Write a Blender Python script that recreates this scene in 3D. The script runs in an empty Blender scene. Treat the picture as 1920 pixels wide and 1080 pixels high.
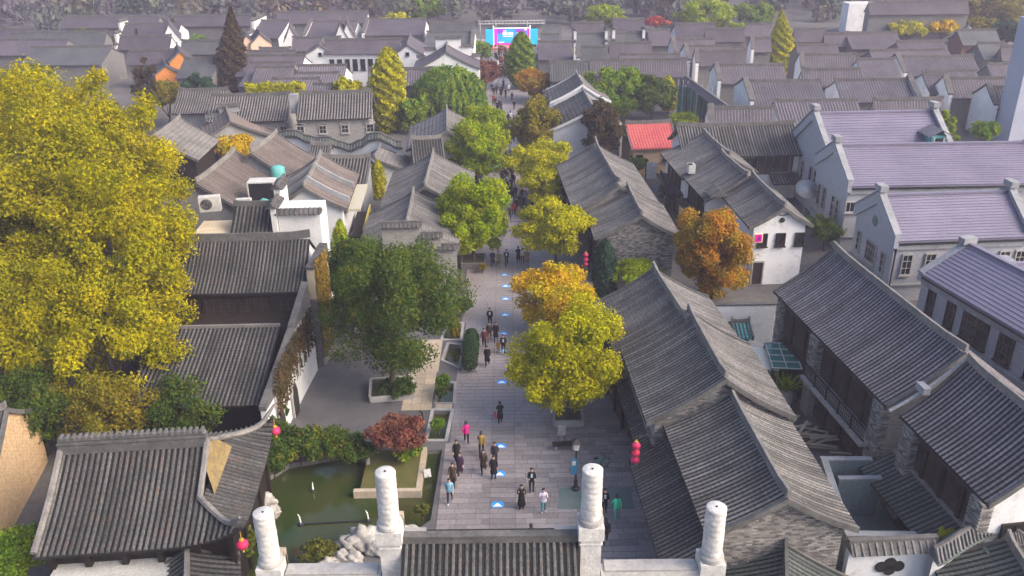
import bpy, bmesh, math, random
import numpy as np
from mathutils import Vector, Matrix
rad = math.radians
S = bpy.context.scene
COL = S.collection
# ---------------------------------------------------------------- camera
CAM_H, PITCH, ROLL, FOC = 32.0, rad(24.8), rad(0.7), 1600.0
cd = bpy.data.cameras.new('camera'); cam = bpy.data.objects.new('camera', cd); COL.objects.link(cam)
cd.sensor_width = 36.0; cd.lens = 36.0 * FOC / 1920.0; cd.clip_start = 0.5; cd.clip_end = 4000
cam.matrix_world = Matrix.Translation((0, 0, CAM_H)) @ Matrix.Rotation(math.pi / 2 - PITCH, 4, 'X') @ Matrix.Rotation(-ROLL, 4, 'Z')
S.camera = cam
# ---------------------------------------------------------------- sky, sun, exposure
SUN_AZ, SUN_EL = rad(112), rad(36)          # azimuth clockwise from +Y (camera heading): the light comes from the right
w = bpy.data.worlds.new('World'); S.world = w; w.use_nodes = True
wn = w.node_tree.nodes; wl = w.node_tree.links
sky = wn.new('ShaderNodeTexSky'); sky.sky_type = 'NISHITA'; sky.sun_disc = False
sky.sun_elevation = SUN_EL; sky.sun_rotation = SUN_AZ; sky.air_density = 1.0; sky.dust_density = 5.0; sky.ozone_density = 1.2
bg = wn['Background']; bg.inputs[1].default_value = 0.15
wl.new(sky.outputs[0], bg.inputs[0])
sd = bpy.data.lights.new('sun', 'SUN'); sd.energy = 1.3; sd.angle = rad(40); sd.color = (1.0, 0.84, 0.68)
sun = bpy.data.objects.new('sun', sd); COL.objects.link(sun)
sv = Vector((math.sin(SUN_AZ) * math.cos(SUN_EL), math.cos(SUN_AZ) * math.cos(SUN_EL), math.sin(SUN_EL)))
sun.rotation_euler = sv.to_track_quat('Z', 'Y').to_euler(); sun.location = (60, -20, 90)
S.view_settings.view_transform = 'Standard'; S.view_settings.look = 'None'
S.view_settings.exposure = 1.2; S.view_settings.gamma = 1.0; S.view_settings.use_curve_mapping = False
S.render.engine = 'CYCLES'
S.cycles.max_bounces = 6; S.cycles.diffuse_bounces = 3; S.cycles.glossy_bounces = 2; S.cycles.transmission_bounces = 3
S.cycles.volume_bounces = 0; S.cycles.transparent_max_bounces = 4

# ---------------------------------------------------------------- survey helpers: photo pixel + known height -> metres
def ray(x, y):
    u, v = x - 960.0, y - 540.0
    c, s = math.cos(ROLL), math.sin(ROLL)
    u, v = (u * c - v * s) / FOC, (u * s + v * c) / FOC
    return Vector((u, math.cos(PITCH) - v * math.sin(PITCH), -math.sin(PITCH) - v * math.cos(PITCH)))
def P(x, y, z=0.0):
    d = ray(x, y); t = (z - CAM_H) / d.z
    return Vector((d.x * t, d.y * t, z))
def PD(x, y, Y):
    d = ray(x, y); t = Y / d.y
    return Vector((d.x * t, Y, CAM_H + d.z * t))

# ---------------------------------------------------------------- mesh building
class MB:
    def __init__(s): s.v = []; s.f = []; s.m = []
    def poly(s, pts, mi=0):
        n = len(s.v); s.v.extend([tuple(p) for p in pts]); s.f.append(tuple(range(n, n + len(pts)))); s.m.append(mi)
    def box(s, c, d, mi=0, rz=0.0, top=1.0):
        cx, cy, cz = c; hx, hy, hz = d[0] / 2, d[1] / 2, d[2] / 2
        n = len(s.v); ca, sa = math.cos(rz), math.sin(rz)
        for z, k in ((-hz, 1.0), (hz, top)):
            for x, y in ((-hx, -hy), (hx, -hy), (hx, hy), (-hx, hy)):
                x *= k; y *= k
                s.v.append((cx + x * ca - y * sa, cy + x * sa + y * ca, cz + z))
        for q in ((3, 2, 1, 0), (4, 5, 6, 7), (0, 1, 5, 4), (1, 2, 6, 5), (2, 3, 7, 6), (3, 0, 4, 7)):
            s.f.append(tuple(n + i for i in q)); s.m.append(mi)
        return s
    def prism_x(s, prof, x0, x1, mi=0, mcap=None):
        # prof: list of (y,z) counter-clockwise seen from +x
        n = len(s.v); k = len(prof)
        for x in (x0, x1):
            for y, z in prof: s.v.append((x, y, z))
        for i in range(k):
            j = (i + 1) % k
            s.f.append((n + i, n + j, n + k + j, n + k + i)); s.m.append(mi)
        s.f.append(tuple(n + i for i in reversed(range(k)))); s.m.append(mi if mcap is None else mcap)
        s.f.append(tuple(n + k + i for i in range(k))); s.m.append(mi if mcap is None else mcap)
        return s
    def prism_z(s, pts, z0, z1, mi=0):
        n = len(s.v); k = len(pts)
        for z in (z0, z1):
            for p in pts: s.v.append((p[0], p[1], z))
        for i in range(k):
            j = (i + 1) % k
            s.f.append((n + i, n + j, n + k + j, n + k + i)); s.m.append(mi)
        s.f.append(tuple(n + i for i in reversed(range(k)))); s.m.append(mi)
        s.f.append(tuple(n + k + i for i in range(k))); s.m.append(mi)
        return s
    def rings(s, rings, mi=0, cap=True):
        n = len(s.v); k = len(rings[0])
        for r in rings: s.v.extend([tuple(p) for p in r])
        for a in range(len(rings) - 1):
            for i in range(k):
                j = (i + 1) % k
                s.f.append((n + a * k + i, n + a * k + j, n + (a + 1) * k + j, n + (a + 1) * k + i)); s.m.append(mi)
        if cap:
            s.f.append(tuple(n + i for i in reversed(range(k)))); s.m.append(mi)
            b = n + (len(rings) - 1) * k
            s.f.append(tuple(b + i for i in range(k))); s.m.append(mi)
        return s
    def tube(s, path, radii, k=6, mi=0, cap=True):
        path = [Vector(p) for p in path]
        if not isinstance(radii, (list, tuple)): radii = [radii] * len(path)
        rs = []
        for i, p in enumerate(path):
            d = (path[min(i + 1, len(path) - 1)] - path[max(i - 1, 0)])
            d = d.normalized() if d.length > 1e-9 else Vector((0, 0, 1))
            a = d.cross(Vector((0, 0, 1)) if abs(d.z) < 0.95 else Vector((1, 0, 0))).normalized(); b = d.cross(a)
            rs.append([p + (a * math.cos(t) + b * math.sin(t)) * radii[i] for t in [2 * math.pi * j / k for j in range(k)]])
        return s.rings(rs, mi, cap)
    def lathe(s, prof, k=16, c=(0, 0, 0), mi=0):
        return s.rings([[(c[0] + r * math.cos(2 * math.pi * j / k), c[1] + r * math.sin(2 * math.pi * j / k), c[2] + z) for j in range(k)] for r, z in prof], mi)
    def mesh(s, name, mats, smooth=False):
        me = bpy.data.meshes.new(name); me.from_pydata(s.v, [], s.f)
        if not isinstance(mats, (list, tuple)): mats = [mats]
        for m in mats: me.materials.append(m)
        if len(mats) > 1: me.polygons.foreach_set('material_index', s.m)
        if smooth: me.polygons.foreach_set('use_smooth', [True] * len(s.f))
        me.update(); return me
    def build(s, name, mats, parent=None, loc=(0, 0, 0), rz=0.0, smooth=False):
        return put(name, s.mesh(name, mats, smooth), parent, loc, rz)
def put(name, me, parent=None, loc=(0, 0, 0), rz=0.0):
    o = bpy.data.objects.new(name, me); COL.objects.link(o); o.location = loc
    if rz: o.rotation_euler = (0, 0, rz)
    if parent is not None: o.parent = parent
    return o
def tag(o, label=None, cat=None, group=None, kind=None):
    if label: o['label'] = label
    if cat: o['category'] = cat
    if group: o['group'] = group
    if kind: o['kind'] = kind
    return o
def empty(name, loc, rz=0.0, label=None, cat=None, group=None):
    o = bpy.data.objects.new(name, None); COL.objects.link(o); o.location = loc; o.rotation_euler = (0, 0, rz); o.empty_display_size = 0.3
    return tag(o, label, cat, group)

# ---------------------------------------------------------------- materials
def nt(name):
    m = bpy.data.materials.new(name); m.use_nodes = True
    return m, m.node_tree.nodes, m.node_tree.links, m.node_tree.nodes['Principled BSDF']
def N(ns, t, **k):
    n = ns.new(t)
    for a, b in k.items(): setattr(n, a, b)
    return n
def mixc(ns, ls, fac, a, b, mode='MIX'):
    x = N(ns, 'ShaderNodeMix', data_type='RGBA', blend_type=mode)
    for sock, v in ((x.inputs['Factor'], fac), (x.inputs['A'], a), (x.inputs['B'], b)):
        if isinstance(v, bpy.types.NodeSocket): ls.new(v, sock)
        elif isinstance(v, (int, float)): sock.default_value = v
        else: sock.default_value = (*v[:3], 1)
    return x.outputs['Result']
def math_n(ns, ls, op, a, b=None, c=None, clamp=False):
    x = N(ns, 'ShaderNodeMath', operation=op, use_clamp=clamp)
    for i, v in enumerate((a, b, c)):
        if v is None: continue
        if isinstance(v, bpy.types.NodeSocket): ls.new(v, x.inputs[i])
        else: x.inputs[i].default_value = v
    return x.outputs[0]
def noise(ns, ls, vec, scale, detail=3, rough=0.55):
    n = N(ns, 'ShaderNodeTexNoise'); n.inputs['Scale'].default_value = scale; n.inputs['Detail'].default_value = detail; n.inputs['Roughness'].default_value = rough
    ls.new(vec, n.inputs['Vector']); return n.outputs[0]
def ramp(ns, ls, fac, lo, hi, a=0.0, b=1.0):
    x = N(ns, 'ShaderNodeMapRange'); ls.new(fac, x.inputs[0])
    for i, v in enumerate((lo, hi, a, b)): x.inputs[i + 1].default_value = v
    return x.outputs[0]
def bump(ns, ls, bs, h, strength, dist):
    b = N(ns, 'ShaderNodeBump'); b.inputs['Strength'].default_value = strength; b.inputs['Distance'].default_value = dist
    ls.new(h, b.inputs['Height']); ls.new(b.outputs[0], bs.inputs['Normal'])
def surf_uv(ns, ls):
    # wall / slope coordinates: u along the horizontal of the surface, v = up the surface
    g = N(ns, 'ShaderNodeNewGeometry')
    c = N(ns, 'ShaderNodeVectorMath', operation='CROSS_PRODUCT'); ls.new(g.outputs['True Normal'], c.inputs[0]); c.inputs[1].default_value = (0, 0, 1)
    n = N(ns, 'ShaderNodeVectorMath', operation='NORMALIZE'); ls.new(c.outputs[0], n.inputs[0])
    d = N(ns, 'ShaderNodeVectorMath', operation='DOT_PRODUCT'); ls.new(n.outputs[0], d.inputs[0]); ls.new(g.outputs['Position'], d.inputs[1])
    s = N(ns, 'ShaderNodeSeparateXYZ'); ls.new(g.outputs['Position'], s.inputs[0])
    return d.outputs['Value'], s.outputs['Z'], g
def rough_mat(name, c1, c2, rough=0.8, s1=0.5, s2=6.0, c3=None, grain=0.25, objvar=0.0, bs=0.25, bd=0.02, spec=0.3):
    """weathered surface: broad patches c1..c2 (c3 stains), fine grain, piece to piece variation"""
    m, ns, ls, b = nt(name)
    g = N(ns, 'ShaderNodeNewGeometry'); pos = g.outputs['Position']
    col = mixc(ns, ls, ramp(ns, ls, noise(ns, ls, pos, s1, 4), 0.35, 0.65), c1, c2)
    if c3 is not None: col = mixc(ns, ls, ramp(ns, ls, noise(ns, ls, pos, s1 * 2.7, 5, 0.65), 0.56, 0.72, 0, 0.75), col, c3)
    f = noise(ns, ls, pos, s2, 4, 0.7)
    k = ramp(ns, ls, f, 0.3, 0.7, 1 - grain, 1 + grain)
    if objvar:
        oi = N(ns, 'ShaderNodeObjectInfo'); k = math_n(ns, ls, 'MULTIPLY', k, ramp(ns, ls, oi.outputs['Random'], 0, 1, 1 - objvar, 1 + objvar))
    v = N(ns, 'ShaderNodeCombineXYZ')
    for i in range(3): ls.new(k, v.inputs[i])
    col = mixc(ns, ls, 1.0, col, v.outputs[0], 'MULTIPLY')
    ls.new(col, b.inputs['Base Color']); b.inputs['Roughness'].default_value = rough; b.inputs['Specular IOR Level'].default_value = spec
    if bs: bump(ns, ls, b, f, bs, bd)
    return m
def brick_mat(name, c1, c2, mortar, bw=0.28, bh=0.09, wear=(0.3, 0.3, 0.3)):
    m, ns, ls, b = nt(name)
    u, v, g = surf_uv(ns, ls)
    cb = N(ns, 'ShaderNodeCombineXYZ'); ls.new(u, cb.inputs[0]); ls.new(v, cb.inputs[1])
    t = N(ns, 'ShaderNodeTexBrick'); ls.new(cb.outputs[0], t.inputs['Vector'])
    t.inputs['Color1'].default_value = (*c1, 1); t.inputs['Color2'].default_value = (*c2, 1); t.inputs['Mortar'].default_value = (*mortar, 1)
    t.inputs['Scale'].default_value = 1.0; t.inputs['Brick Width'].default_value = bw; t.inputs['Row Height'].default_value = bh; t.inputs['Mortar Size'].default_value = 0.008
    f = noise(ns, ls, g.outputs['Position'], 0.9, 5, 0.7)
    col = mixc(ns, ls, ramp(ns, ls, f, 0.45, 0.75, 0, 0.6), t.outputs['Color'], wear)
    ls.new(col, b.inputs['Base Color']); b.inputs['Roughness'].default_value = 0.9; b.inputs['Specular IOR Level'].default_value = 0.2
    bump(ns, ls, b, t.outputs['Fac'], 0.5, -0.015); return m
def stripe_roof(name, c1, c2, pitch=0.32, c3=None, across=False):
    m, ns, ls, b = nt(name)
    u, v, g = surf_uv(ns, ls)
    q = v if across else u
    wv = math_n(ns, ls, 'ABSOLUTE', math_n(ns, ls, 'SINE', math_n(ns, ls, 'MULTIPLY', q, math.pi / pitch)))
    f = noise(ns, ls, g.outputs['Position'], 0.35, 5, 0.65)
    col = mixc(ns, ls, ramp(ns, ls, f, 0.35, 0.65), c1, c2)
    if c3: col = mixc(ns, ls, ramp(ns, ls, noise(ns, ls, g.outputs['Position'], 1.3, 4, 0.7), 0.55, 0.75, 0, 0.6), col, c3)
    k = ramp(ns, ls, wv, 0.0, 0.7, 0.78, 1.03)
    oi = N(ns, 'ShaderNodeObjectInfo'); k = math_n(ns, ls, 'MULTIPLY', k, ramp(ns, ls, oi.outputs['Random'], 0, 1, 0.82, 1.2))
    vv = N(ns, 'ShaderNodeCombineXYZ')
    for i in range(3): ls.new(k, vv.inputs[i])
    col = mixc(ns, ls, 1.0, col, vv.outputs[0], 'MULTIPLY')
    ls.new(col, b.inputs['Base Color']); b.inputs['Roughness'].default_value = 0.75; b.inputs['Specular IOR Level'].default_value = 0.3
    bump(ns, ls, b, wv, 0.35, 0.05); return m
def flat(name, c, rough=0.6, metal=0.0, emit=0.0):
    m, ns, ls, b = nt(name); b.inputs['Base Color'].default_value = (*c, 1); b.inputs['Roughness'].default_value = rough; b.inputs['Metallic'].default_value = metal
    if emit: b.inputs['Emission Color'].default_value = (*c, 1); b.inputs['Emission Strength'].default_value = emit
    return m
M = {}
M['tile'] = rough_mat('roof_tile_grey', (0.10, 0.10, 0.10), (0.155, 0.15, 0.15), 0.8, 0.6, 7, (0.20, 0.175, 0.165), 0.4, 0.3)
M['tile_dark'] = rough_mat('roof_tile_dark', (0.055, 0.058, 0.057), (0.09, 0.09, 0.09), 0.8, 0.5, 7, (0.12, 0.07, 0.055), 0.5, 0.28)
M['tile_lilac'] = rough_mat('roof_tile_lilac_grey', (0.115, 0.108, 0.128), (0.165, 0.157, 0.182), 0.75, 0.5, 7, (0.17, 0.16, 0.14), 0.4, 0.25)
M['tile_green'] = rough_mat('roof_tile_mossy', (0.06, 0.085, 0.075), (0.10, 0.115, 0.115), 0.8, 0.7, 9, (0.13, 0.11, 0.12), 0.4, 0.2)
M['tile_tan'] = rough_mat('roof_tile_weathered_tan', (0.13, 0.112, 0.105), (0.175, 0.145, 0.135), 0.8, 0.6, 9, (0.20, 0.14, 0.125), 0.35, 0.2)
M['bed'] = rough_mat('tile_bed', (0.012, 0.012, 0.0125), (0.022, 0.021, 0.021), 0.9, 0.8, 8)
M['bed_tan'] = rough_mat('tile_bed_tan', (0.05, 0.045, 0.04), (0.07, 0.06, 0.055), 0.9, 0.8, 8)
M['ridge'] = rough_mat('ridge_mortar', (0.20, 0.188, 0.178), (0.135, 0.13, 0.127), 0.9, 1.2, 8, (0.11, 0.11, 0.11), 0.3)
M['ridge_dark'] = rough_mat('ridge_tile', (0.075, 0.075, 0.075), (0.12, 0.117, 0.115), 0.85, 1.5, 8)
M['plaster'] = rough_mat('white_plaster', (0.66, 0.67, 0.69), (0.56, 0.57, 0.59), 0.9, 0.5, 5, (0.42, 0.42, 0.40), 0.07, 0, 0.15)
M['cream'] = rough_mat('cream_plaster', (0.56, 0.47, 0.34), (0.46, 0.36, 0.24), 0.9, 0.8, 5, (0.45, 0.38, 0.28), 0.1)
M['concrete'] = rough_mat('concrete', (0.21, 0.22, 0.24), (0.28, 0.29, 0.31), 0.9, 0.7, 6, (0.16, 0.16, 0.17), 0.15)
M['brick'] = brick_mat('grey_brick', (0.19, 0.185, 0.18), (0.30, 0.29, 0.275), (0.36, 0.35, 0.33), wear=(0.24, 0.235, 0.23))
M['brick_dark'] = brick_mat('dark_grey_brick', (0.11, 0.11, 0.11), (0.18, 0.175, 0.17), (0.2, 0.2, 0.2), wear=(0.14, 0.14, 0.14))
M['brick_blue'] = brick_mat('blue_grey_brick', (0.27, 0.29, 0.33), (0.34, 0.36, 0.40), (0.36, 0.37, 0.40), wear=(0.34, 0.33, 0.38))
M['brick_tan'] = brick_mat('tan_brick', (0.40, 0.27, 0.15), (0.52, 0.37, 0.22), (0.45, 0.37, 0.27), 0.3, 0.1, wear=(0.42, 0.27, 0.20))
M['brickpiece'] = rough_mat('brick_piece', (0.17, 0.165, 0.16), (0.36, 0.345, 0.32), 0.9, 5.5, 9, (0.12, 0.115, 0.12), 0.25)
def island_mat(name, cols, rough=0.9):
    m, ns, ls, b = nt(name); g = N(ns, 'ShaderNodeNewGeometry'); r = g.outputs['Random Per Island']; cr = N(ns, 'ShaderNodeValToRGB'); ls.new(r, cr.inputs[0]); e = cr.color_ramp; e.interpolation = 'CONSTANT'
    e.elements[0].color = (*cols[0], 1); e.elements[1].position = 1 / len(cols); e.elements[1].color = (*cols[1], 1)
    for i, c in enumerate(cols[2:]): q = e.elements.new((i + 2) / len(cols)); q.color = (*c, 1)
    f = noise(ns, ls, g.outputs['Position'], 9, 3); col = mixc(ns, ls, ramp(ns, ls, f, 0.35, 0.65, 0, 0.35), cr.outputs[0], (0.2, 0.19, 0.18)); ls.new(col, b.inputs['Base Color']); b.inputs['Roughness'].default_value = rough; b.inputs['Specular IOR Level'].default_value = 0.2; return m
M['brickpiece'] = island_mat('grey_brick_piece', [(0.19, 0.185, 0.18), (0.08, 0.08, 0.085), (0.25, 0.24, 0.225), (0.14, 0.135, 0.135), (0.34, 0.33, 0.31), (0.22, 0.21, 0.2), (0.11, 0.105, 0.11), (0.28, 0.265, 0.25)])
M['mortar'] = rough_mat('mortar', (0.27, 0.26, 0.25), (0.2, 0.2, 0.2), 0.95, 1.0, 9)
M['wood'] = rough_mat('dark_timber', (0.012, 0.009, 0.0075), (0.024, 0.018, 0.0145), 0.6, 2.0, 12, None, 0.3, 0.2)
M['wood_red'] = rough_mat('red_brown_timber', (0.10, 0.045, 0.03), (0.14, 0.07, 0.05), 0.6, 2.0, 12, None, 0.3, 0.2)
M['glass'] = flat('window_glass', (0.012, 0.014, 0.016), 0.25)
M['lattice'] = rough_mat('lattice_timber', (0.035, 0.026, 0.021), (0.055, 0.042, 0.034), 0.6, 2.0, 12)
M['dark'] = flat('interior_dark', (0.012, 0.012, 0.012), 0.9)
M['stone'] = rough_mat('white_stone', (0.56, 0.55, 0.535), (0.44, 0.435, 0.43), 0.75, 2.2, 7, (0.40, 0.34, 0.27), 0.14, 0, 0.8, 0.04)
M['stone_tan'] = rough_mat('tan_stone', (0.46, 0.38, 0.28), (0.36, 0.31, 0.25), 0.9, 1.0, 6, (0.30, 0.28, 0.24), 0.15, 0.12)
M['stone_grey'] = rough_mat('grey_stone', (0.27, 0.265, 0.26), (0.36, 0.35, 0.34), 0.85, 0.8, 6, (0.2, 0.2, 0.2), 0.15, 0.14)
M['rock'] = rough_mat('lake_rock', (0.40, 0.385, 0.36), (0.26, 0.25, 0.235), 0.9, 1.6, 5, (0.2, 0.19, 0.17), 0.2, 0.1, 0.6, 0.1)
M['metal_roof'] = rough_mat('lilac_ribbed_roof', (0.15, 0.14, 0.20), (0.185, 0.172, 0.242), 0.5, 0.3, 5, (0.155, 0.165, 0.21), 0.12, 0.05, 0.1)
M['white_metal'] = rough_mat('white_metal', (0.52, 0.52, 0.50), (0.42, 0.42, 0.41), 0.5, 1.5, 8)
M['black_metal'] = flat('black_metal', (0.015, 0.016, 0.018), 0.45)
M['blue_metal'] = flat('blue_banner', (0.02, 0.16, 0.30), 0.6)
M['teal'] = rough_mat('teal_paint', (0.07, 0.30, 0.29), (0.12, 0.38, 0.36), 0.6, 1.5, 8)
M['lantern'] = rough_mat('red_lantern_cloth', (0.55, 0.02, 0.07), (0.62, 0.03, 0.16), 0.5, 1.5, 8)
M['gold'] = flat('lantern_gold', (0.5, 0.3, 0.05), 0.5)
# ---------------------------------------------------------------- houses
def prof_pts(w, zr, ze, n=7, sag=0.28, y0=0.0):
    return [(y0 + (w - y0) * t, zr - (zr - ze) * (t + sag * t * (1 - t))) for t in [i / n for i in range(n + 1)]]
_row_cache = {}
def tile_row_mesh(pts, mat, r=0.088, tile=0.27, name='tile_row'):
    """one row of overlapping half-round cover tiles laid down a slope; pts = (y,z) from ridge to eave, built at x=0"""
    key = (tuple((round(a, 2), round(b, 2)) for a, b in pts), mat.name, r, tile)
    if key in _row_cache: return _row_cache[key]
    seg = []; tot = 0
    for a, b in zip(pts, pts[1:]):
        d = math.hypot(b[0] - a[0], b[1] - a[1]); seg.append((tot, d, a, b)); tot += d
    def at(s):
        for t0, d, a, b in seg:
            if s <= t0 + d + 1e-9:
                k = (s - t0) / max(d, 1e-6); return (a[0] + (b[0] - a[0]) * k, a[1] + (b[1] - a[1]) * k)
        return pts[-1]
    n = max(1, round(tot / tile)); mb = MB(); angs = [math.pi * i / 3 for i in range(4)]
    for i in range(n):
        rings = []
        for s, rr in ((tot * i / n, r * 0.78), (tot * (i + 1) / n + 0.02, r * 1.1)):
            y, z = at(min(s, tot)); rings.append([(-math.cos(a) * rr, y, z + math.sin(a) * rr * 0.95) for a in angs])
        b = len(mb.v); mb.v += rings[0] + rings[1]
        for j in range(3): mb.f.append((b + j, b + j + 1, b + 5 + j, b + 4 + j)); mb.m.append(0)
        mb.f.append((b + 4, b + 5, b + 6, b + 7)); mb.m.append(0)
    me = mb.mesh(name, mat); _row_cache[key] = me
    return me
def lay_rows(roof, pts, x0, x1, mat, pitch, mode, dx=0.0):
    n = max(1, int(round((x1 - x0) / pitch))); p = (x1 - x0) / n
    me = tile_row_mesh(pts, mat, min(0.1, p * 0.275), 0.27 if mode == 'obj' else 0.55)
    if mode == 'obj':
        for i in range(n): put('tile_row', me, roof, (x0 + (i + 0.5) * p, 0, 0))
    else:
        k = len(me.vertices); co = np.empty(k * 3); me.vertices.foreach_get('co', co); co = co.reshape(-1, 3)
        fs = np.array([list(f.vertices) for f in me.polygons])
        V = np.concatenate([co + np.array([x0 + (i + 0.5) * p, 0, 0]) for i in range(n)])
        F = np.concatenate([fs + i * k for i in range(n)])
        o = put('tile_rows', np_mesh('tile_rows', V, F, mat), roof); o['kind'] = 'stuff'
def np_mesh(name, V, F, mat, smooth=False):
    me = bpy.data.meshes.new(name); nv, nf = len(V), len(F); k = F.shape[1]
    me.vertices.add(nv); me.vertices.foreach_set('co', np.ascontiguousarray(V, dtype=np.float32).ravel())
    me.loops.add(nf * k); me.loops.foreach_set('vertex_index', np.ascontiguousarray(F, dtype=np.int32).ravel())
    me.polygons.add(nf); me.polygons.foreach_set('loop_start', np.arange(0, nf * k, k, dtype=np.int32)); 
    me.polygons.foreach_set('loop_total', np.full(nf, k, dtype=np.int32))
    me.materials.append(mat); me.update(calc_edges=True)
    if smooth: me.polygons.foreach_set('use_smooth', np.ones(nf, dtype=bool))
    return me
def ridge_bar(mb, x0, x1, z, wd=0.22, h=0.34, up=0.25, mi=0):
    n = 8; rings = []
    for i in range(n + 1):
        t = i / n; x = x0 + (x1 - x0) * t; l = up * abs(2 * t - 1) ** 6
        rings.append([(x, -wd / 2, z - 0.1 + l), (x, wd / 2, z - 0.1 + l), (x, wd / 2 * 0.7, z + h + l), (x, -wd / 2 * 0.7, z + h + l)])
    mb.rings(rings, mi)
class House:
    pass
def house(name, label, A, B, zr, wm, wp, cat='house', group=None, wall='plaster', gable=None, tile='tile', tile_p=None, bed='bed', rows='obj', pitch=0.30,
          oh=0.55, gin=0.35, ridge='ridge', sag=0.28, verge=True, up=0.2, vmat=None, base=0.0, far_mat=None, rows_p=None, ridge_h=0.34, thick=0.14, wallpart=True):
    """A,B ridge ends (metres); wm / wp = (half width, eave height) of the -y and +y slopes"""
    A = Vector(A[:2]); B = Vector(B[:2]); d = B - A; L = d.length; c = (A + B) / 2
    h = House(); h.L = L; h.rz = math.atan2(d.y, d.x); h.zr = zr; h.wm = wm; h.wp = wp; h.oh = oh; h.gin = gin; h.base = base
    h.root = empty(name, (c.x, c.y, 0), h.rz, label, cat, group)
    pm = [(-y, z) for y, z in prof_pts(wm[0], zr, wm[1], sag=sag)]; pp = prof_pts(wp[0], zr, wp[1], sag=sag)
    h.pm, h.pp = pm, pp
    top = pm[::-1] + pp[1:]                                     # from -y eave over the ridge to the +y eave
    mb = MB()
    prof = [(y, z - thick) for y, z in top] + [(y, z) for y, z in reversed(top)]
    mb.prism_x(prof, -L / 2, L / 2)
    h.roof = mb.build('roof', far_mat or M[bed], h.root)
    if rows:
        lay_rows(h.roof, pm, -L / 2 + 0.1, L / 2 - 0.1, M[tile], pitch, rows)
        if rows_p is not False: lay_rows(h.roof, pp, -L / 2 + 0.1, L / 2 - 0.1, M[tile_p or tile], pitch, rows_p or rows)
    if ridge:
        mb = MB(); ridge_bar(mb, -L / 2 - 0.05, L / 2 + 0.05, zr + 0.06, h=ridge_h, up=up); mb.build('ridge', M[ridge], h.roof)
    if verge:
        for s in (-1, 1):
            mb = MB(); x = s * (L / 2 + 0.01)
            q = [(y, z + 0.13) for y, z in top] + [(y, z - 0.2) for y, z in reversed(top)]
            mb.prism_x(list(reversed(q)), x - 0.08, x + 0.08); mb.build('verge', M[vmat or 'ridge_dark'], h.roof)
    ym, yp, xb = -(wm[0] - oh), wp[0] - oh, L / 2 - gin
    h.ym, h.yp, h.xb = ym, yp, xb
    def zu(y):
        pts = top
        for a, b in zip(pts, pts[1:]):
            if a[0] <= y <= b[0]: return a[1] + (b[1] - a[1]) * (y - a[0]) / (b[0] - a[0]) - thick - 0.01
        return zr
    h.zu = zu
    ys = [ym] + [y for y, z in top if ym < y < yp] + [yp]
    prof = [(ym, base), (yp, base)] + [(y, zu(y)) for y in reversed(ys)]
    if wallpart:
        mb = MB(); mb.prism_x(list(reversed(prof)), -xb, xb, 0, 1)
        h.wall = mb.build('wall', [M[wall], M[gable or wall]], h.root)
        bm = bmesh.new(); bm.from_mesh(h.wall.data); bmesh.ops.recalc_face_normals(bm, faces=bm.faces); bm.to_mesh(h.wall.data); bm.free()
    else: h.wall = None
    return h
FACE = {'-y': 0.0, '+y': math.pi, '+x': math.pi / 2, '-x': -math.pi / 2}
def face_loc(h, face, u, z, off=0.0):
    """u runs left to right seen from outside"""
    if face == '-y': return (u, h.ym - off, z)
    if face == '+y': return (-u, h.yp + off, z)
    if face == '+x': return (h.xb + off, u, z)
    return (-h.xb - off, -u, z)
_wc = {}
def window_mesh(w, hh, nx, ny, frame, arched):
    key = (round(w, 2), round(hh, 2), nx, ny, frame, arched)
    if key in _wc: return _wc[key]
    t = 0.1; f = MB()
    for x in (-w / 2 + t / 2, w / 2 - t / 2): f.box((x, -0.02, 0), (t, 0.16, hh))
    for z in (-hh / 2 + t / 2, hh / 2 - t / 2): f.box((0, -0.02, z), (w - 2 * t, 0.15, t))
    f.box((0, -0.06, -hh / 2 - 0.05), (w + 0.16, 0.26, 0.08))
    for i in range(1, nx): f.box((-w / 2 + w * i / nx, -0.02, 0), (0.05, 0.09, hh - 2 * t))
    for j in range(1, ny): f.box((0, -0.02, -hh / 2 + hh * j / ny), (w - 2 * t, 0.08, 0.045))
    if arched:
        pts = [(math.cos(a) * (w / 2 + 0.14), math.sin(a) * (w / 2 + 0.14) * 0.5) for a in [math.pi * i / 8 for i in range(9)]]
        f.tube([(x, -0.06, hh / 2 + z + 0.04) for x, z in pts], 0.09, 5)
    g = MB(); g.box((0, -0.005, 0), (w - t, 0.03, hh - t))
    _wc[key] = (f.mesh('window', M[frame]), g.mesh('pane', M['glass'])); return _wc[key]
def window(h, face, u, z, w, hh, nx=2, ny=2, frame='stone_grey', arched=False, parent=None):
    f, g = window_mesh(w, hh, nx, ny, frame, arched)
    o = put('window', f, parent or h.root, face_loc(h, face, u, z, 0.05), FACE[face]); put('pane', g, o); return o
def door(h, face, u, z0, w, hh, mat='wood'):
    mb = MB(); t = 0.12
    for x in (-w / 2, w / 2): mb.box((x, -0.04, hh / 2), (t, 0.18, hh))
    mb.box((0, -0.04, hh + t / 2), (w + t, 0.18, t))
    o = mb.build('door', M['stone_grey'], h.root, face_loc(h, face, u, z0, 0.04), FACE[face])
    mb = MB(); mb.box((0, 0, hh / 2), (w - t, 0.08, hh)); mb.build('door_leaf', M[mat], o)
    return o
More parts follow.
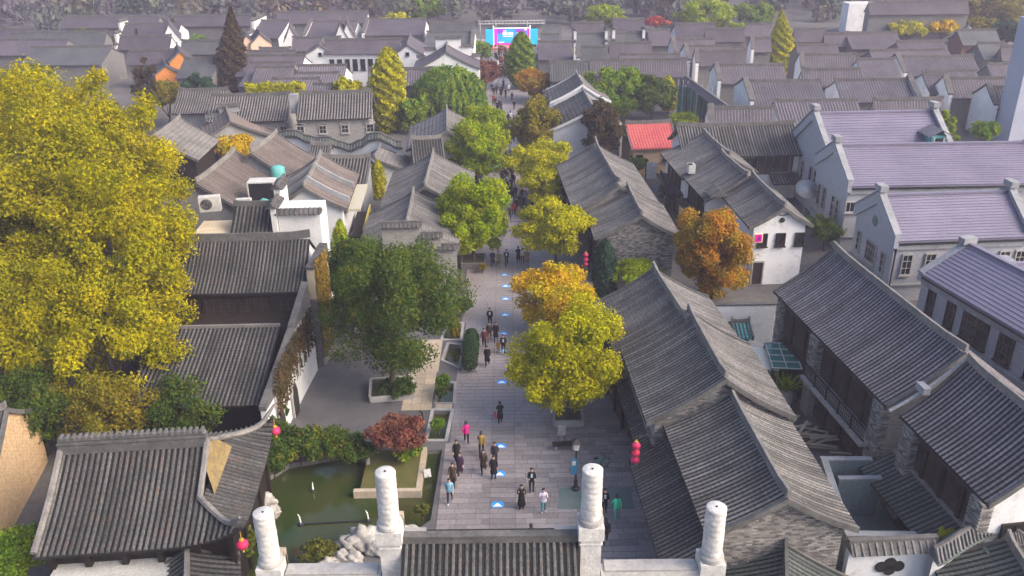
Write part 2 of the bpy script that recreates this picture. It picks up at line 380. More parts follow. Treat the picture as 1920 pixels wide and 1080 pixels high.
def timber(h, face, u0, u1, z0, z1, nb, rail=False, per=4, off=0.0, wood='wood'):
    """timber front: posts, and between them rows of lattice door panels"""
    bw = (u1 - u0) / nb; hh = z1 - z0
    pm = MB(); pm.box((0, 0, hh / 2), (0.24, 0.24, hh)); pm = pm.mesh('post', M[wood])
    pw = bw * 0.9 / per; d = MB()
    d.box((0, 0, hh * 0.17), (pw * 0.94, 0.07, hh * 0.32))
    for x in (-pw * 0.43, pw * 0.43): d.box((x, -0.005, hh * 0.64), (pw * 0.09, 0.09, hh * 0.6))
    for k in range(6): d.box((0, -0.005, hh * (0.35 + 0.115 * k)), (pw * 0.8, 0.075, 0.045))
    for k in (-1, 0, 1): d.box((k * pw * 0.2, 0, hh * 0.64), (0.035, 0.05, hh * 0.58))
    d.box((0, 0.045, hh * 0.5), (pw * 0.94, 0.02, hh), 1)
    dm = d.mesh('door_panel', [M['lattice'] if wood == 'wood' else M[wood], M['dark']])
    for i in range(nb + 1): put('post', pm, h.root, face_loc(h, face, u0 + i * bw, z0, 0.10 + off), FACE[face])
    for i in range(nb):
        for j in range(per):
            put('door_panel', dm, h.root, face_loc(h, face, u0 + i * bw + bw * 0.05 + (j + 0.5) * pw, z0, 0.06 + off), FACE[face])
    b = MB(); b.box(((u0 + u1) / 2 * 0, 0, 0), (u1 - u0 + 0.3, 0.2, 0.26)); b.build('beam', M[wood], h.root, face_loc(h, face, (u0 + u1) / 2, z1 + 0.1, 0.12 + off), FACE[face])
def railing(h, face, u0, u1, z, off, nb):
    bw = (u1 - u0) / nb; d = MB()
    d.box((0, 0, 0.9), (bw, 0.09, 0.08)); d.box((0, 0, 0.12), (bw, 0.07, 0.06)); d.box((-bw / 2, 0, 0.45), (0.1, 0.1, 0.95))
    for k in range(7): d.box((-bw / 2 + bw * (k + 0.5) / 7, 0, 0.5), (0.035, 0.03, 0.75))
    for k in (0.36, 0.62): d.box((0, 0.003, k), (bw * 0.9, 0.03, 0.035))
    me = d.mesh('railing', M['wood'])
    for i in range(nb): put('railing', me, h.root, face_loc(h, face, u0 + (i + 0.5) * bw, z, off), FACE[face])
def brickwork(h, face, u0, u1, z0, ztop, bw=0.30, bh=0.095, seed=1):
    """real bricks on a gable: too many and too small to pick apart, joined"""
    rng = random.Random(seed); mb = MB(); z = z0; r = 0
    while True:
        u = u0 - (bw / 2 if r % 2 else 0); any_ = False
        while u < u1:
            a, b = max(u, u0), min(u + bw, u1); u += bw
            if b - a < 0.05: continue
            if z + bh > min(ztop(a + 0.02), ztop(b - 0.02)): continue
            any_ = True
            mb.box(((a + b) / 2, 0, z + bh / 2), (b - a - 0.022, 0.05 + rng.uniform(0, 0.035), bh - 0.02))
        z += bh; r += 1
        if not any_ or r > 200: break
    o = mb.build('bricks', M['brickpiece'], h.wall or h.root, face_loc(h, face, 0, 0, 0.02), FACE[face]); o['kind'] = 'stuff'; return o
def pent(h, face, u0, u1, ztop, zlow, depth, tile='tile', pitch=0.3, off=0.0, rows='obj'):
    """lean-to roof along a wall"""
    o = bpy.data.objects.new('lean_to_roof', None)
    prof = prof_pts(depth, ztop, zlow, 5, 0.12)
    pts = [(-y, z) for y, z in prof]
    mb = MB(); L = u1 - u0
    q = [(y, z) for y, z in pts] + [(y, z - 0.13) for y, z in reversed(pts)]
    mb.prism_x(q, -L / 2, L / 2)
    me = mb.mesh('lean_to_roof', M['bed'])
    o = put('lean_to_roof', me, h.root, face_loc(h, face, (u0 + u1) / 2, 0, off), FACE[face])
    lay_rows(o, pts, -L / 2 + 0.05, L / 2 - 0.05, M[tile], pitch, rows)
    mb = MB(); mb.box((0, -0.08, ztop + 0.1), (L, 0.2, 0.2)); mb.build('ridge', M['ridge'], o)
    return o
def stepped_wall(h, face_x, steps, th=0.4, cap=True, mat='plaster'):
    """horse-head gable: steps = list of (y0,y1,ztop) in local y; each step carries its own tiled cap"""
    for y0, y1, zt in steps:
        mb = MB(); mb.box((face_x, (y0 + y1) / 2, (h.base + zt) / 2), (th, y1 - y0, zt - h.base)); mb.build('gable_wall', M[mat], h.root)
        capw = MB()
        capw.prism_x([(-0.5, 0), (0.5, 0), (0, 0.32)], -(y1 - y0) / 2 - 0.2, (y1 - y0) / 2 + 0.2)
        o = capw.build('wall_cap', M['tile_dark'], h.root, (face_x, (y0 + y1) / 2, zt), math.pi / 2)
        rm = MB(); rm.box((0, 0, 0.36), (y1 - y0 + 0.5, 0.2, 0.16)); rm.build('ridge', M['ridge_dark'], o)
        n = max(2, int((y1 - y0) / 0.35))
        t = MB(); 
        for s in (-1, 1): t.tube([(0, 0, 0.33), (0, s * 0.54, -0.02)], 0.07, 5)
        tm = t.mesh('tile_row', M['tile_dark'])
        for i in range(n): put('tile_row', tm, o, (-(y1 - y0) / 2 + (i + 0.5) * (y1 - y0) / n, 0, 0))
def span_to(A, B, E):
    A = Vector(A[:2]); B = Vector(B[:2]); d = (B - A).normalized(); e = Vector(E[:2]) - A
    return abs(d.x * e.y - d.y * e.x)
# ---------------------------------------------------------------- ground, street, square, pond
M['ground'] = rough_mat('alley_ground', (0.09, 0.085, 0.085), (0.13, 0.125, 0.12), 0.95, 0.12, 2, (0.07, 0.075, 0.06), 0.2)
M['slab'] = rough_mat('paving_slab', (0.185, 0.17, 0.175), (0.25, 0.228, 0.235), 0.6, 0.22, 5, (0.20, 0.15, 0.155), 0.2, 0.2, 0.12, 0.01, 0.4)
M['slab_far'] = brick_mat('street_paving', (0.24, 0.225, 0.23), (0.28, 0.265, 0.27), (0.16, 0.15, 0.15), 1.2, 0.5, wear=(0.25, 0.235, 0.24))
M['joint'] = rough_mat('paving_joint', (0.075, 0.07, 0.072), (0.095, 0.088, 0.09), 0.9, 1.0, 6)
M['asphalt'] = rough_mat('square_paving', (0.085, 0.085, 0.092), (0.115, 0.113, 0.118), 0.85, 0.5, 5, (0.10, 0.10, 0.10), 0.12)
M['slate_green'] = rough_mat('green_slate_paving', (0.10, 0.155, 0.145), (0.14, 0.17, 0.17), 0.7, 0.6, 5, (0.13, 0.14, 0.15), 0.15)
def sheet(name, pts, z, mat, kind='structure', parent=None, **k):
    mb = MB(); mb.poly([(p[0], p[1], z) for p in pts]); o = mb.build(name, M[mat], parent)
    if kind: o['kind'] = kind
    return o
px = [(-15.6, 41.5), (-14.0, 43.6), (-9.3, 44.95), (-4.55, 44.95), (-4.75, 38.2), (-5.3, 37.6), (-7.9, 37.3), (-9.3, 35.7), (-10.2, 34.4), (-10.6, 31), (-13, 31), (-14, 34.2), (-15, 39)]
# the ground sheet with an opening for the pond and the long planters (they are cut below street level)
mbg = MB(); R = 600.0
hx0, hx1, hy0, hy1 = -17.0, -2.2, 29.5, 66.0
for (x0, x1, y0, y1) in ((-R, hx0, -100, R), (hx1, R, -100, R), (hx0, hx1, -100, hy0), (hx0, hx1, hy1, R)):
    mbg.poly([(x0, y0, -0.02), (x1, y0, -0.02), (x1, y1, -0.02), (x0, y1, -0.02)])
gnd = mbg.build('ground', M['ground']); gnd['kind'] = 'structure'
def fill_with_holes(name, outer, holes, z, mat):
    """flat sheet with cut-outs, triangulated"""
    bm = bmesh.new(); es = []
    for loop in [outer] + holes:
        vs = [bm.verts.new((p[0], p[1], z)) for p in loop]
        es += [bm.edges.new((vs[i], vs[(i + 1) % len(vs)])) for i in range(len(vs))]
    bmesh.ops.triangle_fill(bm, use_beauty=True, use_dissolve=False, edges=es)
    for f in bm.faces:
        if f.normal.z < 0: f.normal_flip()
    me = bpy.data.meshes.new(name); bm.to_mesh(me); bm.free(); me.materials.append(M[mat])
    o = put(name, me); o['kind'] = 'structure'; return o
def rect_px(a, b, c, d): return [P(*a), P(*b), P(*c), P(*d)]
# long sunken planter basins down the left edge of the street (corner pixels at street level, counter-clockwise)
BAS = [rect_px((802, 824), (834, 824), (845, 770), (814, 770)), rect_px((819, 755), (849, 755), (851, 719), (828, 719)),
       rect_px((832, 675), (861, 688), (866, 648), (842, 645)), rect_px((831, 636), (862, 636), (866, 607), (840, 607))]
POND = px
hole_pond = [Vector((p[0], p[1], 0)) for p in POND]
outer = [(hx0, hy0), (hx1, hy0), (hx1, hy1), (hx0, hy1)]
sq = fill_with_holes('square_paving', outer, [hole_pond] + BAS, -0.012, 'asphalt')
# pond: bed, banks, water
mb = MB(); mb.poly([(p[0], p[1], -1.3) for p in POND]); mb.build('pond_bed', rough_mat('pond_mud', (0.05, 0.045, 0.02), (0.09, 0.075, 0.03), 0.9))['kind'] = 'structure'
mb = MB()
for loop in [POND] + BAS:
    for i in range(len(loop)):
        a, b = loop[i], loop[(i + 1) % len(loop)]
        mb.poly([(a[0], a[1], -1.3), (b[0], b[1], -1.3), (b[0], b[1], -0.004), (a[0], a[1], -0.004)])
mb.build('pond_bank', M['brick_dark'])['kind'] = 'structure'
m, ns, ls, b = nt('pond_water')
g = N(ns, 'ShaderNodeNewGeometry')
cw = mixc(ns, ls, ramp(ns, ls, noise(ns, ls, g.outputs['Position'], 0.25, 3), 0.35, 0.65), (0.022, 0.045, 0.010), (0.05, 0.052, 0.016))
ls.new(cw, b.inputs['Base Color']); b.inputs['Roughness'].default_value = 0.08; b.inputs['Specular IOR Level'].default_value = 0.5
bump(ns, ls, b, noise(ns, ls, g.outputs['Position'], 5.0, 3), 0.15, 0.02); M['water'] = m
sheet('water', POND, -0.35, 'water')
for r_ in BAS: sheet('water', r_, -0.3, 'water')
# paved street: recessed joint bed, then separate slabs, 300 nearest on their own
SX0, SX1, SY0, SY1 = -4.42, 8.0, 18.0, 214.0
def street_l(y): return -4.40 if y < 45.4 else -4.13 if y < 54.9 else -3.83 if y < 62.6 else -4.2
def street_r(y): return 8.0 - max(0, y - 50) * 0.035 if y < 110 else 5.9 - (y - 110) * 0.022
bed = [(-4.42, SY0), (8.4, SY0), (8.4, 50), (8.0, 62), (6.4, 110), (4.2, 200), (9, 201), (9, 214), (-9, 214), (-9, 201), (-4.2, 200), (-4.2, 62.6), (-3.85, 62.6), (-3.85, 54.9), (-4.15, 54.9), (-4.15, 45.4), (-4.42, 45.4)]
st = sheet('street', bed, -0.004, 'joint')
rng = random.Random(4); cells = []; y = SY0; r = 0
LANES = [(-9, -1.42), (-1.42, 0.05), (0.05, 4.1), (4.1, 9)]
while y < 86:
    dep = 0.46; xl, xr = street_l(y + dep / 2), street_r(y)
    for la, lb in LANES:
        a0, b0 = max(la, xl), min(lb, xr); x = a0 + (0 if lb - la < 2 else rng.uniform(0.3, 1.2)); xs = [a0]
        while x < b0 - 0.35: xs.append(x); x += rng.uniform(0.9, 1.6) if lb - la > 2 else 9
        xs.append(b0)
        for a, b in zip(xs, xs[1:]):
            if b - a > 0.1: cells.append((a, b, y, y + dep))
    y += dep; r += 1
slab_cache = {}
near = [c for c in cells if c[2] >= 35.6]; near.sort(key=lambda c: c[2]); own = set(near[:300]); mbj = MB()
for c in cells:
    a, b, y0, y1 = c; t = 0.004 + rng.uniform(0, 0.006)
    if c in own:
        k = round((b - a) * 10) / 10
        if k not in slab_cache: q = MB(); q.box((0, 0, 0), (1, 0.43, 0.05)); slab_cache[k] = q.mesh('paving_slab', M['slab'])
        o = put('paving_slab', slab_cache[k], st, ((a + b) / 2, (y0 + y1) / 2, t - 0.02)); o.scale = (b - a - 0.022, 1, 1)
    else: mbj.box(((a + b) / 2, (y0 + y1) / 2, t - 0.02), (b - a - 0.022, 0.43, 0.05))
o = mbj.build('paving_slabs', M['slab'], st); o['kind'] = 'stuff'
# beyond: one sheet, pieces too small to tell apart
m, ns, ls, b = nt('far_street_paving'); g = N(ns, 'ShaderNodeNewGeometry'); t = N(ns, 'ShaderNodeTexBrick'); ls.new(g.outputs['Position'], t.inputs['Vector'])
for nm, cc in (('Color1', (0.21, 0.195, 0.205)), ('Color2', (0.27, 0.25, 0.26)), ('Mortar', (0.15, 0.14, 0.14))): t.inputs[nm].default_value = (*cc, 1)
t.inputs['Scale'].default_value = 1; t.inputs['Brick Width'].default_value = 1.3; t.inputs['Row Height'].default_value = 0.46; t.inputs['Mortar Size'].default_value = 0.02
ls.new(t.outputs[0], b.inputs['Base Color']); b.inputs['Roughness'].default_value = 0.6; M['street_far'] = m
o = sheet('street_paving', [(-4.2, 86.3), (6.7, 86.3), (6.4, 110), (4.2, 200), (9, 201), (9, 214), (-9, 214), (-9, 201), (-4.2, 200)], 0.006, 'street_far')
# square and side ground on the right
o = sheet('side_paving', [P(1045, 955), P(1190, 955), P(1182, 915), P(1048, 915)], 0.018, 'slate_green', 'structure')
# stone walkways beside the basins, slab by slab
rng = random.Random(7); q = MB(); q.box((0, 0, 0), (1, 1, 0.05)); wm_ = q.mesh('walkway_slab', M['stone_tan'])
for (x0, x1, y0, y1) in ((-7.7, -5.8, 50.0, 56.0), (-5.7, -5.45, 45.6, 49.9), (-7.6, -4.3, 49.6, 50.2)):
    pass
wk = sheet('walkway', [(-7.75, 49.45), (-5.62, 49.45), (-5.5, 59.6), (-7.2, 59.6)], -0.008, 'joint')
y = 49.5
while y < 59.4:
    xs = [-7.7 + max(0, y - 54) * 0.09, -7.05, -6.4, -5.62 + (0.1 if y > 54 else 0)]
    for a, b in zip(xs, xs[1:]):
        o = put('walkway_slab', wm_, wk, ((a + b) / 2, y + 0.42, -0.012 + rng.uniform(0, 0.006))); o.scale = (b - a - 0.02, 0.82, 1)
    y += 0.85
wk2 = sheet('cross_walkway', [(-5.4, 49.52), (-4.2, 49.52), (-4.2, 50.3), (-5.4, 50.3)], -0.0075, 'joint')
for a, b in ((-5.38, -4.8), (-4.78, -4.22)):
    o = put('walkway_slab', wm_, wk2, ((a + b) / 2, 49.91, -0.012)); o.scale = (b - a, 0.74, 1)
def ring_kerb(name, loop, wd, hh, mat, label=None, z0=-0.02):
    mb = MB(); n = len(loop); c = sum((Vector(p[:2]) for p in loop), Vector((0, 0))) / n
    for i in range(n):
        a, b = Vector(loop[i][:2]), Vector(loop[(i + 1) % n][:2]); d = (b - a).normalized(); nn = Vector((-d.y, d.x))
        if nn.dot((a + b) / 2 - c) < 0: nn = -nn
        mid = (a + b) / 2 + nn * wd / 2
        mb.box((mid.x, mid.y, z0 + hh / 2 + 0.002 * i), ((b - a).length + wd * 1.4, wd, hh), 0, math.atan2(d.y, d.x))
    return mb.build(name, M[mat])
for i, r_ in enumerate(BAS): ring_kerb('basin_kerb', r_, 0.22, 0.07, 'stone_grey')['kind'] = 'structure'
# projected route lights on the centre strip, painted as flat blue and white sheets
M['mark_blue'] = flat('blue_light_mark', (0.03, 0.30, 0.80), 0.5); M['mark_white'] = flat('white_mark', (0.80, 0.86, 0.9), 0.5)
PLACE = ['nearest the archway', 'beside the walking women in dark coats', 'by the man in the olive jacket', 'past the lone walker with the red bag', 'at the feet of the suited man', 'left of the yellow tree', 'above the man in the black suit', 'farther up the centre strip', 'by the small white frame', 'where three people stand abreast']
for i, (x, y) in enumerate([(933, 946), (937, 888), (939, 836), (941, 716), (944, 657), (945, 625), (947, 590), (948, 560), (948, 536), (946, 515)]):
    p = P(x, y); e = empty('route_mark', (p.x, p.y, 0), 0, 'blue and white route projection painted on the paving ' + PLACE[i], 'ground mark', 'route marks down the street')
    s = 1.0
    mb = MB(); mb.prism_z([(-0.33, -0.28), (0.33, -0.28), (0.38, 0.05), (0.22, 0.26), (-0.22, 0.26), (-0.38, 0.05)], 0.014, 0.018); mb.build('blue_patch', M['mark_blue'], e)
    mb = MB(); mb.prism_z([(-0.28, -0.2), (0.28, -0.2), (0.05, 0.10), (-0.05, 0.10)], 0.021, 0.024); mb.build('white_arrow', M['mark_white'], e)
p = P(966, 536); e = MB()
for dx, dy, sx, sy in ((0, -.3, 1.0, .1), (0, .3, 1.0, .1), (-.45, 0, .1, .5), (.45, 0, .1, .5)): e.box((dx, dy, 0.017), (sx, sy, 0.006))
tag(e.build('painted_frame', M['mark_white'], None, (p.x, p.y, 0)), 'small white rectangle painted on the paving right of the centre strip', 'ground mark')
# ---------------------------------------------------------------- houses on the right of the street
def along(h, p):                       # world point -> (local x, local y)
    d = Vector((p[0], p[1])) - Vector(h.root.location[:2]); c, s = math.cos(-h.rz), math.sin(-h.rz)
    return d.x * c - d.y * s, d.x * s + d.y * c
G1 = 'grey tiled houses along the right side of the street'
r1a = house('street_house', 'long grey tiled house behind the two yellow street trees, far section with the lower ridge', P(1225, 505, 7.6), P(1290, 606, 7.6), 7.6, (4.3, 5.1), (4.3, 5.1), group=G1, wall='brick', pitch=0.27, rows='obj')
r1b = house('street_house', 'grey tiled house with brick gable stepping up beside the string of three red lanterns', P(1291, 583, 8.0), P(1361, 712, 8.0), 8.0, (4.2, 5.4), (4.2, 5.4), group=G1, wall='brick', pitch=0.27)
r2 = house('street_house', 'nearest grey tiled house right of the street, big brick gable behind a pillar', P(1365, 731, 6.9), P(1477, 937, 6.9), 6.9, (3.6, 5.0), (3.6, 5.0), group=G1, wall='brick', pitch=0.27)
for h, sd_ in ((r1b, 3), (r2, 5)):
    brickwork(h, '+x', h.ym + 0.02, h.yp - 0.02, 1.2 if h is r2 else 2.2, lambda u, h=h: h.zu(u), seed=sd_)
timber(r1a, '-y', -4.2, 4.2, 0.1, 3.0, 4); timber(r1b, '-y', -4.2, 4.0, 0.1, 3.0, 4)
pent(r1b, '-y', -4.2, 4.3, 3.9, 3.25, 0.9, 'tile_dark'); pent(r1a, '-y', -4.2, 4.2, 3.8, 3.2, 0.9, 'tile_dark')
pent(r2, '-y', -r2.L / 2 + 0.7, r2.L / 2 + 1.5, 4.55, 3.0, 2.45, 'tile_dark', 0.27)
mb = MB(); mb.box((0, -0.75, 1.55), (r2.L + 0.5, 1.5, 3.1)); mb.build('lower_wall', M['brick_dark'], r2.root, face_loc(r2, '-y', 0.2, 0, 0), 0)
for k in range(5):
    mb = MB(); mb.box((0, 0, 1.35), (1.3, 0.12, 2.5)); o = mb.build('shop_door', M['wood_red'] if k % 2 else M['wood'], r2.root, (-3.6 + k * 1.9, r2.ym - 1.56, 0))
    mb = MB(); mb.box((0, -0.07, 1.7), (0.9, 0.04, 1.2)); mb.build('pane', M['glass'], o)
for u in (-2.2, 2.2): window(r1b, '+y', u, 4.2, 1.0, 1.1)
for u in (-3, 0, 3): window(r1a, '+y', u, 4.0, 1.0, 1.1)
# white gable trim: kept as dark brick string course
for h in (r1b, r2):
    mb = MB(); mb.box((0, 0, 0), (h.yp - h.ym, 0.1, 0.16)); mb.build('string_course', M['stone_grey'], h.root, face_loc(h, '+x', (h.ym + h.yp) / 2, 1.0, 0.12), FACE['+x'])
r4a = house('street_house', 'grey tiled house with curled ridge end behind the round yellow tree', P(1116, 270, 7.0), P(1162, 350, 7.0), 7.0, (4.3, 4.6), (4.3, 4.6), group=G1, wall='brick', pitch=0.3, up=0.5)
r4b = house('street_house', 'grey tiled house with a brick gable facing the camera above the low green trees', P(1176, 350, 6.5), P(1203, 405, 6.5), 6.5, (4.1, 4.5), (3.6, 4.5), group=G1, wall='brick', pitch=0.3)
brickwork(r4b, '+x', r4b.ym + 0.02, r4b.yp - 0.02, 1.0, lambda u: r4b.zu(u), 0.32, 0.11, 9)
timber(r4a, '-y', -5, 5, 0.1, 2.8, 4, off=0.0); timber(r4b, '-y', -3, 3, 0.1, 2.8, 3)
# big two storey timber house with the brick piers
r3a = house('timber_house', 'long two storey timber house with a dark gallery under a wide lilac grey tiled roof', P(1562, 467, 9), P(1810, 664, 9), 9.0, (4.0, 6.0), (5.4, 5.2), wall='wood', gable='brick', tile='tile_lilac', pitch=0.29, gin=0.5)
A3 = P(1815, 680, 9); dd = (P(1810, 664, 9) - P(1562, 467, 9)).normalized()
r3b = house('timber_house', 'nearest lilac grey tiled timber house with white gable at the right edge of the photograph', A3, A3 + dd * 7.6, 9.0, (3.3, 6.0), (5.0, 5.2), wall='wood', gable='plaster', tile='tile_lilac', pitch=0.29, gin=0.3)
for h, n in ((r3a, 7), (r3b, 4)):
    e = h.xb - 0.3
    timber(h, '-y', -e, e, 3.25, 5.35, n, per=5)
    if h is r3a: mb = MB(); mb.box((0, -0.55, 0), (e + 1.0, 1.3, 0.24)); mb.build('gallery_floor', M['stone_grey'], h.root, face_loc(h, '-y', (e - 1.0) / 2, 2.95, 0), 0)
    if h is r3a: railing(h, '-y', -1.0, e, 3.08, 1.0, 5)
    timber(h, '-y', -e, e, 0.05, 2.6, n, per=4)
def pier(h, x, dx=0.85, dy=0.62, z1=5.72, z0=0):
    mb = MB(); mb.box((x, h.ym - dy / 2 + 0.05, (z0 + z1) / 2), (dx, dy, z1 - z0)); o = mb.build('pier', M['brick'], h.root)
    sb = MB(); bh = 0.1; z = z0 + 2.0; rr = random.Random(int(x * 10))
    while z < z1 - bh:
        for fx, fy, wd, rot in ((x, h.ym - dy + 0.05, dx, 0), (x + dx / 2, h.ym - dy / 2 + 0.05, dy, 1), (x - dx / 2, h.ym - dy / 2 + 0.05, dy, 1)):
            u = -wd / 2 + (0.14 if round(z / bh) % 2 else 0)
            while u < wd / 2 - 0.08:
                b = min(u + 0.28, wd / 2); m_ = (u + b) / 2; t = 0.05 + rr.uniform(0, 0.03)
                if rot: sb.box((fx, fy + m_, z + bh / 2), (t, b - u - 0.02, bh - 0.02))
                else: sb.box((fx + m_, fy, z + bh / 2), (b - u - 0.02, t, bh - 0.02))
                u += 0.28
        z += bh
    q = sb.build('bricks', M['brickpiece'], o); q['kind'] = 'stuff'
pier(r3a, along(r3a, P(1535, 625, 6))[0], 1.0); pier(r3a, r3a.xb - 0.35, 0.9)
pier(r3b, -r3b.xb + 0.6, 0.9); pier(r3b, r3b.xb - 0.45, 0.9)
pier(r3a, -r3a.xb + 0.4, 0.7, 0.5)
mb = MB()                                                                     # low parapet and coping between the two roof sections
q = prof_pts(3.9, 9.0, 6.05); mb.tube([(-r3b.L / 2 - 0.12, -y, z + 0.2) for y, z in q], 0.1, 6); mb.build('parapet', M['concrete'], r3b.root)
mb = MB(); mb.box((-r3b.L / 2 - 0.1, -2.2, 7.55), (0.8, 0.4, 0.4)); mb.build('roof_hatch', M['concrete'], r3b.root)
window(r3b, '+x', -1.3, 3.6, 1.5, 1.8, 2, 2, 'wood')
pent(r3b, '-y', -4.3, 4.2, 3.25, 2.3, 2.0, 'tile_green', 0.3, 0.05)
# white gabled two storey house with the pink sign
G2 = 'white gabled houses right of the orange tree'
h4a = house('white_house', 'white two storey house with gable facing the camera beside the orange tree', P(1410, 330, 7.3), P(1472, 390, 7.3), 7.3, (2.95, 5.6), (2.7, 5.6), group=G2, wall='plaster', pitch=0.3, vmat='ridge_dark', rows='obj', gin=0.3)
h4b = house('white_house', 'middle section of the grey roofed house behind the white gable, with a small dormer', P(1352, 288, 7.4), P(1402, 332, 7.4), 7.4, (4.0, 5.2), (3.0, 5.6), group=G2, wall='plaster', pitch=0.3, rows='obj')
h4c = house('white_house', 'far section of the grey roofed house with a round hole in its roof', P(1320, 250, 7.2), P(1368, 294, 7.2), 7.2, (4.8, 5.0), (3.2, 5.4), group=G2, wall='plaster', pitch=0.3, rows='obj')
for u in (-1.55, 0.05, 1.75): window(h4a, '+x', u, 4.3, 0.85, 1.2, 2, 1, 'wood')
door(h4a, '+x', -1.7, 0.1, 1.0, 2.1)
mb = MB(); mb.lathe([(0.22, 0), (0.22, 0.1)], 14); o = mb.build('round_vent', M['wood'], h4a.root, face_loc(h4a, '+x', 0.0, 6.1, 0.0)); o.rotation_euler = (0, math.pi / 2, 0)
mb = MB(); mb.tube([(0.0, -0.5, 0.12), (0, -0.25, 0), (0, 0.25, 0), (0, 0.5, 0.12)], 0.05, 5); mb.build('brow_moulding', M['wood'], h4a.root, face_loc(h4a, '+x', 0, 6.55, 0.03))
mb = MB(); mb.box((0, 0, 0), (0.75, 0.12, 0.85)); o = mb.build('sign_board', flat('sign_cream', (0.85, 0.8, 0.55), 0.5), h4a.root, face_loc(h4a, '+x', -2.1, 4.7, 0.5), FACE['+x'])
mb = MB(); mb.box((0, -0.08, 0), (0.6, 0.04, 0.7)); o2 = mb.build('sign_panel', flat('sign_pink', (0.75, 0.01, 0.28), 0.4), o)
mb = MB(); mb.prism_z([(-0.16, -0.25), (0.18, -0.22), (0.16, 0.12), (0.05, 0.26), (-0.04, 0.12)], 0, 0.02); q = mb.build('sign_emblem', flat('sign_purple', (0.25, 0.01, 0.35), 0.4), o); q.location = (0, -0.1, 0); q.rotation_euler = (math.pi / 2, 0, 0)
x_, y_ = along(h4c, P(1296, 312, 6.4)); mb = MB(); mb.box((x_, y_, 6.2), (0.9, 0.7, 0.9)); o = mb.build('skylight', M['white_metal'], h4c.root); mb = MB(); mb.box((x_ + 0.1, y_ - 0.1, 6.66), (0.6, 0.45, 0.06)); mb.build('opening', M['dark'], o)
x_, y_ = along(h4b, P(1345, 355, 6.3)); mb = MB()
mb.prism_x([(-0.8, 5.9), (0.8, 5.9), (0, 6.55)], x_ - 1.1, x_ + 1.1); o = mb.build('dormer', M['tile_dark'], h4b.root); o.location = (0, y_, 0)
mb = MB(); mb.tube([(0, 0, 6.5), (0, -0.9, 5.86)], 0.07, 5); tm_ = mb.mesh('tile_row', M['tile'])
for k in range(7): put('tile_row', tm_, o, (x_ - 1.0 + k * 0.33, 0, 0))
# balconies on the west side of h4
for h in (h4b, h4c):
    mb = MB(); mb.box((0, -0.6, 2.9), (h.L * 0.8, 1.2, 0.2)); mb.build('balcony_floor', M['wood'], h.root, face_loc(h, '-y', 0, 0, 0)); railing(h, '-y', -2, 2, 3.0, 1.15, 3); timber(h, '-y', -2.4, 2.4, 0.1, 2.7, 3); timber(h, '-y', -2.4, 2.4, 3.05, 4.9, 3)
# house behind with long ridge (right middle)
h5 = house('white_house', 'wide grey tiled house with white left gable behind the pale gabled house and red roof', P(1270, 238, 7.6), P(1488, 233, 7.6), 7.6, (4.3, 5.2), (4.0, 5.2), wall='plaster', pitch=0.33, vmat='ridge_dark', ridge='ridge_dark', rows='obj', rows_p=False)
window(h5, '-x', 0.6, 4.7, 1.2, 1.4, 2, 2, 'wood'); door(h5, '-x', 2.4, 2.6, 0.7, 1.4)
timber(h5, '-y', 1.5, 5.6, 2.9, 5.0, 1, per=4); timber(h5, '-y', -5, 1.5, 0.1, 4.6, 3)
pent(h5, '-y', 3.2, 7.0, 3.0, 2.3, 1.8, 'tile', 0.33)
# lilac ribbed roofs of the larger blue grey brick halls
def ribbed(name, label, A, B, zr, wm, wp, n, gable_h=0.5, **k):
    h = house(name, label, A, B, zr, wm, wp, cat='hall', group='blue grey brick halls with lilac ribbed roofs', wall='brick_blue', rows=None, ridge=None, verge=False, far_mat=M['metal_roof'], sag=0.04, oh=0.3, gin=0.05, **k)
    for pr, sg in ((h.pm, -1), (h.pp, 1)):
        a, b = pr[0], pr[-1]; L = math.hypot(b[0] - a[0], b[1] - a[1]); dy, dz = (b[0] - a[0]) / L, (b[1] - a[1]) / L
        st_ = L / n; cm = MB(); ny, nz = -dz * sg, dy * sg
        prof = [(0, 0.0), (dy * st_, dz * st_), (dy * st_ + ny * 0.065, dz * st_ + nz * 0.065), (ny * 0.015, nz * 0.015)]
        cm.prism_x(prof, -h.L / 2 + 0.25, h.L / 2 - 0.25); me = cm.mesh('roof_course', M['metal_roof'])
        bm = bmesh.new(); bm.from_mesh(me); bmesh.ops.recalc_face_normals(bm, faces=bm.faces); bm.to_mesh(me); bm.free()
        for i in range(n): put('roof_course', me, h.roof, (0, a[0] + dy * st_ * i + ny * 0.03, a[1] + dz * st_ * i + nz * 0.03 - 0.0))
    mb = MB(); mb.box((0, 0, zr + 0.12), (h.L - 0.5, 0.4, 0.18)); mb.build('ridge', M['metal_roof'], h.roof)
    for s in (-1, 1):
        top = h.pm[::-1] + h.pp[1:]; x = s * (h.L / 2 - 0.02)
        mb = MB(); q = [(y, z + gable_h) for y, z in top] + [(y, z - 0.6) for y, z in reversed(top)]
        mb.prism_x(list(reversed(q)), x - 0.2, x + 0.2); mb.build('parapet', M['brick_blue'], h.root)
        mb = MB(); q = [(y, z + gable_h + 0.16) for y, z in top] + [(y, z + gable_h + 0.01) for y, z in reversed(top)]
        mb.prism_x(list(reversed(q)), x - 0.3, x + 0.3); mb.build('coping', M['concrete'], h.root)
        mb = MB(); mb.box((x, 0, zr + gable_h + 0.3), (0.7, 1.2, 0.5)); mb.build('coping_block', M['concrete'], h.root)
    mb = MB(); mb.box((0, h.ym - 0.25, wm[1] - 0.22), (h.L - 0.6, 0.16, 0.16)); mb.build('gutter', M['black_metal'], h.root)
    mb = MB(); mb.box((0, h.ym - 0.08, wm[1] - 0.62), (h.L - 0.3, 0.16, 0.42)); mb.build('cornice', M['concrete'], h.root)
    return h
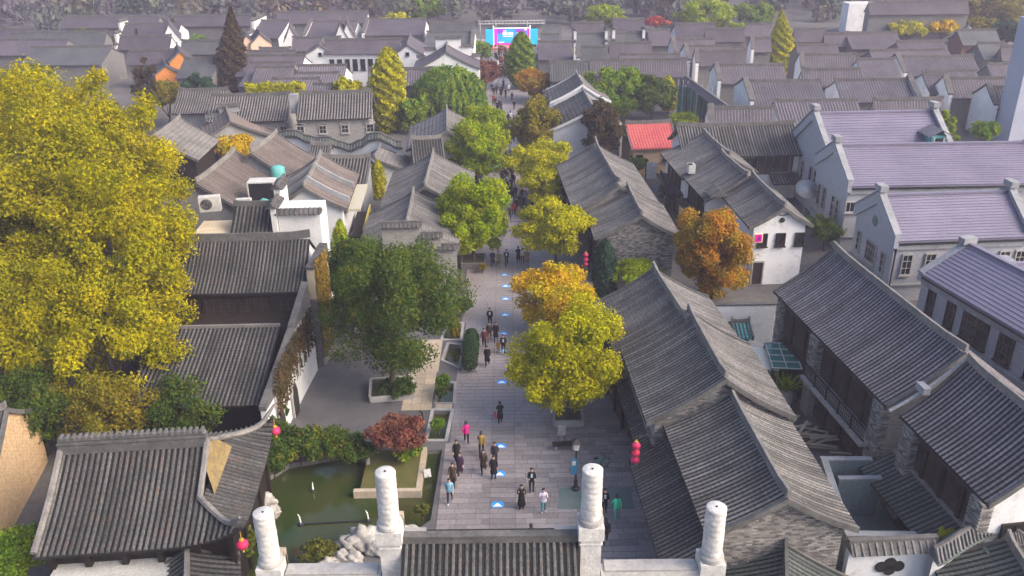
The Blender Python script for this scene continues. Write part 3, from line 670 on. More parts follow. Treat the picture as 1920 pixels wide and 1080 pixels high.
h6 = ribbed('brick_hall', 'farthest lilac roofed hall with a dormer at its right end', P(1527, 214, 10.2), P(1750, 209, 10.2), 10.2, (6.0, 6.6), (5.0, 6.6), 18)
h7 = ribbed('brick_hall', 'wide middle hall with lilac ribbed roof reaching the right edge', P(1567, 274, 9.3), P(1935, 268, 9.3), 9.3, (4.7, 6.7), (4.4, 6.7), 18)
h8 = ribbed('brick_hall', 'nearest gabled lilac roofed hall with a green crest on its left gable', P(1650, 368, 8.2), P(1893, 360, 8.2), 8.2, (4.0, 5.6), (3.9, 5.6), 16)
for h, us in ((h6, (-2.6, -1.2, 1.2, 2.6)), (h7, (-2.4, -1.0, 1.4, 2.6))):
    for u in us: window(h, '-x', u, 3.6, 0.8, 2.3, 1, 3, 'stone_grey')
window(h8, '-x', -2.4, 3.2, 0.7, 1.9, 1, 3); window(h8, '-x', 0.1, 3.1, 1.9, 1.9, 4, 3); window(h8, '-x', 2.3, 3.0, 0.7, 1.9, 1, 3)
mb = MB(); mb.lathe([(0.5, 0), (0.4, 0.08), (0.1, 0.12)], 10); o = mb.build('crest', rough_mat('crest_green', (0.09, 0.13, 0.10), (0.14, 0.19, 0.15)), h8.root, face_loc(h8, '-x', -0.2, 5.9, 0.0)); o.rotation_euler = (0, -math.pi / 2, 0)
for u in (-4.4, -2.4, -0.2, 4.0, 5.4): window(h8, '-y', u, 3.4, 0.95, 1.9, 2, 3)
for u in (-9, -6.5, -3.5, -1, 2, 4, 6.5, 9): window(h7, '-y', u, 4.6, 1.4, 1.1, 3, 1)
for h in (h8, h7):
    mb = MB(); mb.box((0, 0, 0), (h.L + 0.1, 0.3, 0.14)); mb.build('string_course', M['concrete'], h.root, face_loc(h, '-y', 0, 1.55, 0.03))
    mb = MB(); mb.box((0, 0, 0), (h.yp - h.ym + 0.1, 0.26, 0.14)); mb.build('string_course', M['concrete'], h.root, face_loc(h, '-x', (h.ym + h.yp) / 2 * -1, 1.56, 0.03), FACE['-x'])
mb = MB(); mb.tube([(0, 0, 0), (0, 0, 5.2)], 0.07, 6); mb.build('downpipe', M['black_metal'], h8.root, (-h8.xb + 0.1, h8.ym - 0.15, 0))
# dormer on the farthest hall
x_, y_ = along(h6, P(1762, 262, 8.3)); dm = MB(); dm.box((0, 0, 0), (1.5, 1.9, 1.3)); o = dm.build('dormer', M['teal'], h6.root, (x_ - 0.3, y_ + 0.6, 8.2))
dm = MB()
for s in (-1, 1): dm.poly([(0, -1.3, 1.35), (s * 1.3, -1.3, 0.62), (s * 1.3, 1.2, 0.62), (0, 1.2, 1.35)]); dm.poly([(0, -1.3, 1.22), (s * 1.3, -1.3, 0.49), (s * 1.3, -1.3, 0.62), (0, -1.3, 1.35)])
dm.build('dormer_roof', M['tile_lilac'], o); dm = MB(); dm.box((0, -0.97, 0), (0.9, 0.06, 0.7)); dm.build('pane', M['glass'], o)
dm = MB()
for dx in (-0.5, 0.5): dm.box((dx, -0.98, 0), (0.12, 0.12, 0.9))
dm.box((0, -0.98, -0.4), (1.1, 0.12, 0.12)); dm.build('window_frame', M['white_metal'], o)
# hipped lilac house at the right edge
A9 = P(1813, 457, 6.6); h9 = ribbed('brick_house', 'low lilac roofed brick house with large dark windows at the right edge', A9, A9 + Vector((3.1, -13.0, 0)), 6.6, (3.8, 4.5), (3.3, 4.9), 12, 0.02)
for u, w_ in ((-5.2, 0.8), (-3.0, 0.9), (-0.4, 2.6), (2.6, 1.4), (5.2, 1.2)): window(h9, '-y', u, 2.6, w_, 2.2, max(1, round(w_ / 0.5)), 3, 'wood')
mb = MB(); mb.box((0, 0, 0), (h9.L, 0.4, 0.2)); mb.build('plinth', M['concrete'], h9.root, face_loc(h9, '-y', 0, 1.1, 0.1))
h10 = ribbed('brick_house', 'lilac roofed wing running off the right edge beside the low brick house', P(1885, 497, 6.2), P(2040, 492, 6.2), 6.2, (3.6, 4.4), (1.2, 5.5), 12, 0.02)

# ---------------------------------------------------------------- left side of the street
hL2 = house('timber_hall', 'dark two storey timber hall with leaf strewn roof beside the huge yellow trees', P(330, 453, 9), P(581, 448, 9), 9.0, (3.9, 6.5), (3.5, 6.5), cat='hall', wall='wood', gable='plaster', tile='tile_dark', pitch=0.27, rows_p=False, ridge='ridge_dark', ridge_h=0.5, gin=0.15, verge=False)
timber(hL2, '-y', -4.8, 4.8, 4.3, 6.0, 4, per=4); pnt = pent(hL2, '-y', -5.0, 3.6, 5.0, 3.1, 7.2, 'tile_dark', 0.28, 2.8)
mb = MB(); mb.box((0, -1.4, 4.65), (9.2, 2.8, 0.3)); mb.build('terrace', M['wood'], hL2.root, face_loc(hL2, '-y', 0, 0, 0))
mb = MB(); mb.box((0, -4.4, 1.45), (8.6, 8.8, 2.9)); mb.build('lower_wall', M['wood'], hL2.root, face_loc(hL2, '-y', -0.6, 0, 0))
# side wall of the hall: white plaster with two pointed doors, tile coping, dry ivy
mb = MB(); pts = [(-15.25, 44.4), (-15.05, 48.6), (-14.75, 55.6)]
WX = hL2.root.location.x
def wallseg(mb, p, q, z0, z1a, z1b, th=0.35):
    p, q = Vector(p), Vector(q); d = (q - p).normalized(); n = Vector((-d.y, d.x)) * th / 2
    b = len(mb.v)
    for pt, zt in ((p, z1a), (q, z1b)):
        for s in (-1, 1):
            mb.v.append((pt.x + n.x * s, pt.y + n.y * s, z0)); mb.v.append((pt.x + n.x * s, pt.y + n.y * s, zt))
    for f in ((0, 1, 3, 2), (4, 6, 7, 5), (0, 4, 5, 1), (2, 3, 7, 6), (1, 5, 7, 3), (0, 2, 6, 4)): mb.f.append(tuple(b + i for i in f)); mb.m.append(0)
mb = MB(); wallseg(mb, (-15.3, 44.3), (-14.95, 51.2), 0, 3.6, 5.4); wallseg(mb, (-14.95, 51.2), (-14.7, 55.2), 0, 5.5, 7.0)
sw = mb.build('side_wall', M['plaster'], None); tag(sw, 'white plaster side wall with pointed doorways and dry ivy, at the edge of the dark square', 'wall')
mb = MB(); wallseg(mb, (-15.3, 44.2), (-14.95, 51.2), 3.5, 3.8, 5.6, 0.46); wallseg(mb, (-14.95, 51.25), (-14.7, 55.2), 5.4, 5.7, 7.2, 0.46); mb.build('wall_cap', M['ridge_dark'], sw)
def ogive(w_, h_): return [(-w_ / 2, 0), (w_ / 2, 0), (w_ / 2, h_ * 0.62), (w_ * 0.25, h_ * 0.88), (0, h_), (-w_ * 0.25, h_ * 0.88), (-w_ / 2, h_ * 0.62)]
for (x, y, rz_) in ((-14.9, 46.3, 1.52), (-14.75, 49.3, 1.52)):
    o = MB(); o.prism_z(ogive(1.25, 2.7), 0, 0.12); q = o.build('doorway', M['stone_grey'], sw); q.location = (x - 0.06, y, 0.0); q.rotation_euler = (math.pi / 2, 0, rz_)
    o = MB(); o.prism_z(ogive(1.0, 2.5), 0.125, 0.15); o.build('opening', M['dark'], q)
# white stepped gable house behind it
hL3 = house('white_house', 'dark roofed house with tall white horse-head gable behind the timber hall', P(440, 386, 8.6), P(520, 384, 8.6), 8.6, (3.9, 6.4), (3.2, 6.4), wall='plaster', tile='tile_dark', pitch=0.34, rows_p=False, ridge='ridge_dark', verge=False, gin=0.05)
stepped_wall(hL3, hL3.xb + 0.25, [(-2.6, -0.2, 9.2), (-0.15, 2.6, 10.0)], 0.4)
mb = MB(); mb.box((hL3.xb + 2.2, -0.6, 4.3), (3.4, 3.2, 8.6)); mb.build('wing', M['plaster'], hL3.root)
mb = MB(); mb.prism_x([(-0.5, 0), (0.5, 0), (0, 0.4)], -1.9, 1.9); o = mb.build('wall_cap', M['tile_dark'], hL3.root, (hL3.xb + 2.2, -2.15, 8.62))
mb = MB(); mb.tube([(0, 0, 0.4), (0, -0.52, 0.0)], 0.08, 5); tm_ = mb.mesh('tile_row', M['tile_dark'])
for k in range(10): put('tile_row', tm_, o, (-1.75 + k * 0.39, 0, 0))
mb = MB(); mb.box((-hL3.xb - 1.7, -1.0, 3.4), (3.2, 5.0, 6.8)); mb.build('flat_roofed_annex', M['cream'], hL3.root)
# ivy covered yellowish chimney wall right of the timber hall
mb = MB(); wallseg(mb, (-14.35, 55.6), (-13.9, 58.6), 0, 5.6, 5.6, 0.5); cw_ = mb.build('ivy_wall', M['brick_dark']); mb = MB(); wallseg(mb, (-14.35, 55.6), (-13.9, 58.6), 5.6, 8.0, 8.6, 0.52); mb.build('upper_wall', M['cream'], cw_); tag(cw_, 'cream gable wall hung with yellow ivy between timber hall and dark green tree', 'wall')
mb = MB(); wallseg(mb, (-14.35, 55.5), (-13.9, 58.7), 7.95, 8.15, 8.75, 0.6); mb.build('wall_cap', M['tile_dark'], cw_)
# long houses left of the street
G3 = 'grey tiled houses along the left side of the street'
l7a = house('street_house', 'grey tiled house with pinkish right slope beside the green parasol', P(813, 287, 6.6), P(797, 350, 6.6), 6.6, (4.6, 4.3), (4.4, 4.3), group=G3, wall='brick_dark', pitch=0.3, rows='obj')
l7b = house('street_house', 'grey tiled house behind the dark green tree with red lanterns at its eave', P(776, 360, 6.4), P(761, 430, 6.4), 6.4, (4.4, 4.2), (4.4, 4.2), group=G3, wall='brick_dark', pitch=0.3, rows='obj')
stepped_wall(l7b, l7b.L / 2 + 0.2, [(-2.0, 1.2, 6.8), (1.25, 2.9, 5.8), (2.95, 4.2, 4.7)], 0.35, mat='brick')
timber(l7a, '+y', -3.5, 3.5, 0.1, 2.8, 3); timber(l7b, '+y', -4, 4, 0.1, 2.8, 3)
l8 = house('street_house', 'grey tiled house between the yellow bamboo and the round green trees', P(838, 204, 6.6), P(838, 245, 6.6), 6.6, (5.0, 4.3), (4.5, 4.3), group=G3, wall='brick', rows='join', pitch=0.34)
l9 = house('street_house', 'low dark tiled house behind the parasol house, eave facing the camera', P(772, 262, 6.0), P(828, 259, 6.0), 6.0, (3.4, 3.8), (2.5, 4.2), group=G3, wall='brick_dark', tile='tile_dark', rows='join', pitch=0.34, rows_p=False)
# cluster of roofs left of centre
G4 = 'jumbled tan grey roofs left of the street'
l4a = house('tan_roofed_house', 'tan grey roof with white ridge sloping beside the big yellow tree', P(441, 284, 8), P(368, 344, 8), 8.0, (3.4, 5.6), (5.0, 5.0), group=G4, wall='concrete', tile='tile_tan', rows='obj', pitch=0.34)
l4b = house('tan_roofed_house', 'tan grey roof rising to the left end of the wavy white wall', P(519, 251, 8.2), P(470, 288, 8.2), 8.2, (3.2, 6.0), (5.6, 4.9), group=G4, wall='concrete', tile='tile_tan', rows='obj', pitch=0.34)
l4c = house('tan_roofed_house', 'tan grey roof with stepped white copings beside the yellow awning', P(602, 290, 8), P(570, 352, 8), 8.0, (3.6, 5.8), (3.7, 5.8), group=G4, wall='plaster', tile='tile_tan', rows='obj', pitch=0.34)
for xx in (-0.8, 3.4):
    mb = MB(); top = l4c.pm[::-1] + l4c.pp[1:]; q = [(y, z + 0.55) for y, z in top] + [(y, z - 0.1) for y, z in reversed(top)]
    mb.prism_x(list(reversed(q)), xx - 0.12, xx + 0.12); mb.build('parapet', M['concrete'], l4c.root)
l4d = house('tan_roofed_house', 'low dark tiled roof left of the yellow bamboo hedge', P(606, 296, 6.4), P(694, 296, 6.4), 6.4, (4.0, 4.3), (2.0, 5.4), group=G4, wall='concrete', tile='tile', rows='join', rows_p=False, pitch=0.34)
mb = MB(); mb.box((0, 0, 0), (1.3, 7.5, 0.25)); mb.build('awning', flat('awning_cream', (0.42, 0.40, 0.31), 0.7), l4c.root, (0.5, l4c.yp + 0.9, 5.3), math.pi / 2)
mb = MB(); mb.box((0, 0, 0), (7.0, 1.3, 0.15)); o = mb.build('balcony', M['wood'], l4c.root, (0.8, l4c.yp + 1.0, 2.6)); 
mb = MB(); mb.box((0, 0.7, 0.45), (7.0, 0.12, 0.8)); mb.build('balcony_rail', flat('yellow_rail', (0.55, 0.45, 0.10), 0.6), o)
# dark walled house by the orange bush
l5 = house('tan_roofed_house', 'purplish tiled house with black wall between yellow tree and orange bush', P(338, 222, 7.2), P(290, 258, 7.2), 7.2, (3.4, 4.8), (4.5, 4.4), group=G4, wall='wood', tile='tile', rows='join', pitch=0.36)
# long grey building with arched windows
l6 = house('arched_window_house', 'long grey tiled house with arched windows above the wavy white wall', P(562, 177, 8.6), P(697, 173, 8.6), 8.6, (4.6, 6.3), (4.0, 6.3), wall='brick', rows='join', pitch=0.36, rows_p=False, ridge='ridge_dark', verge=True)
for u in (-4.4, -1.6, 1.2, 4.4): window(l6, '-y', u, 4.9, 1.0, 1.1, 2, 2, 'stone_grey', True)
l6b = house('arched_window_house', 'lower grey house joined left of the arched window house', P(400, 181, 7.6), P(545, 178, 7.6), 7.6, (4.6, 5.2), (4, 5.2), wall='brick', rows='join', pitch=0.36, rows_p=False, ridge='ridge_dark')
window(l6b, '-y', 4.6, 3.8, 1.0, 1.2)
l6c = house('grey_house', 'grey roof directly left of the joined brick houses', P(336, 171, 7.0), P(428, 169, 7.0), 7.0, (4.6, 4.8), (4, 4.8), wall='brick', rows='join', pitch=0.36, rows_p=False, ridge='ridge_dark')
l6d = house('grey_house', 'grey and pink gabled roof with stepped copings below the joined brick houses', P(425, 207, 6.4), P(432, 228, 6.4), 6.4, (3.6, 4.4), (5.2, 4.0), wall='concrete', tile='tile_tan', rows='join', pitch=0.36)
stepped_wall(l6d, -l6d.L / 2 - 0.3, [(-2.6, -1.0, 5.6), (-0.95, 1.6, 6.9), (1.65, 3.6, 5.8)], 0.35, mat='concrete')
# wavy white wall with tiled coping
ww = empty('wavy_wall', P(640, 285) , 0, 'white garden wall with a wavy dark tiled coping', 'wall')
a, b = P(528, 284, 3.0), P(757, 298, 3.0); o0 = ww.location.copy(); n = 40; ctop = []; mbw = MB(); mbc = MB()
WAVE = [(528, 254), (545, 249), (560, 250), (580, 259), (600, 264), (618, 262), (640, 270), (660, 276), (680, 268), (700, 256), (715, 254), (732, 262), (745, 270), (757, 271)]
for i in range(n + 1):
    t = i / n; p = a.lerp(b, t); xp = 528 + 229 * t
    for (x0, y0), (x1, y1) in zip(WAVE, WAVE[1:]):
        if x0 <= xp <= x1: k = (xp - x0) / (x1 - x0); k = k * k * (3 - 2 * k); yp = y0 + (y1 - y0) * k; break
    ctop.append((p.x - o0.x, p.y - o0.y, PD(xp, yp + 5, p.y).z))
for (p, q) in zip(ctop, ctop[1:]):
    mbw.poly([(p[0], p[1], 0), (q[0], q[1], 0), (q[0], q[1], q[2]), (p[0], p[1], p[2])]); mbw.poly([(q[0], q[1] + .3, 0), (p[0], p[1] + .3, 0), (p[0], p[1] + .3, p[2]), (q[0], q[1] + .3, q[2])])
mbw.build('wall_face', M['plaster'], ww)
rings = [[(x, y - 0.3, z - 0.25), (x, y - 0.35, z + 0.1), (x, y + 0.15, z + 0.65), (x, y + 0.65, z + 0.1), (x, y + 0.6, z - 0.25)] for x, y, z in ctop]
mbc.rings(rings); mbc.build('coping', M['tile_dark'], ww)
mb = MB(); mb.tube([(x, y + 0.15, z + 0.68) for x, y, z in ctop], 0.14, 6); mb.build('ridge', M['ridge_dark'], ww)
tm_ = MB(); tm_.tube([(0, 0, 0.62), (0, -0.52, 0.06)], 0.09, 5); tm_ = tm_.mesh('tile_row', M['tile_green'])
for i in range(n):
    x, y, z = [(ctop[i][k] + ctop[i + 1][k]) / 2 for k in range(3)]; put('tile_row', tm_, ww, (x, y + 0.15, z))
# small roofs in front of the wavy wall
l10 = house('garden_roof', 'small grey roof with pale ridge in front of the wavy wall right part', P(714, 276, 4.4), P(702, 298, 4.4), 4.4, (1.6, 3.5), (3.6, 3.0), wall='plaster', rows='join', pitch=0.34)
l11 = house('garden_roof', 'small grey roof low in front of the wavy wall middle', P(583, 272, 4.4), P(620, 272, 4.4), 4.4, (1.6, 3.4), (1.6, 3.4), wall='plaster', rows='join', pitch=0.34)
# red tiled cottage and neighbours right of the street, further up
M['tile_red'] = rough_mat('red_roof_tile', (0.40, 0.075, 0.085), (0.46, 0.11, 0.10), 0.8, 0.5, 5, (0.33, 0.10, 0.12), 0.15, 0.1)
rc = house('red_cottage', 'small cottage with bright red tiled roof', P(1172, 233, 5.6), P(1258, 230, 5.6), 5.6, (4.2, 3.6), (3.4, 3.6), wall='brick_tan', tile='tile_red', bed='tile_red', rows='join', pitch=0.36, rows_p=False, ridge='ridge_dark')
for u in (-1.8, 1.6): window(rc, '-y', u, 2.2, 0.9, 0.9, 2, 2, 'wood')
r5a = house('street_house', 'grey roof with white verge on the right of the far street, lower of two', P(1092, 170, 7.0), P(1112, 205, 7.0), 7.0, (5.6, 4.4), (4.2, 4.4), group=G1, wall='plaster', rows='join', pitch=0.36, vmat='plaster')
r5b = house('street_house', 'grey roof with white verge on the right of the far street, upper of two', P(1080, 138, 7.2), P(1092, 160, 7.2), 7.2, (4.6, 4.8), (4.2, 4.8), group=G1, wall='plaster', rows='join', pitch=0.36, vmat='plaster')
mb = MB(); mb.box((l6.root.location.x * 0 - l6.L / 2 - 0.7, -0.6, 7.6), (1.1, 1.2, 2.4)); mb.build('chimney', M['concrete'], l6.root)
M['ochre'] = rough_mat('ochre_render', (0.26, 0.19, 0.08), (0.17, 0.13, 0.065), 0.9, 2.2, 6, (0.10, 0.08, 0.06))
# ---------------------------------------------------------------- hip and gable hall by the pond
def hip_gable_hall(name, label, A, B, zr, ze, half, ext, zg, tile, pitch=0.28, lift=0.9):
    """A,B main ridge ends; half = depth to the eaves; ext = how far the end skirts reach past the gables; zg = height where a skirt meets its gable"""
    A = Vector(A[:2]); B = Vector(B[:2]); d = B - A; L = d.length / 2; c = (A + B) / 2
    root = empty(name, (c.x, c.y, 0), math.atan2(d.y, d.x), label, 'hall'); X = L + ext
    sl = lambda t: zr - (zr - ze) * (t + 0.3 * t * (1 - t))
    tg = 0.0
    while sl(tg) > zg: tg += 0.01
    yg = tg * half
    def up(x, y): return 0.0 if x < 0 else lift * max(0, (abs(x) - L * 0.4) / (X - L * 0.4)) ** 3 * max(0, abs(y) / half) ** 4
    def zf(x, y): return sl(abs(y) / half) + up(x, y)
    def zs(x, y):
        k = max(0.0, (abs(x) - L) / ext); return zg - (zg - ze) * (k + 0.15 * k * (1 - k)) + up(x, y)
    EL = 0.1; roof = None; mb = MB(); ny = 10; nx = 16
    def strip(fn, g):      # grid of points g[i][j] -> slab
        for i in range(len(g) - 1):
            for j in range(len(g[0]) - 1):
                q = [g[i][j], g[i + 1][j], g[i + 1][j + 1], g[i][j + 1]]
                mb.poly([(x, y, fn(x, y)) for x, y in q]); mb.poly([(x, y, fn(x, y) - 0.16) for x, y in reversed(q)])
    for s in (-1, 1):
        strip(zf, [[(-L + 2 * L * i / nx, s * yg * j / 5) for j in range(6)] for i in range(nx + 1)])
        strip(zf, [[((-1 + 2 * i / nx) * (L + (ext if i * 2 > nx else EL) * j / 5), s * (yg + (half - yg) * j / 5)) for j in range(6)] for i in range(nx + 1)])
        if s > 0: strip(zs, [[(s * (L + ext * j / 5), (-1 + 2 * i / nx) * (yg + (half - yg) * j / 5)) for j in range(6)] for i in range(nx + 1)])
        # fascia
        e = [((-1 + 2 * i / nx) * (X if i * 2 > nx else L + EL), s * half) for i in range(nx + 1)]
        for a, b in zip(e, e[1:]): mb.poly([(a[0], a[1], zf(*a)), (b[0], b[1], zf(*b)), (b[0], b[1], zf(*b) - 0.16), (a[0], a[1], zf(*a) - 0.16)])
        e = [(s * X, (-1 + 2 * i / nx) * half) for i in range(nx + 1)]
        for a, b in zip(e, e[1:]) if s > 0 else (): mb.poly([(a[0], a[1], zs(*a)), (b[0], b[1], zs(*b)), (b[0], b[1], zs(*b) - 0.16), (a[0], a[1], zs(*a) - 0.16)])
    roof = mb.build('roof', M['bed'], root)
    def tubes(path):
        q = MB(); k = 4; rr = 0.088; Ls = 0; pts = [path[0]]
        seg = []
        for a, b in zip(path, path[1:]):
            m_ = max(1, round((Vector(b) - Vector(a)).length / 0.3))
            for i in range(m_): seg.append((Vector(a).lerp(Vector(b), i / m_), Vector(a).lerp(Vector(b), (i + 1) / m_)))
        for a, b in seg:
            d_ = (b - a).normalized(); n_ = Vector((-d_.y, d_.x, 0)).normalized(); u_ = Vector((0, 0, 1))
            r0, r1 = [], []
            for t in [math.pi * i / 3 for i in range(4)]:
                r0.append(a + n_ * math.cos(t) * rr * 0.85 + u_ * math.sin(t) * rr * 1.1); r1.append(b + d_ * 0.02 + n_ * math.cos(t) * rr * 1.05 + u_ * math.sin(t) * rr * 1.35)
            bse = len(q.v); q.v += [tuple(v) for v in r0 + r1]
            for j in range(3): q.f.append((bse + j, bse + j + 1, bse + 5 + j, bse + 4 + j)); q.m.append(0)
            q.f.append((bse + 4, bse + 5, bse + 6, bse + 7)); q.m.append(0)
        q.build('tile_row', M[tile], roof)
    n = int((X + L) / pitch)
    for i in range(n):
        x = -L + (i + 0.5) * (X + L) / n
        for s in (-1, 1):
            y0 = 0.15 if abs(x) < L else yg + (half - yg) * (abs(x) - L) / ext
            ys = [y0 + (half - y0) * k / 6 for k in range(7)]
            if half - y0 > 0.25: tubes([(x, s * y, zf(x, y) + 0.01) for y in ys])
    n = int(2 * half / pitch)
    for i in range(n):
        y = -half + (i + 0.5) * 2 * half / n
        for s in (1,):
            x0 = L + 0.1 if abs(y) < yg else L + ext * (abs(y) - yg) / (half - yg)
            xs = [x0 + (X - x0) * k / 5 for k in range(6)]
            if X - x0 > 0.25: tubes([(s * x, y, zs(x, y) + 0.01) for x in xs])
    # main ridge: tall stepped band with small cap tiles
    q = MB(); q.box((0, 0, zr + 0.2), (2 * L, 0.42, 0.5)); q.box((0, 0, zr + 0.56), (2 * L + 0.1, 0.5, 0.12)); r_ = q.build('ridge', M['ridge_dark'], roof)
    q = MB(); q.tube([(-L, 0, 0), (L, 0, 0)], 0.15, 6); q.build('ridge_cap', M['ridge'], roof, (0, 0, zr + 0.72))
    t = MB(); t.tube([(0, -0.22, 0), (0, 0.22, 0)], 0.1, 6); t = t.mesh('ridge_tile', M['ridge_dark'])
    for i in range(int(2 * L / 0.3)): put('ridge_tile', t, roof, (-L + 0.15 + i * 0.3, 0, zr + 0.86))
    for sx in (-1, 1):
        for sy in (-1, 1):
            kk_ = 1.02 if sx > 0 else half / yg
            q = MB(); q.tube([(sx * L, sy * yg * kk_ * k / 6, sl(tg * k / 6 * kk_) + 0.24) for k in range(7)], 0.16, 6); q.build('gable_ridge', M['ridge'], roof)
            if sx < 0: continue
            q = MB(); pts = []
            for k in range(9):
                u = k / 8 * 1.06; x = L + ext * u; y = yg + (half - yg) * u; pts.append((sx * x, sy * y, zf(min(x, X), min(y, half)) + 0.2 + (0.45 * max(0, u - 0.75) * 4 if u > 0.75 else 0)))
            q.tube(pts, [0.17] * 6 + [0.15, 0.12, 0.06], 6); q.build('hip_ridge', M['ridge'], roof)
        if sx < 0:
            q = MB(); q.poly([(-L + 0.1, -half + 0.3, ze), (-L + 0.1, half - 0.3, ze), (-L + 0.1, half * 0.5, sl(0.5)), (-L + 0.1, 0, zr), (-L + 0.1, -half * 0.5, sl(0.5))]); q.build('gable_panel', M['brick_dark'], root); continue
        q = MB(); q.poly([(sx * (L + 0.55), -yg * 0.8, zg - 0.1), (sx * (L + 0.55), yg * 0.8, zg - 0.1), (sx * (L + 0.12), yg * 0.5, zr - 0.62), (sx * (L + 0.12), 0, zr + 0.12), (sx * (L + 0.12), -yg * 0.5, zr - 0.62)]); q.poly([(sx * (L - 0.35), -yg, zg - 0.05), (sx * (L - 0.35), yg, zg - 0.05), (sx * (L - 0.35), 0, zr)]); q.build('gable_panel', M['ochre'], root)
    q = MB(); q.box(((X - L) / 2 - 0.3, 0, (ze + 0.1) / 2), (X + L - 0.9, 2 * half - 1.8, ze + 0.1)); body = q.build('wall', M['wood'], root)
    q = MB(); q.box((0, 0, 0), (0.3, 0.3, ze)); pm_ = q.mesh('post', M['wood'])
    for i in range(6):
        for s in (-1, 1): put('post', pm_, root, (-L + 0.3 + i * (X + L - 1.0) / 5, s * (half - 0.7), ze / 2))
    for k in (-1.8, 0, 1.8): put('post', pm_, root, (X - 0.7, k, ze / 2))
    return root, X, half
hall, HX, HH = hip_gable_hall('pond_hall', 'grey tiled hip and gable hall with upturned eaves beside the pond', P(112, 852, 6.7) + Vector((0, 0.2, 0)), P(387, 836, 6.7) + Vector((0, 0.2, 0)), 6.7, 4.15, 4.75, 2.3, 5.15, 'tile_dark')
# pale canopy and low roofs below the hall at the bottom edge
mb = MB(); p = P(215, 1062, 2.8); mb.box((0, 0, 0), (5.6, 2.6, 0.12)); c_ = mb.build('canopy_sheet', M['white_metal'], None, (p.x, p.y - 0.3, 2.8), 0.05); tag(c_, 'pale flat canopy below the eave of the pond hall', 'canopy')
mb = MB()
for x in (-2.6, 2.6):
    for y in (-1.2, 1.2): mb.box((x, y, -1.43), (0.12, 0.12, 2.74))
mb.build('leg', M['wood'], c_)
g1 = house('porch', 'small tiled porch roof under the front of the pond hall', P(352, 1030, 3.4), P(350, 1120, 3.4), 3.4, (1.7, 2.5), (2.3, 2.4), cat='porch', wall='wood', tile='tile_dark', pitch=0.33)
# brick gable at the left edge
lb = house('brick_house', 'sunlit tan brick gable at the left edge beside the pond hall', P(-60, 775, 6.0), P(12, 768, 6.0), 6.0, (4.8, 3.6), (4.0, 3.6), wall='brick_tan', tile='tile_dark', pitch=0.33, gin=0.15)
brickwork(lb, '+x', lb.ym + 0.02, lb.yp - 0.02, 0.6, lambda u: lb.zu(u), 0.34, 0.12, 21).data.materials[0] = M['tanbrick'] if 'tanbrick' in M else rough_mat('tan_brick_piece', (0.40, 0.28, 0.16), (0.55, 0.40, 0.24), 0.9, 5.5, 9, (0.36, 0.22, 0.17), 0.2)
# ---------------------------------------------------------------- stone archway with four pillars
arch = empty('stone_archway', (-1.0, 27.0, 0), 0, 'white stone memorial archway with four carved pillars and a tiled roof at the bottom edge', 'archway')
def pillar(x, ztop, zbox, lab):
    q = MB(); hh = zbox; q.box((0, 0, hh / 2 - 0.3), (0.82, 0.82, hh - 0.6)); q.box((0, 0, hh - 0.3), (1.02, 1.02, 0.6)); q.box((0, 0, hh - 0.85), (0.92, 0.92, 0.06))
    o = q.build('pillar', M['stone'], arch, (x + 1.0, 0, 0))
    pr = []; n = 80; L = ztop - zbox
    for i in range(n + 1):
        t = i / n; pr.append((0.405 - 0.008 * t + 0.013 * abs(math.sin(t * L * 12.0)), t * L))
    pr += [(0.37, L + 0.03), (0.0001, L + 0.035)]
    q = MB(); ns_ = 28; rings_ = []
    for r_, z in pr: rings_.append([((r_ + 0.008 * math.sin(3 * a + z * 4.1) * math.sin(z * 9 + 2 * a)) * math.cos(a) if r_ > 0.1 else 0, (r_ + 0.008 * math.sin(3 * a + z * 4.1) * math.sin(z * 9 + 2 * a)) * math.sin(a) if r_ > 0.1 else 0, z) for a in [2 * math.pi * j / ns_ for j in range(ns_)]])
    q.rings(rings_); q.build('shaft', M['stone'], o, (0, 0, zbox), smooth=True)
    q = MB(); q.lathe([(0.47, 0), (0.52, 0.07), (0.5, 0.2), (0.44, 0.26)], 24); q.build('collar', M['stone_grey'], o, (0, 0, zbox))
    q = MB(); q.lathe([(0.05, 0), (0.05, 0.02)], 8); q.build('lifting_hole', M['dark'], o, (0, 0, ztop + 0.035))
    q = MB(); q.box((0.36, 0.44, zbox - 0.15), (0.3, 0.24, 0.8)); q.build('bracket', M['stone_tan'], o)
pillar(-9.98, 9.85, 7.35, ''); pillar(-5.0, 11.75, 9.15, ''); pillar(3.03, 11.75, 9.25, ''); pillar(8.0, 9.85, 7.3, '')
pr = [(-1.9, 7.2), (-0.9, 7.75), (0, 8.35), (0.9, 7.75), (1.9, 7.2)]
q = MB(); q.prism_x([(y, z - 0.2) for y, z in pr] + [(y, z) for y, z in reversed(pr)], -3.55, 3.55); rf = q.build('roof', M['bed'], arch)
lay_rows(rf, [(-y, z) for y, z in ((0.1, 8.3), (0.9, 7.75), (1.9, 7.2))], -3.5, 3.5, M['tile_dark'], 0.27, 'obj'); lay_rows(rf, [(0.1, 8.3), (0.9, 7.75), (1.9, 7.2)], -3.5, 3.5, M['tile_dark'], 0.27, 'obj')
q = MB(); q.box((0, 0, 8.42), (7.2, 0.3, 0.24)); q.box((0, 0.02, 8.62), (7.2, 0.36, 0.10)); q.build('ridge', M['ridge_dark'], rf)
for s in (-1, 1): q = MB(); q.box((s * 3.1, 0.32, 8.5), (1.0, 0.22, 0.32)); q.build('ridge_block', M['stone_grey'], rf)
q = MB(); q.box((0, 0.35, 8.42), (5.2, 0.14, 0.26)); q.build('ridge_grille', M['wood'], rf)
q = MB(); q.box((0, 0, 6.6), (7.2, 0.6, 0.9)); q.build('lintel', M['stone'], arch)
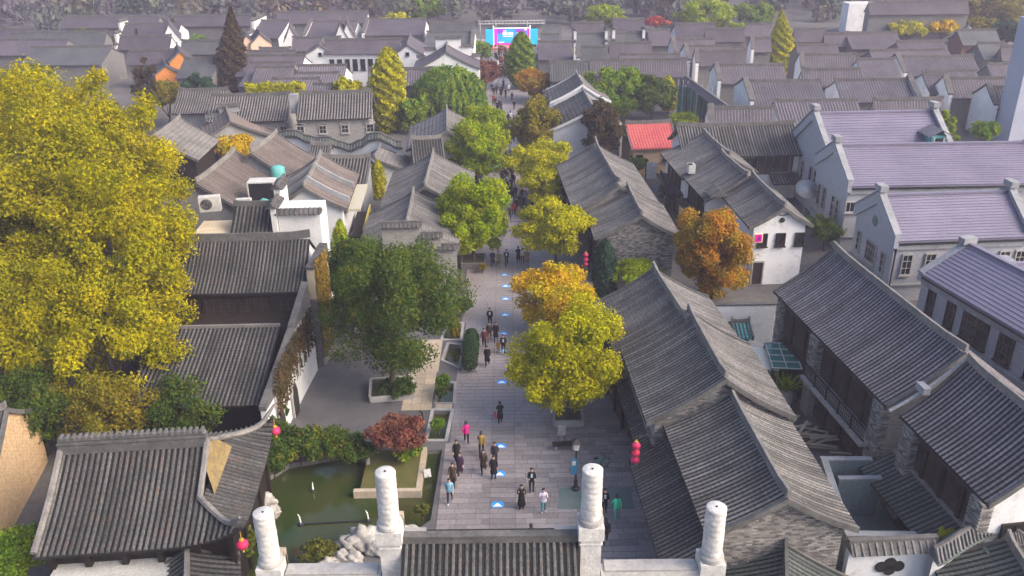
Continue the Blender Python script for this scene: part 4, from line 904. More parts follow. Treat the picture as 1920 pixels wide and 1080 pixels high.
for x0, x1 in ((-9.55, -5.5), (3.5, 7.55)):
    q = MB(); q.box(((x0 + x1) / 2 + 1, 0, 6.55), (x1 - x0, 0.5, 0.5)); q.build('side_lintel', M['stone'], arch)
    q = MB(); q.box(((x0 + x1) / 2 + 1, 0.05, 6.86), (x1 - x0 - 0.3, 0.62, 0.1)); q.build('side_coping', M['stone_grey'], arch)
    q = MB(); q.box(((x0 + x1) / 2 + 1, -0.6, 6.2), (x1 - x0 - 0.6, 1.3, 0.12)); q.build('side_roof', M['tile_dark'], arch)
# ---------------------------------------------------------------- courtyard on the right
def wall_run(name, label, pts, h_, th, mat, cap=None, cat='wall', closed=False):
    o = empty(name, (pts[0][0], pts[0][1], 0), 0, label, cat); q = MB(); cp = MB(); run = list(pts) + ([pts[0]] if closed else [])
    for i, (a, b) in enumerate(zip(run, run[1:])):
        a, b = Vector(a[:2]), Vector(b[:2]); d = b - a; m_ = (a + b) / 2 - Vector(pts[0][:2]); rz = math.atan2(d.y, d.x)
        q.box((m_.x, m_.y, h_ / 2 + 0.003 * i), (d.length + th * 0.98, th, h_), 0, rz); cp.box((m_.x, m_.y, h_ + 0.06 + 0.004 * i), (d.length + th * 1.3, th * 1.25, 0.1), 0, rz)
    q.build('wall_face', M[mat], o); cp.build('coping', M[cap or 'concrete'], o); return o
M['yard_render'] = rough_mat('blue_green_yard_render', (0.13, 0.185, 0.195), (0.17, 0.21, 0.23), 0.9, 0.8, 6, (0.09, 0.12, 0.11), 0.15)
yd = [P(1545, 862, 2.6), P(1592, 1003, 2.6), Vector((19.9, 33.5, 0))]; yd.insert(0, Vector((20.1, 39.8, 0)))
wall_run('yard_wall', 'grey concrete walled yard with two open bays between the tiled houses', yd, 2.6, 0.3, 'yard_render', 'concrete', 'wall')
wall_run('yard_partition', 'grey concrete partition inside the walled yard', [P(1577, 898, 2.5), Vector((20.1, P(1577, 898, 2.5).y, 0))], 2.5, 0.25, 'yard_render')
wall_run('white_yard_wall', 'white wall with dark tiled coping between the houses behind the yard', [P(1335, 572, 3.0), P(1450, 570, 3.0)], 3.0, 0.35, 'plaster', 'tile_dark')
mb = MB(); mb.tube([(0, 0, 0.5), (0, -0.55, 0.0)], 0.08, 5); tm_ = mb.mesh('tile_row', M['tile'])
def capped_wall(name, label, a, b, h_, mat='plaster', tile='tile_dark'):
    a, b = Vector(a[:2]), Vector(b[:2]); d = b - a; c = (a + b) / 2; L = d.length; e = empty(name, (c.x, c.y, 0), math.atan2(d.y, d.x), label, 'wall')
    q = MB(); q.box((0, 0, h_ / 2), (L, 0.35, h_)); q.build('wall_face', M[mat], e)
    q = MB(); q.prism_x([(-0.55, 0), (0.55, 0), (0.1, 0.45), (-0.1, 0.45)], -L / 2, L / 2); cp = q.build('coping', M[tile], e, (0, 0, h_))
    q = MB(); q.box((0, 0, 0.52), (L + 0.1, 0.26, 0.18)); q.build('ridge', M['ridge_dark'], cp)
    n = max(2, int(L / 0.33))
    for s in (0, math.pi):
        for i in range(n): put('tile_row', tm_, cp, (-L / 2 + (i + 0.5) * L / n, 0, 0), s)
    return e
o = sheet('yard_ground', [(17.3, 33.6), (21, 33.6), (21, 39.7), (17.8, 39.7)], 0.02, 'slate_green')
capped_wall('garden_wall', 'white garden wall with a flower shaped window opening at the bottom right', P(1590, 1030, 3.4), P(1752, 1022, 3.4), 3.4)
p = P(1652, 1052, 2.7); e = MB()
for dx, dy in ((-0.42, 0), (0.42, 0), (0, 0.22), (0, -0.22)): e.lathe([(0.3, 0), (0.3, 0.08)], 12, (dx, dy, 0))
gw = [o for o in bpy.data.objects if o.name == 'garden_wall'][0]
o = e.build('flower_window', M['dark'], gw); o.location = (0.0, -0.18, 2.4); o.rotation_euler = (math.pi / 2, 0, 0)
g2 = house('gate_roof', 'small dark tiled roof before the nearest brick gable at the bottom edge', P(1472, 1022, 3.9), P(1475, 1130, 3.9), 3.9, (3.2, 2.4), (3.4, 2.4), cat='porch', wall='brick_dark', tile='tile_green', pitch=0.3, ridge='ridge_dark', gin=0.2)
g3 = house('garden_pavilion', 'green mossy tiled roof at the bottom right corner behind a curved wall', P(1888, 1012, 3.9), P(1962, 1128, 3.9), 3.9, (3.3, 2.5), (2.4, 2.8), cat='pavilion', wall='plaster', tile='tile_green', pitch=0.3)
# curved wall with tiled coping, bottom right
cwr = empty('curved_wall', P(1850, 1040), 0, 'curved garden wall with dark tiled coping at the bottom right corner', 'wall'); ctop = []
o0 = cwr.location.copy()
for i in range(15):
    t = i / 14; x = 1752 + 175 * t; y = 1040 - 42 * math.sin(min(1, t * 1.15) * math.pi * 0.62) ** 1.5 + (18 * max(0, t - 0.75) / 0.25); p = P(x, y, 3.6); ctop.append((p.x - o0.x, p.y - o0.y, 3.4 + 0.5 * math.sin(t * math.pi)))
mbw = MB()
for p, q in zip(ctop, ctop[1:]): mbw.poly([(p[0], p[1], 0), (q[0], q[1], 0), (q[0], q[1], q[2]), (p[0], p[1], p[2])]); mbw.poly([(q[0], q[1] + .3, 0), (p[0], p[1] + .3, 0), (p[0], p[1] + .3, p[2]), (q[0], q[1] + .3, q[2])])
mbw.build('wall_face', M['plaster'], cwr)
mb = MB(); mb.rings([[(x, y - 0.5, z - 0.1), (x, y + 0.15, z + 0.4), (x, y + 0.8, z - 0.1)] for x, y, z in ctop]); mb.build('coping', M['tile_green'], cwr)
mb = MB(); mb.tube([(x, y + 0.15, z + 0.45) for x, y, z in ctop], 0.13, 6); mb.build('ridge', M['ridge_dark'], cwr)
for i in range(14):
    for k in (0.25, 0.75):
        x, y, z = [ctop[i][j] * (1 - k) + ctop[i + 1][j] * k for j in range(3)]; put('tile_row', tm_, cwr, (x, y + 0.12, z - 0.02))
# ---------------------------------------------------------------- the old town beyond: roofs stretching to the haze
M['far_roof'] = stripe_roof('far_roof_tiles', (0.058, 0.051, 0.066), (0.084, 0.075, 0.092), 0.34, (0.11, 0.10, 0.105))
M['far_roof_dark'] = stripe_roof('far_roof_tiles_dark', (0.05, 0.056, 0.062), (0.08, 0.084, 0.09), 0.34, (0.10, 0.10, 0.10))
M['orange_wall'] = rough_mat('orange_wall', (0.70, 0.26, 0.05), (0.62, 0.24, 0.07), 0.9, 0.5, 5)
M['peach_wall'] = rough_mat('peach_wall', (0.66, 0.46, 0.33), (0.60, 0.43, 0.33), 0.9, 0.5, 5)
FG = 'grey roofed houses of the old town beyond'
def far(label, x1, x2, yr, ye, zr=6.6, ze=4.4, wall='brick_dark', y2=None, mat='far_roof', ridge='ridge_dark', caps='', steps='', back=None):
    A, B = P(x1, yr, zr), P(x2, y2 if y2 else yr - (x2 - x1) * 0.01, zr); E = P((x1 + x2) / 2, ye, ze); wv = max(1.5, span_to(A, B, E))
    h = house('town_house', label, A, B, zr, (wv, ze), (back or min(wv, 5.0), ze + 0.2), group=FG, wall=wall, gable='plaster' if caps or steps or 'white' in label else None, rows='join' if ye > 128 else None, rows_p=False, tile='tile_lilac' if mat == 'far_roof' else 'tile_dark', pitch=0.4, far_mat=M[mat], ridge=ridge, verge=False, gin=0.12, ridge_h=0.34, up=0.12, sag=0.2)
    for s in caps:                     # white gable rising over the roof edge
        x = -h.L / 2 if s == 'l' else h.L / 2; top = h.pm[::-1] + h.pp[1:]
        mb = MB(); q = [(y, z + 0.45) for y, z in top] + [(top[-1][0], 0), (top[0][0], 0)]
        mb.prism_x(list(reversed(q)), x - 0.25, x + 0.25); mb.build('gable_wall', M['plaster'], h.root)
        mb = MB(); q = [(y, z + 0.72) for y, z in top] + [(y, z + 0.46) for y, z in reversed(top)]; mb.prism_x(list(reversed(q)), x - 0.4, x + 0.4); mb.build('wall_cap', M['ridge_dark'], h.root)
    for s in steps:
        x = -h.L / 2 if s == 'l' else h.L / 2; w_ = h.wm[0]
        stepped_wall(h, x, [(-w_ * 0.95, -w_ * 0.5, ze + 0.9), (-w_ * 0.5, w_ * 0.45, zr + 0.8), (w_ * 0.45, w_ * 0.9, ze + 1.2)], 0.5)
    return h
FAR = [
 # label, x1, x2, ridge y, eave y, options
 ('grey roof with white left gable, lowest of three gables left of the conical yellow tree', 1306, 1398, 97, 122, dict(caps='l')),
 ('grey roof with white left gable, middle of three gables left of the conical yellow tree', 1286, 1372, 88, 104, dict(caps='l')),
 ('grey roof with white left gable, upper of three gables left of the conical yellow tree', 1262, 1340, 75, 92, dict(caps='l')),
 ('hipped looking grey roof standing behind the pale yard', 1343, 1470, 124, 157, dict(caps='l')),
 ('grey ribbed roof right of the pale yard', 1397, 1537, 154, 196, dict(wall='plaster', caps='l')),
 ('long low grey roof behind the wide white gabled house, right part', 1450, 1608, 191, 236, dict()),
 ('short grey roof with white left end above the wide house', 1332, 1452, 204, 240, dict(caps='l')),
 ('grey roof with tall white left gable right of the conical yellow tree', 1502, 1604, 104, 132, dict(caps='l')),
 ('grey roof with a small dark skylight below the tall white gable', 1502, 1612, 132, 156, dict()),
 ('grey roof between the round yellow bush and the white verge line', 1606, 1678, 113, 146, dict()),
 ('grey roof with a white verge line at its left', 1682, 1825, 108, 142, dict(caps='l')),
 ('wide grey roof with two small vents in the right middle distance', 1565, 1705, 152, 192, dict(caps='r')),
 ('low grey roof just above the farthest lilac roof', 1637, 1768, 188, 216, dict()),
 ('grey roof with large white left gable near the right edge', 1772, 1898, 149, 184, dict(caps='l')),
 ('grey roof with white pointed gable beside the blue tower', 1852, 1935, 165, 204, dict(caps='l')),
 ('small cross gabled grey roof beside the white gables at right', 1728, 1775, 138, 176, dict()),
 ('long thin grey roof line in front of the white boxed yard', 1735, 1830, 135, 150, dict()),
 ('far grey roof below the round yellow bush row', 1585, 1682, 63, 92, dict()),
 ('far grey roof with pale left verge near the stair pavilion', 1545, 1592, 64, 88, dict()),
 ('far thin roof right of the conical tree', 1492, 1570, 86, 102, dict()),
 ('far grey roof right of the conical tree, upper', 1488, 1548, 56, 78, dict()),
 ('far long grey roof behind the round yellow bush', 1630, 1770, 96, 110, dict()),
 ('far low roof behind the pavilion', 1680, 1770, 80, 94, dict()),
 ('far grey roof left of the conical yellow tree, upper', 1396, 1448, 46, 68, dict()),
 ('far grey roof left of the conical yellow tree, lower', 1322, 1396, 56, 78, dict()),
 ('far grey roof with pink tinge above the three white gables', 1264, 1342, 46, 71, dict()),
 ('small white gabled roof beside the conical yellow tree', 1410, 1446, 73, 96, dict(caps='l')),
 ('wide dark grey roof behind the green trees right of the street', 1104, 1288, 114, 141, dict(mat='far_roof')),
 ('grey ridge roof with white slanting verge up the right side', 1142, 1222, 82, 104, dict()),
 ('long grey roof behind the slanting white verge', 1160, 1275, 104, 112, dict()),
 ('grey roof left of the slanting white verge', 1084, 1140, 89, 112, dict(mat='far_roof_dark', caps='l')),
 ('teal grey hipped roof with white stepped wall behind, left one', 1078, 1136, 64, 88, dict(mat='far_roof_dark', steps='lr')),
 ('teal grey hipped roof with white stepped wall behind, right one', 1150, 1206, 62, 80, dict(mat='far_roof_dark', steps='lr')),
 ('far purple roof right of the stage screen', 1072, 1132, 44, 66, dict()),
 ('far tall purple roof beside the red tree', 1148, 1208, 37, 62, dict()),
 ('grey roof below the red tree', 1214, 1256, 58, 86, dict()),
 ('beige hipped roof right of the green column tree', 1008, 1072, 80, 112, dict()),
 ('low wall roof under the beige hipped roof', 1030, 1102, 118, 134, dict(mat='far_roof_dark')),
 ('dark slab roof right of the stage', 1018, 1052, 50, 62, dict(mat='far_roof_dark')),
 ('far slab roof line right of the stage, lower', 1014, 1048, 66, 76, dict(mat='far_roof_dark')),
 ('long white house with row of dark windows, left of the street', 610, 752, 76, 101, dict(zr=8.0, ze=6.0, wall='plaster')),
 ('dark roof with pale box skylights left of the stage', 800, 888, 62, 96, dict(mat='far_roof_dark', caps='r')),
 ('thin roof left of the stage, behind the skylights', 806, 892, 45, 58, dict(mat='far_roof_dark')),
 ('purple roof strip, first below the peach gables', 486, 546, 92, 99, dict()),
 ('purple roof strip, second below the peach gables', 462, 556, 98, 107, dict()),
 ('purple roof strip, third below the peach gables', 458, 552, 106, 117, dict()),
 ('purple roof strip with pale ridge beside the white house', 530, 572, 105, 118, dict()),
 ('purple roof strip, fourth, lower and wider', 470, 554, 119, 127, dict()),
 ('purple roof strip below the white house, wider', 560, 650, 125, 138, dict()),
 ('purple roof above the yellow hedges', 478, 552, 128, 142, dict()),
 ('purple roof above the yellow hedges, right part', 552, 636, 139, 150, dict()),
 ('lowest purple roof strip above the hedges', 512, 600, 150, 158, dict()),
 ('short purple roof behind the hedge, right', 588, 624, 160, 174, dict()),
 ('grey roof below the white house windows', 690, 812, 131, 152, dict()),
 ('dark roof left of the tall dark conifer', 340, 414, 78, 102, dict(mat='far_roof_dark', wall='brick_dark')),
 ('dark low roof under the conifer left side', 345, 412, 111, 124, dict(mat='far_roof_dark', wall='brick_dark')),
 ('purple roof with white stepped left verge', 222, 322, 69, 93, dict(steps='l')),
 ('far purple roof with white stepped ends', 232, 340, 46, 70, dict(steps='l')),
 ('pinkish roof beside the orange gables', 240, 326, 96, 118, dict()),
 ('far purple roof beside the peach gables', 487, 542, 40, 72, dict(steps='l')),
 ('far dark roof right of the white spire gables', 548, 640, 72, 90, dict()),
 ('far purple roof with white pointed gables', 584, 672, 41, 70, dict(caps='l')),
 ('far purple roof below the lone yellow tree', 690, 800, 38, 66, dict(caps='l')),
 ('far roof behind the yellow tree top, first row', 0, 128, 76, 90, dict()),
 ('far roof behind the yellow tree top, second row', 20, 200, 62, 78, dict(mat='far_roof_dark')),
 ('far roof behind the yellow tree top, with white left end', -40, 64, 56, 70, dict(caps='l')),
 ('far roof behind the yellow tree top, low dark row', 60, 210, 90, 102, dict(mat='far_roof_dark')),
 ('far purple roof in the haze at the left', 120, 300, 32, 46, dict()),
 ('far purple roof in the haze left of the conifer', 330, 470, 30, 46, dict()),
 ('far purple roof in the haze behind the white gables', 520, 690, 24, 38, dict()),
 ('large hazy grey hall roof at the upper right', 1628, 1815, 4, 27, dict(zr=9, ze=6.5, wall='brick_dark', mat='far_roof')),
 ('teal hipped roof of the temple at upper right', 1795, 1868, 58, 74, dict(mat='far_roof_dark', wall='wood_red')),
 ('green roof right of the small pavilion', 1832, 1882, 82, 112, dict(mat='far_roof_dark')),
 ('pale roofed house near the lattice tower', 1876, 1925, 88, 112, dict()),
 ('far roof strip near the right edge', 1850, 1930, 122, 140, dict()),
]
for lab, x1, x2, yr, ye, k in FAR:
    k = dict(k); h = far(lab, x1, x2, yr, ye, **k)
    if lab.startswith('long white house'):
        for i in range(9): window(h, '-y', -h.xb + 1.2 + i * (2 * h.xb - 2.4) / 8, 4.0, 0.9, 2.0, 1, 1, 'wood')
    if lab.startswith('pale roofed house'):
        for u in (-1, 1): window(h, '-y', u, 2.6, 0.7, 0.9, 1, 1, 'wood')
# gabled ends that face the camera: ridge runs away from it
def far_gable(label, x, yr, x2, y2, half, zr, ze, wall='plaster', mat='far_roof', ridge='ridge_dark', win=False):
    h = house('town_house', label, P(x2, y2, zr), P(x, yr, zr), zr, (half, ze), (half, ze), group=FG, wall=wall, rows=None, far_mat=M[mat], ridge=ridge, gin=0.1, vmat='ridge_dark', ridge_h=0.3, oh=0.25)
    if win: window(h, '+x', 0, zr - 1.6, 0.6, 0.6, 1, 1, 'wood')
    return h
far_gable('white gable at the left end of the long white house', 598, 85, 606, 76, 2.8, 7.5, 6.0, win=True)
far_gable('white gable at the right end of the long white house', 763, 84, 770, 66, 2.9, 7.8, 6.0, win=True)
far_gable('orange gable of the temple, upper right one', 336, 96, 332, 84, 2.2, 7.0, 5.2, 'orange_wall')
far_gable('orange gable of the temple, lower left one', 310, 123, 307, 112, 2.2, 5.2, 3.8, 'orange_wall')
far_gable('peach gable right of the dark conifer, right one', 487, 62, 482, 54, 2.2, 8.0, 6.0, 'peach_wall')
far_gable('peach gable right of the dark conifer, left one', 462, 66, 457, 58, 2.2, 7.6, 5.6, 'peach_wall')
hm = far_gable('grey gable before the white stepped walls above the willow', 836, 98, 838, 84, 5.6, 8.4, 5.6)
stepped_wall(hm, -hm.L / 2 - 0.3, [(-5.2, -3.9, 6.3), (-3.85, -2.0, 7.6), (-1.95, 2.4, 9.4), (2.45, 4.2, 8.0), (4.25, 5.6, 6.4)], 0.5)
for lab, x, y, hw in (('white pointed gable in the far left middle, first of a pair', 637, 43, 1.5), ('white pointed gable in the far left middle, second of a pair', 650, 41, 1.5), ('far white gable left of the dark conifer', 316, 44, 2.0), ('far white gable with long white wall left of centre', 543, 48, 1.6)):
    far_gable(lab, x, y, x + 1, y - 8, hw, 8.2, 5.0)
# pavilion with double eaves
pv = empty('pavilion', P(1802, 112), 0.1, 'small double eaved green roofed pavilion among the far roofs at right', 'pavilion')
for z, r_ in ((3.0, 3.6), (5.0, 2.8)):
    mb = MB(); n = 4; k = 16; rg = []
    for t in range(6):
        u = t / 5; rg.append([((r_ * u + 0.25) * math.cos(a) * (1 + 0.10 * math.cos(4 * a + math.pi) * -u), (r_ * u + 0.25) * math.sin(a) * (1 - 0.10 * math.cos(4 * a + math.pi) * u), z + 1.8 * (1 - u) ** 1.4 + 0.35 * u ** 3 * max(0, -math.cos(4 * a))) for a in [2 * math.pi * (j + 0.0) / k + math.pi / 4 * 0 for j in range(k)]])
    mb.rings(rg); mb.build('roof', M['tile_green'], pv)
mb = MB(); mb.lathe([(0.25, 6.7), (0.12, 7.3), (0.02, 7.8)], 8); mb.build('finial', M['ridge_dark'], pv)
q = MB(); q.lathe([(0.16, 0), (0.16, 3.4)], 8); q = q.mesh('post', M['wood_red'])
for j in range(8): put('post', q, pv, (2.5 * math.cos(j * math.pi / 4), 2.5 * math.sin(j * math.pi / 4), 0))
# pale box shaped stair tower and the blue-grey lattice tower at the right
p = P(1606, 60); e = empty('stair_tower', (p.x, p.y, 0), 0.05, 'white boxy tower before the hazy hall at upper right', 'tower')
mb = MB(); mb.box((0, 0, 3.5), (7.5, 4, 7.0)); mb.build('body', M['plaster'], e)
mb = MB(); mb.box((5.2, 3, 4.8), (3, 3, 9.6)); mb.build('annex', M['concrete'], e)
mb = MB(); mb.tube([(4.0, 2, 9.6), (5.2, 2, 13.0), (6.6, 2, 9.6)], 0.35, 5); mb.build('frame', M['concrete'], e)
p = P(1880, 268); e = empty('blue_tower', (p.x + 0.7, p.y, 0), 0.08, 'tall blue grey tower with a lattice top at the right edge', 'tower')
M['tower'] = rough_mat('blue_tower_render', (0.30, 0.34, 0.44), (0.36, 0.37, 0.46), 0.6, 0.3, 4, None, 0.08)
mb = MB(); mb.box((0, 0, 8.3), (2.5, 3.5, 16.6)); mb.build('shaft', M['tower'], e)
lat = MB()
for i in range(7):
    for s in (-1, 1): lat.box((s * 1.0, -1.76, 16.7 + i * 0.55), (0.1, 0.1, 0.55))
    lat.box((0, -1.76, 16.7 + i * 0.55), (2.3, 0.12, 0.1))
for k in range(6): lat.box((-1.0 + k * 0.4, -1.74, 18.4), (0.07, 0.07, 3.8))
lat.build('lattice', M['white_metal'], e)
mb = MB(); mb.box((2.2, 0.3, 8.6), (2.0, 3.4, 17.2)); mb.build('glazed_side', M['glass'], e)
mb = MB()
for k in range(5): mb.box((2.2, -1.45, 2.5 + k * 3.1), (2.05, 0.2, 0.3))
mb.build('floor_band', M['teal'], e)
# pale yard floor between roofs
o = sheet('pale_yard', [P(1345, 200), P(1455, 200), P(1430, 158), P(1330, 158)], 0.03, 'concrete'); o.data.materials[0] = rough_mat('pale_yard_floor', (0.58, 0.53, 0.47), (0.5, 0.47, 0.43), 0.9, 0.4, 4)
# stage with screen at the end of the street
M['scr_blue'] = flat('screen_blue', (0.015, 0.22, 0.62), 0.4, 0, 0.55); M['scr_cyan'] = flat('screen_cyan', (0.01, 0.30, 0.48), 0.4, 0, 0.5); M['scr_pink'] = flat('screen_pink', (0.72, 0.02, 0.34), 0.4, 0, 0.55)
M['scr_purple'] = flat('screen_purple', (0.20, 0.03, 0.45), 0.4, 0, 0.5); M['scr_white'] = flat('screen_white', (0.9, 0.9, 0.95), 0.4, 0, 0.8); M['scr_orange'] = flat('stage_orange', (0.6, 0.2, 0.12), 0.6)
stg = empty('stage_screen', (P(960, 92).x, 200.0, 0), 0, 'large pink and blue stage screen closing the end of the street', 'screen')
mb = MB(); mb.box((0, 1.2, 3.6), (14, 0.6, 7.2)); mb.build('back_frame', M['black_metal'], stg)
mb = MB(); mb.box((0, 0.8, 4.2), (10.0, 0.2, 5.2)); sc = mb.build('screen_face', M['scr_blue'], stg)
def scr(x, z, w_, hh, mat, d=0.0): q = MB(); q.box((x, 0.66 - d, z), (w_, 0.05, hh)); q.build('screen_patch', M[mat], sc)
scr(-4.6, 4.2, 0.9, 5.2, 'scr_pink'); scr(4.7, 4.2, 0.7, 5.2, 'scr_pink'); scr(-3.0, 5.9, 2.4, 1.7, 'scr_purple'); scr(2.6, 6.0, 3.0, 1.4, 'scr_purple'); scr(0.5, 2.6, 7.0, 1.6, 'scr_cyan'); scr(0, 6.95, 10.0, 0.2, 'scr_white')
scr(0, 1.3, 10.0, 0.5, 'scr_pink', 0.06)
for i, (x, w_) in enumerate(((-2.3, .55), (-1.6, .5), (-0.7, .55), (0.05, .5))):        # the big lettering, two words of two characters
    for dz in (-0.35, 0, 0.35): scr(x, 5.0 + dz, w_, 0.13, 'scr_white', 0.05)
    for dx in (-0.2, 0.2): scr(x + dx, 5.0, 0.12, 0.95, 'scr_white', 0.07)
scr(-2.0, 5.95, 1.0, 0.16, 'scr_white', 0.05); scr(-1.1, 4.0, 2.8, 0.22, 'scr_white', 0.05); scr(3.9, 6.4, 0.5, 0.5, 'scr_white', 0.05); scr(1.8, 5.2, 0.8, 0.2, 'scr_white', 0.05); scr(-3.0, 1.9, 1.4, 0.25, 'scr_white', 0.08)
for s in (-1, 1):
    mb = MB(); mb.box((s * 6.3, 0.4, 3.9), (2.2, 0.3, 5.6)); mb.build('side_panel', M['scr_cyan'], stg)
    mb = MB(); mb.box((s * 5.2, 0.6, 3.9), (0.25, 0.25, 7.8)); mb.build('truss_post', M['scr_white'], stg)
mb = MB(); mb.box((0, -1.6, 0.5), (11, 4, 1.0)); mb.build('stage_deck', M['scr_orange'], stg)
mb = MB(); mb.box((0, 2.2, 8.2), (19, 0.3, 0.3)); mb.box((0, 2.2, 9.2), (19, 0.3, 0.2))
for k in range(20): mb.box((-9.5 + k, 2.2, 8.7), (0.12, 0.2, 1.1))
for s in (-9, -4.5, 4.5, 9): mb.box((s, 2.2, 4.4), (0.25, 0.25, 8.8))
mb.build('truss', M['white_metal'], stg); stg.scale = (0.80, 1, 0.62)
# haze filling the whole place
hz = MB(); hz.box((0, 250, 15.6), (1240, 740, 36)); hz = hz.build('haze', flat('haze_surface', (1, 1, 1))); hz['kind'] = 'stuff'; hz['label'] = 'pale lilac autumn haze over the old town'; 
m = hz.data.materials[0]; ns = m.node_tree.nodes; ls = m.node_tree.links; ns.remove(ns['Principled BSDF'])
pvn = ns.new('ShaderNodeVolumePrincipled'); pvn.inputs['Color'].default_value = (0.74, 0.70, 0.92, 1); pvn.inputs['Density'].default_value = 0.0007; pvn.inputs['Anisotropy'].default_value = 0.1
ls.new(pvn.outputs[0], ns['Material Output'].inputs['Volume'])
# ---------------------------------------------------------------- trees and plants
def leaf_mat(name, c1, c2, c3, s=0.45, tr=0.35):
    m, ns, ls, b = nt(name); ns.remove(b); g = N(ns, 'ShaderNodeNewGeometry'); pos = g.outputs['Position']
    col = mixc(ns, ls, ramp(ns, ls, noise(ns, ls, pos, s, 3), 0.38, 0.62), c1, c2)
    col = mixc(ns, ls, ramp(ns, ls, noise(ns, ls, pos, s * 3.1, 3), 0.55, 0.68, 0, 0.9), col, c3)
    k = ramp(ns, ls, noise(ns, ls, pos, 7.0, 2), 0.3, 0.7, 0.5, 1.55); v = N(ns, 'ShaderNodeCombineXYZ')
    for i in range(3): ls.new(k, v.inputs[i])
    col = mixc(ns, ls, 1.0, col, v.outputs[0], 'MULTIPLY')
    d = N(ns, 'ShaderNodeBsdfDiffuse'); t = N(ns, 'ShaderNodeBsdfTranslucent'); x = N(ns, 'ShaderNodeMixShader'); x.inputs[0].default_value = tr
    ls.new(col, d.inputs[0]); ls.new(col, t.inputs[0]); ls.new(d.outputs[0], x.inputs[1]); ls.new(t.outputs[0], x.inputs[2]); ls.new(x.outputs[0], ns['Material Output'].inputs[0]); return m
LM = {
 'gold': leaf_mat('leaf_gold', (0.34, 0.34, 0.006), (0.46, 0.42, 0.008), (0.18, 0.22, 0.010)),
 'bigyellow': leaf_mat('leaf_big_yellow', (0.255, 0.25, 0.006), (0.40, 0.345, 0.007), (0.12, 0.14, 0.010), 0.34),
 'lime': leaf_mat('leaf_lime', (0.21, 0.30, 0.008), (0.30, 0.34, 0.008), (0.12, 0.21, 0.010)),
 'green': leaf_mat('leaf_green', (0.10, 0.20, 0.02), (0.17, 0.25, 0.02), (0.28, 0.29, 0.02)),
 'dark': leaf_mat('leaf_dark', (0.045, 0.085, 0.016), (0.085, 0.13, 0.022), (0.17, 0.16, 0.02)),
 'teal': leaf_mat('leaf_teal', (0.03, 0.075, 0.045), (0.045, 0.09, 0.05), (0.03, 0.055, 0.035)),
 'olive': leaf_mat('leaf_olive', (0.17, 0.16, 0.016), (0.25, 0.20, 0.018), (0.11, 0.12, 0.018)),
 'orange': leaf_mat('leaf_orange', (0.40, 0.17, 0.015), (0.34, 0.24, 0.018), (0.14, 0.16, 0.02)),
 'amber': leaf_mat('leaf_amber', (0.56, 0.35, 0.010), (0.50, 0.42, 0.012), (0.52, 0.26, 0.012)),
 'red': leaf_mat('leaf_red', (0.19, 0.07, 0.05), (0.22, 0.10, 0.065), (0.13, 0.085, 0.05)),
 'bright_red': leaf_mat('leaf_bright_red', (0.42, 0.05, 0.05), (0.40, 0.12, 0.05), (0.30, 0.06, 0.05)),
 'rust': leaf_mat('leaf_rust', (0.08, 0.06, 0.025), (0.06, 0.055, 0.03), (0.13, 0.07, 0.03)),
 'haze': leaf_mat('leaf_hazed_far_wood', (0.19, 0.16, 0.20), (0.11, 0.15, 0.10), (0.27, 0.21, 0.12), 0.03),  # lilac tone puts distance haze into leaf colour; greens and tan are its own
 'boxwood': leaf_mat('leaf_boxwood', (0.04, 0.085, 0.035), (0.055, 0.10, 0.04), (0.035, 0.07, 0.03)),
 'ivy': leaf_mat('leaf_ivy', (0.22, 0.14, 0.028), (0.33, 0.23, 0.035), (0.11, 0.085, 0.03), 0.9),
 'grass': leaf_mat('blade_grass', (0.10, 0.12, 0.02), (0.14, 0.14, 0.03), (0.07, 0.10, 0.02)),
}
M['bark'] = rough_mat('bark', (0.10, 0.075, 0.055), (0.06, 0.05, 0.04), 0.95, 3, 10, None, 0.3)
def leaves(C, Nrm, size, rg, long=1.3):
    n = len(C); t = rg.normal(size=(n, 3)); nr = Nrm * 0.8 + rg.normal(size=(n, 3)) * 0.6; nr /= np.linalg.norm(nr, axis=1)[:, None] + 1e-9
    t -= nr * np.sum(t * nr, axis=1)[:, None]; t /= np.linalg.norm(t, axis=1)[:, None] + 1e-9; b = np.cross(nr, t)
    s = (size * rg.uniform(0.55, 1.35, n))[:, None]
    q = np.stack([C - t * s * long * 0.5, C + b * s * 0.38, C + t * s * long * 0.5, C - b * s * 0.38], axis=1)
    return q.reshape(-1, 3), np.arange(4 * n).reshape(n, 4)
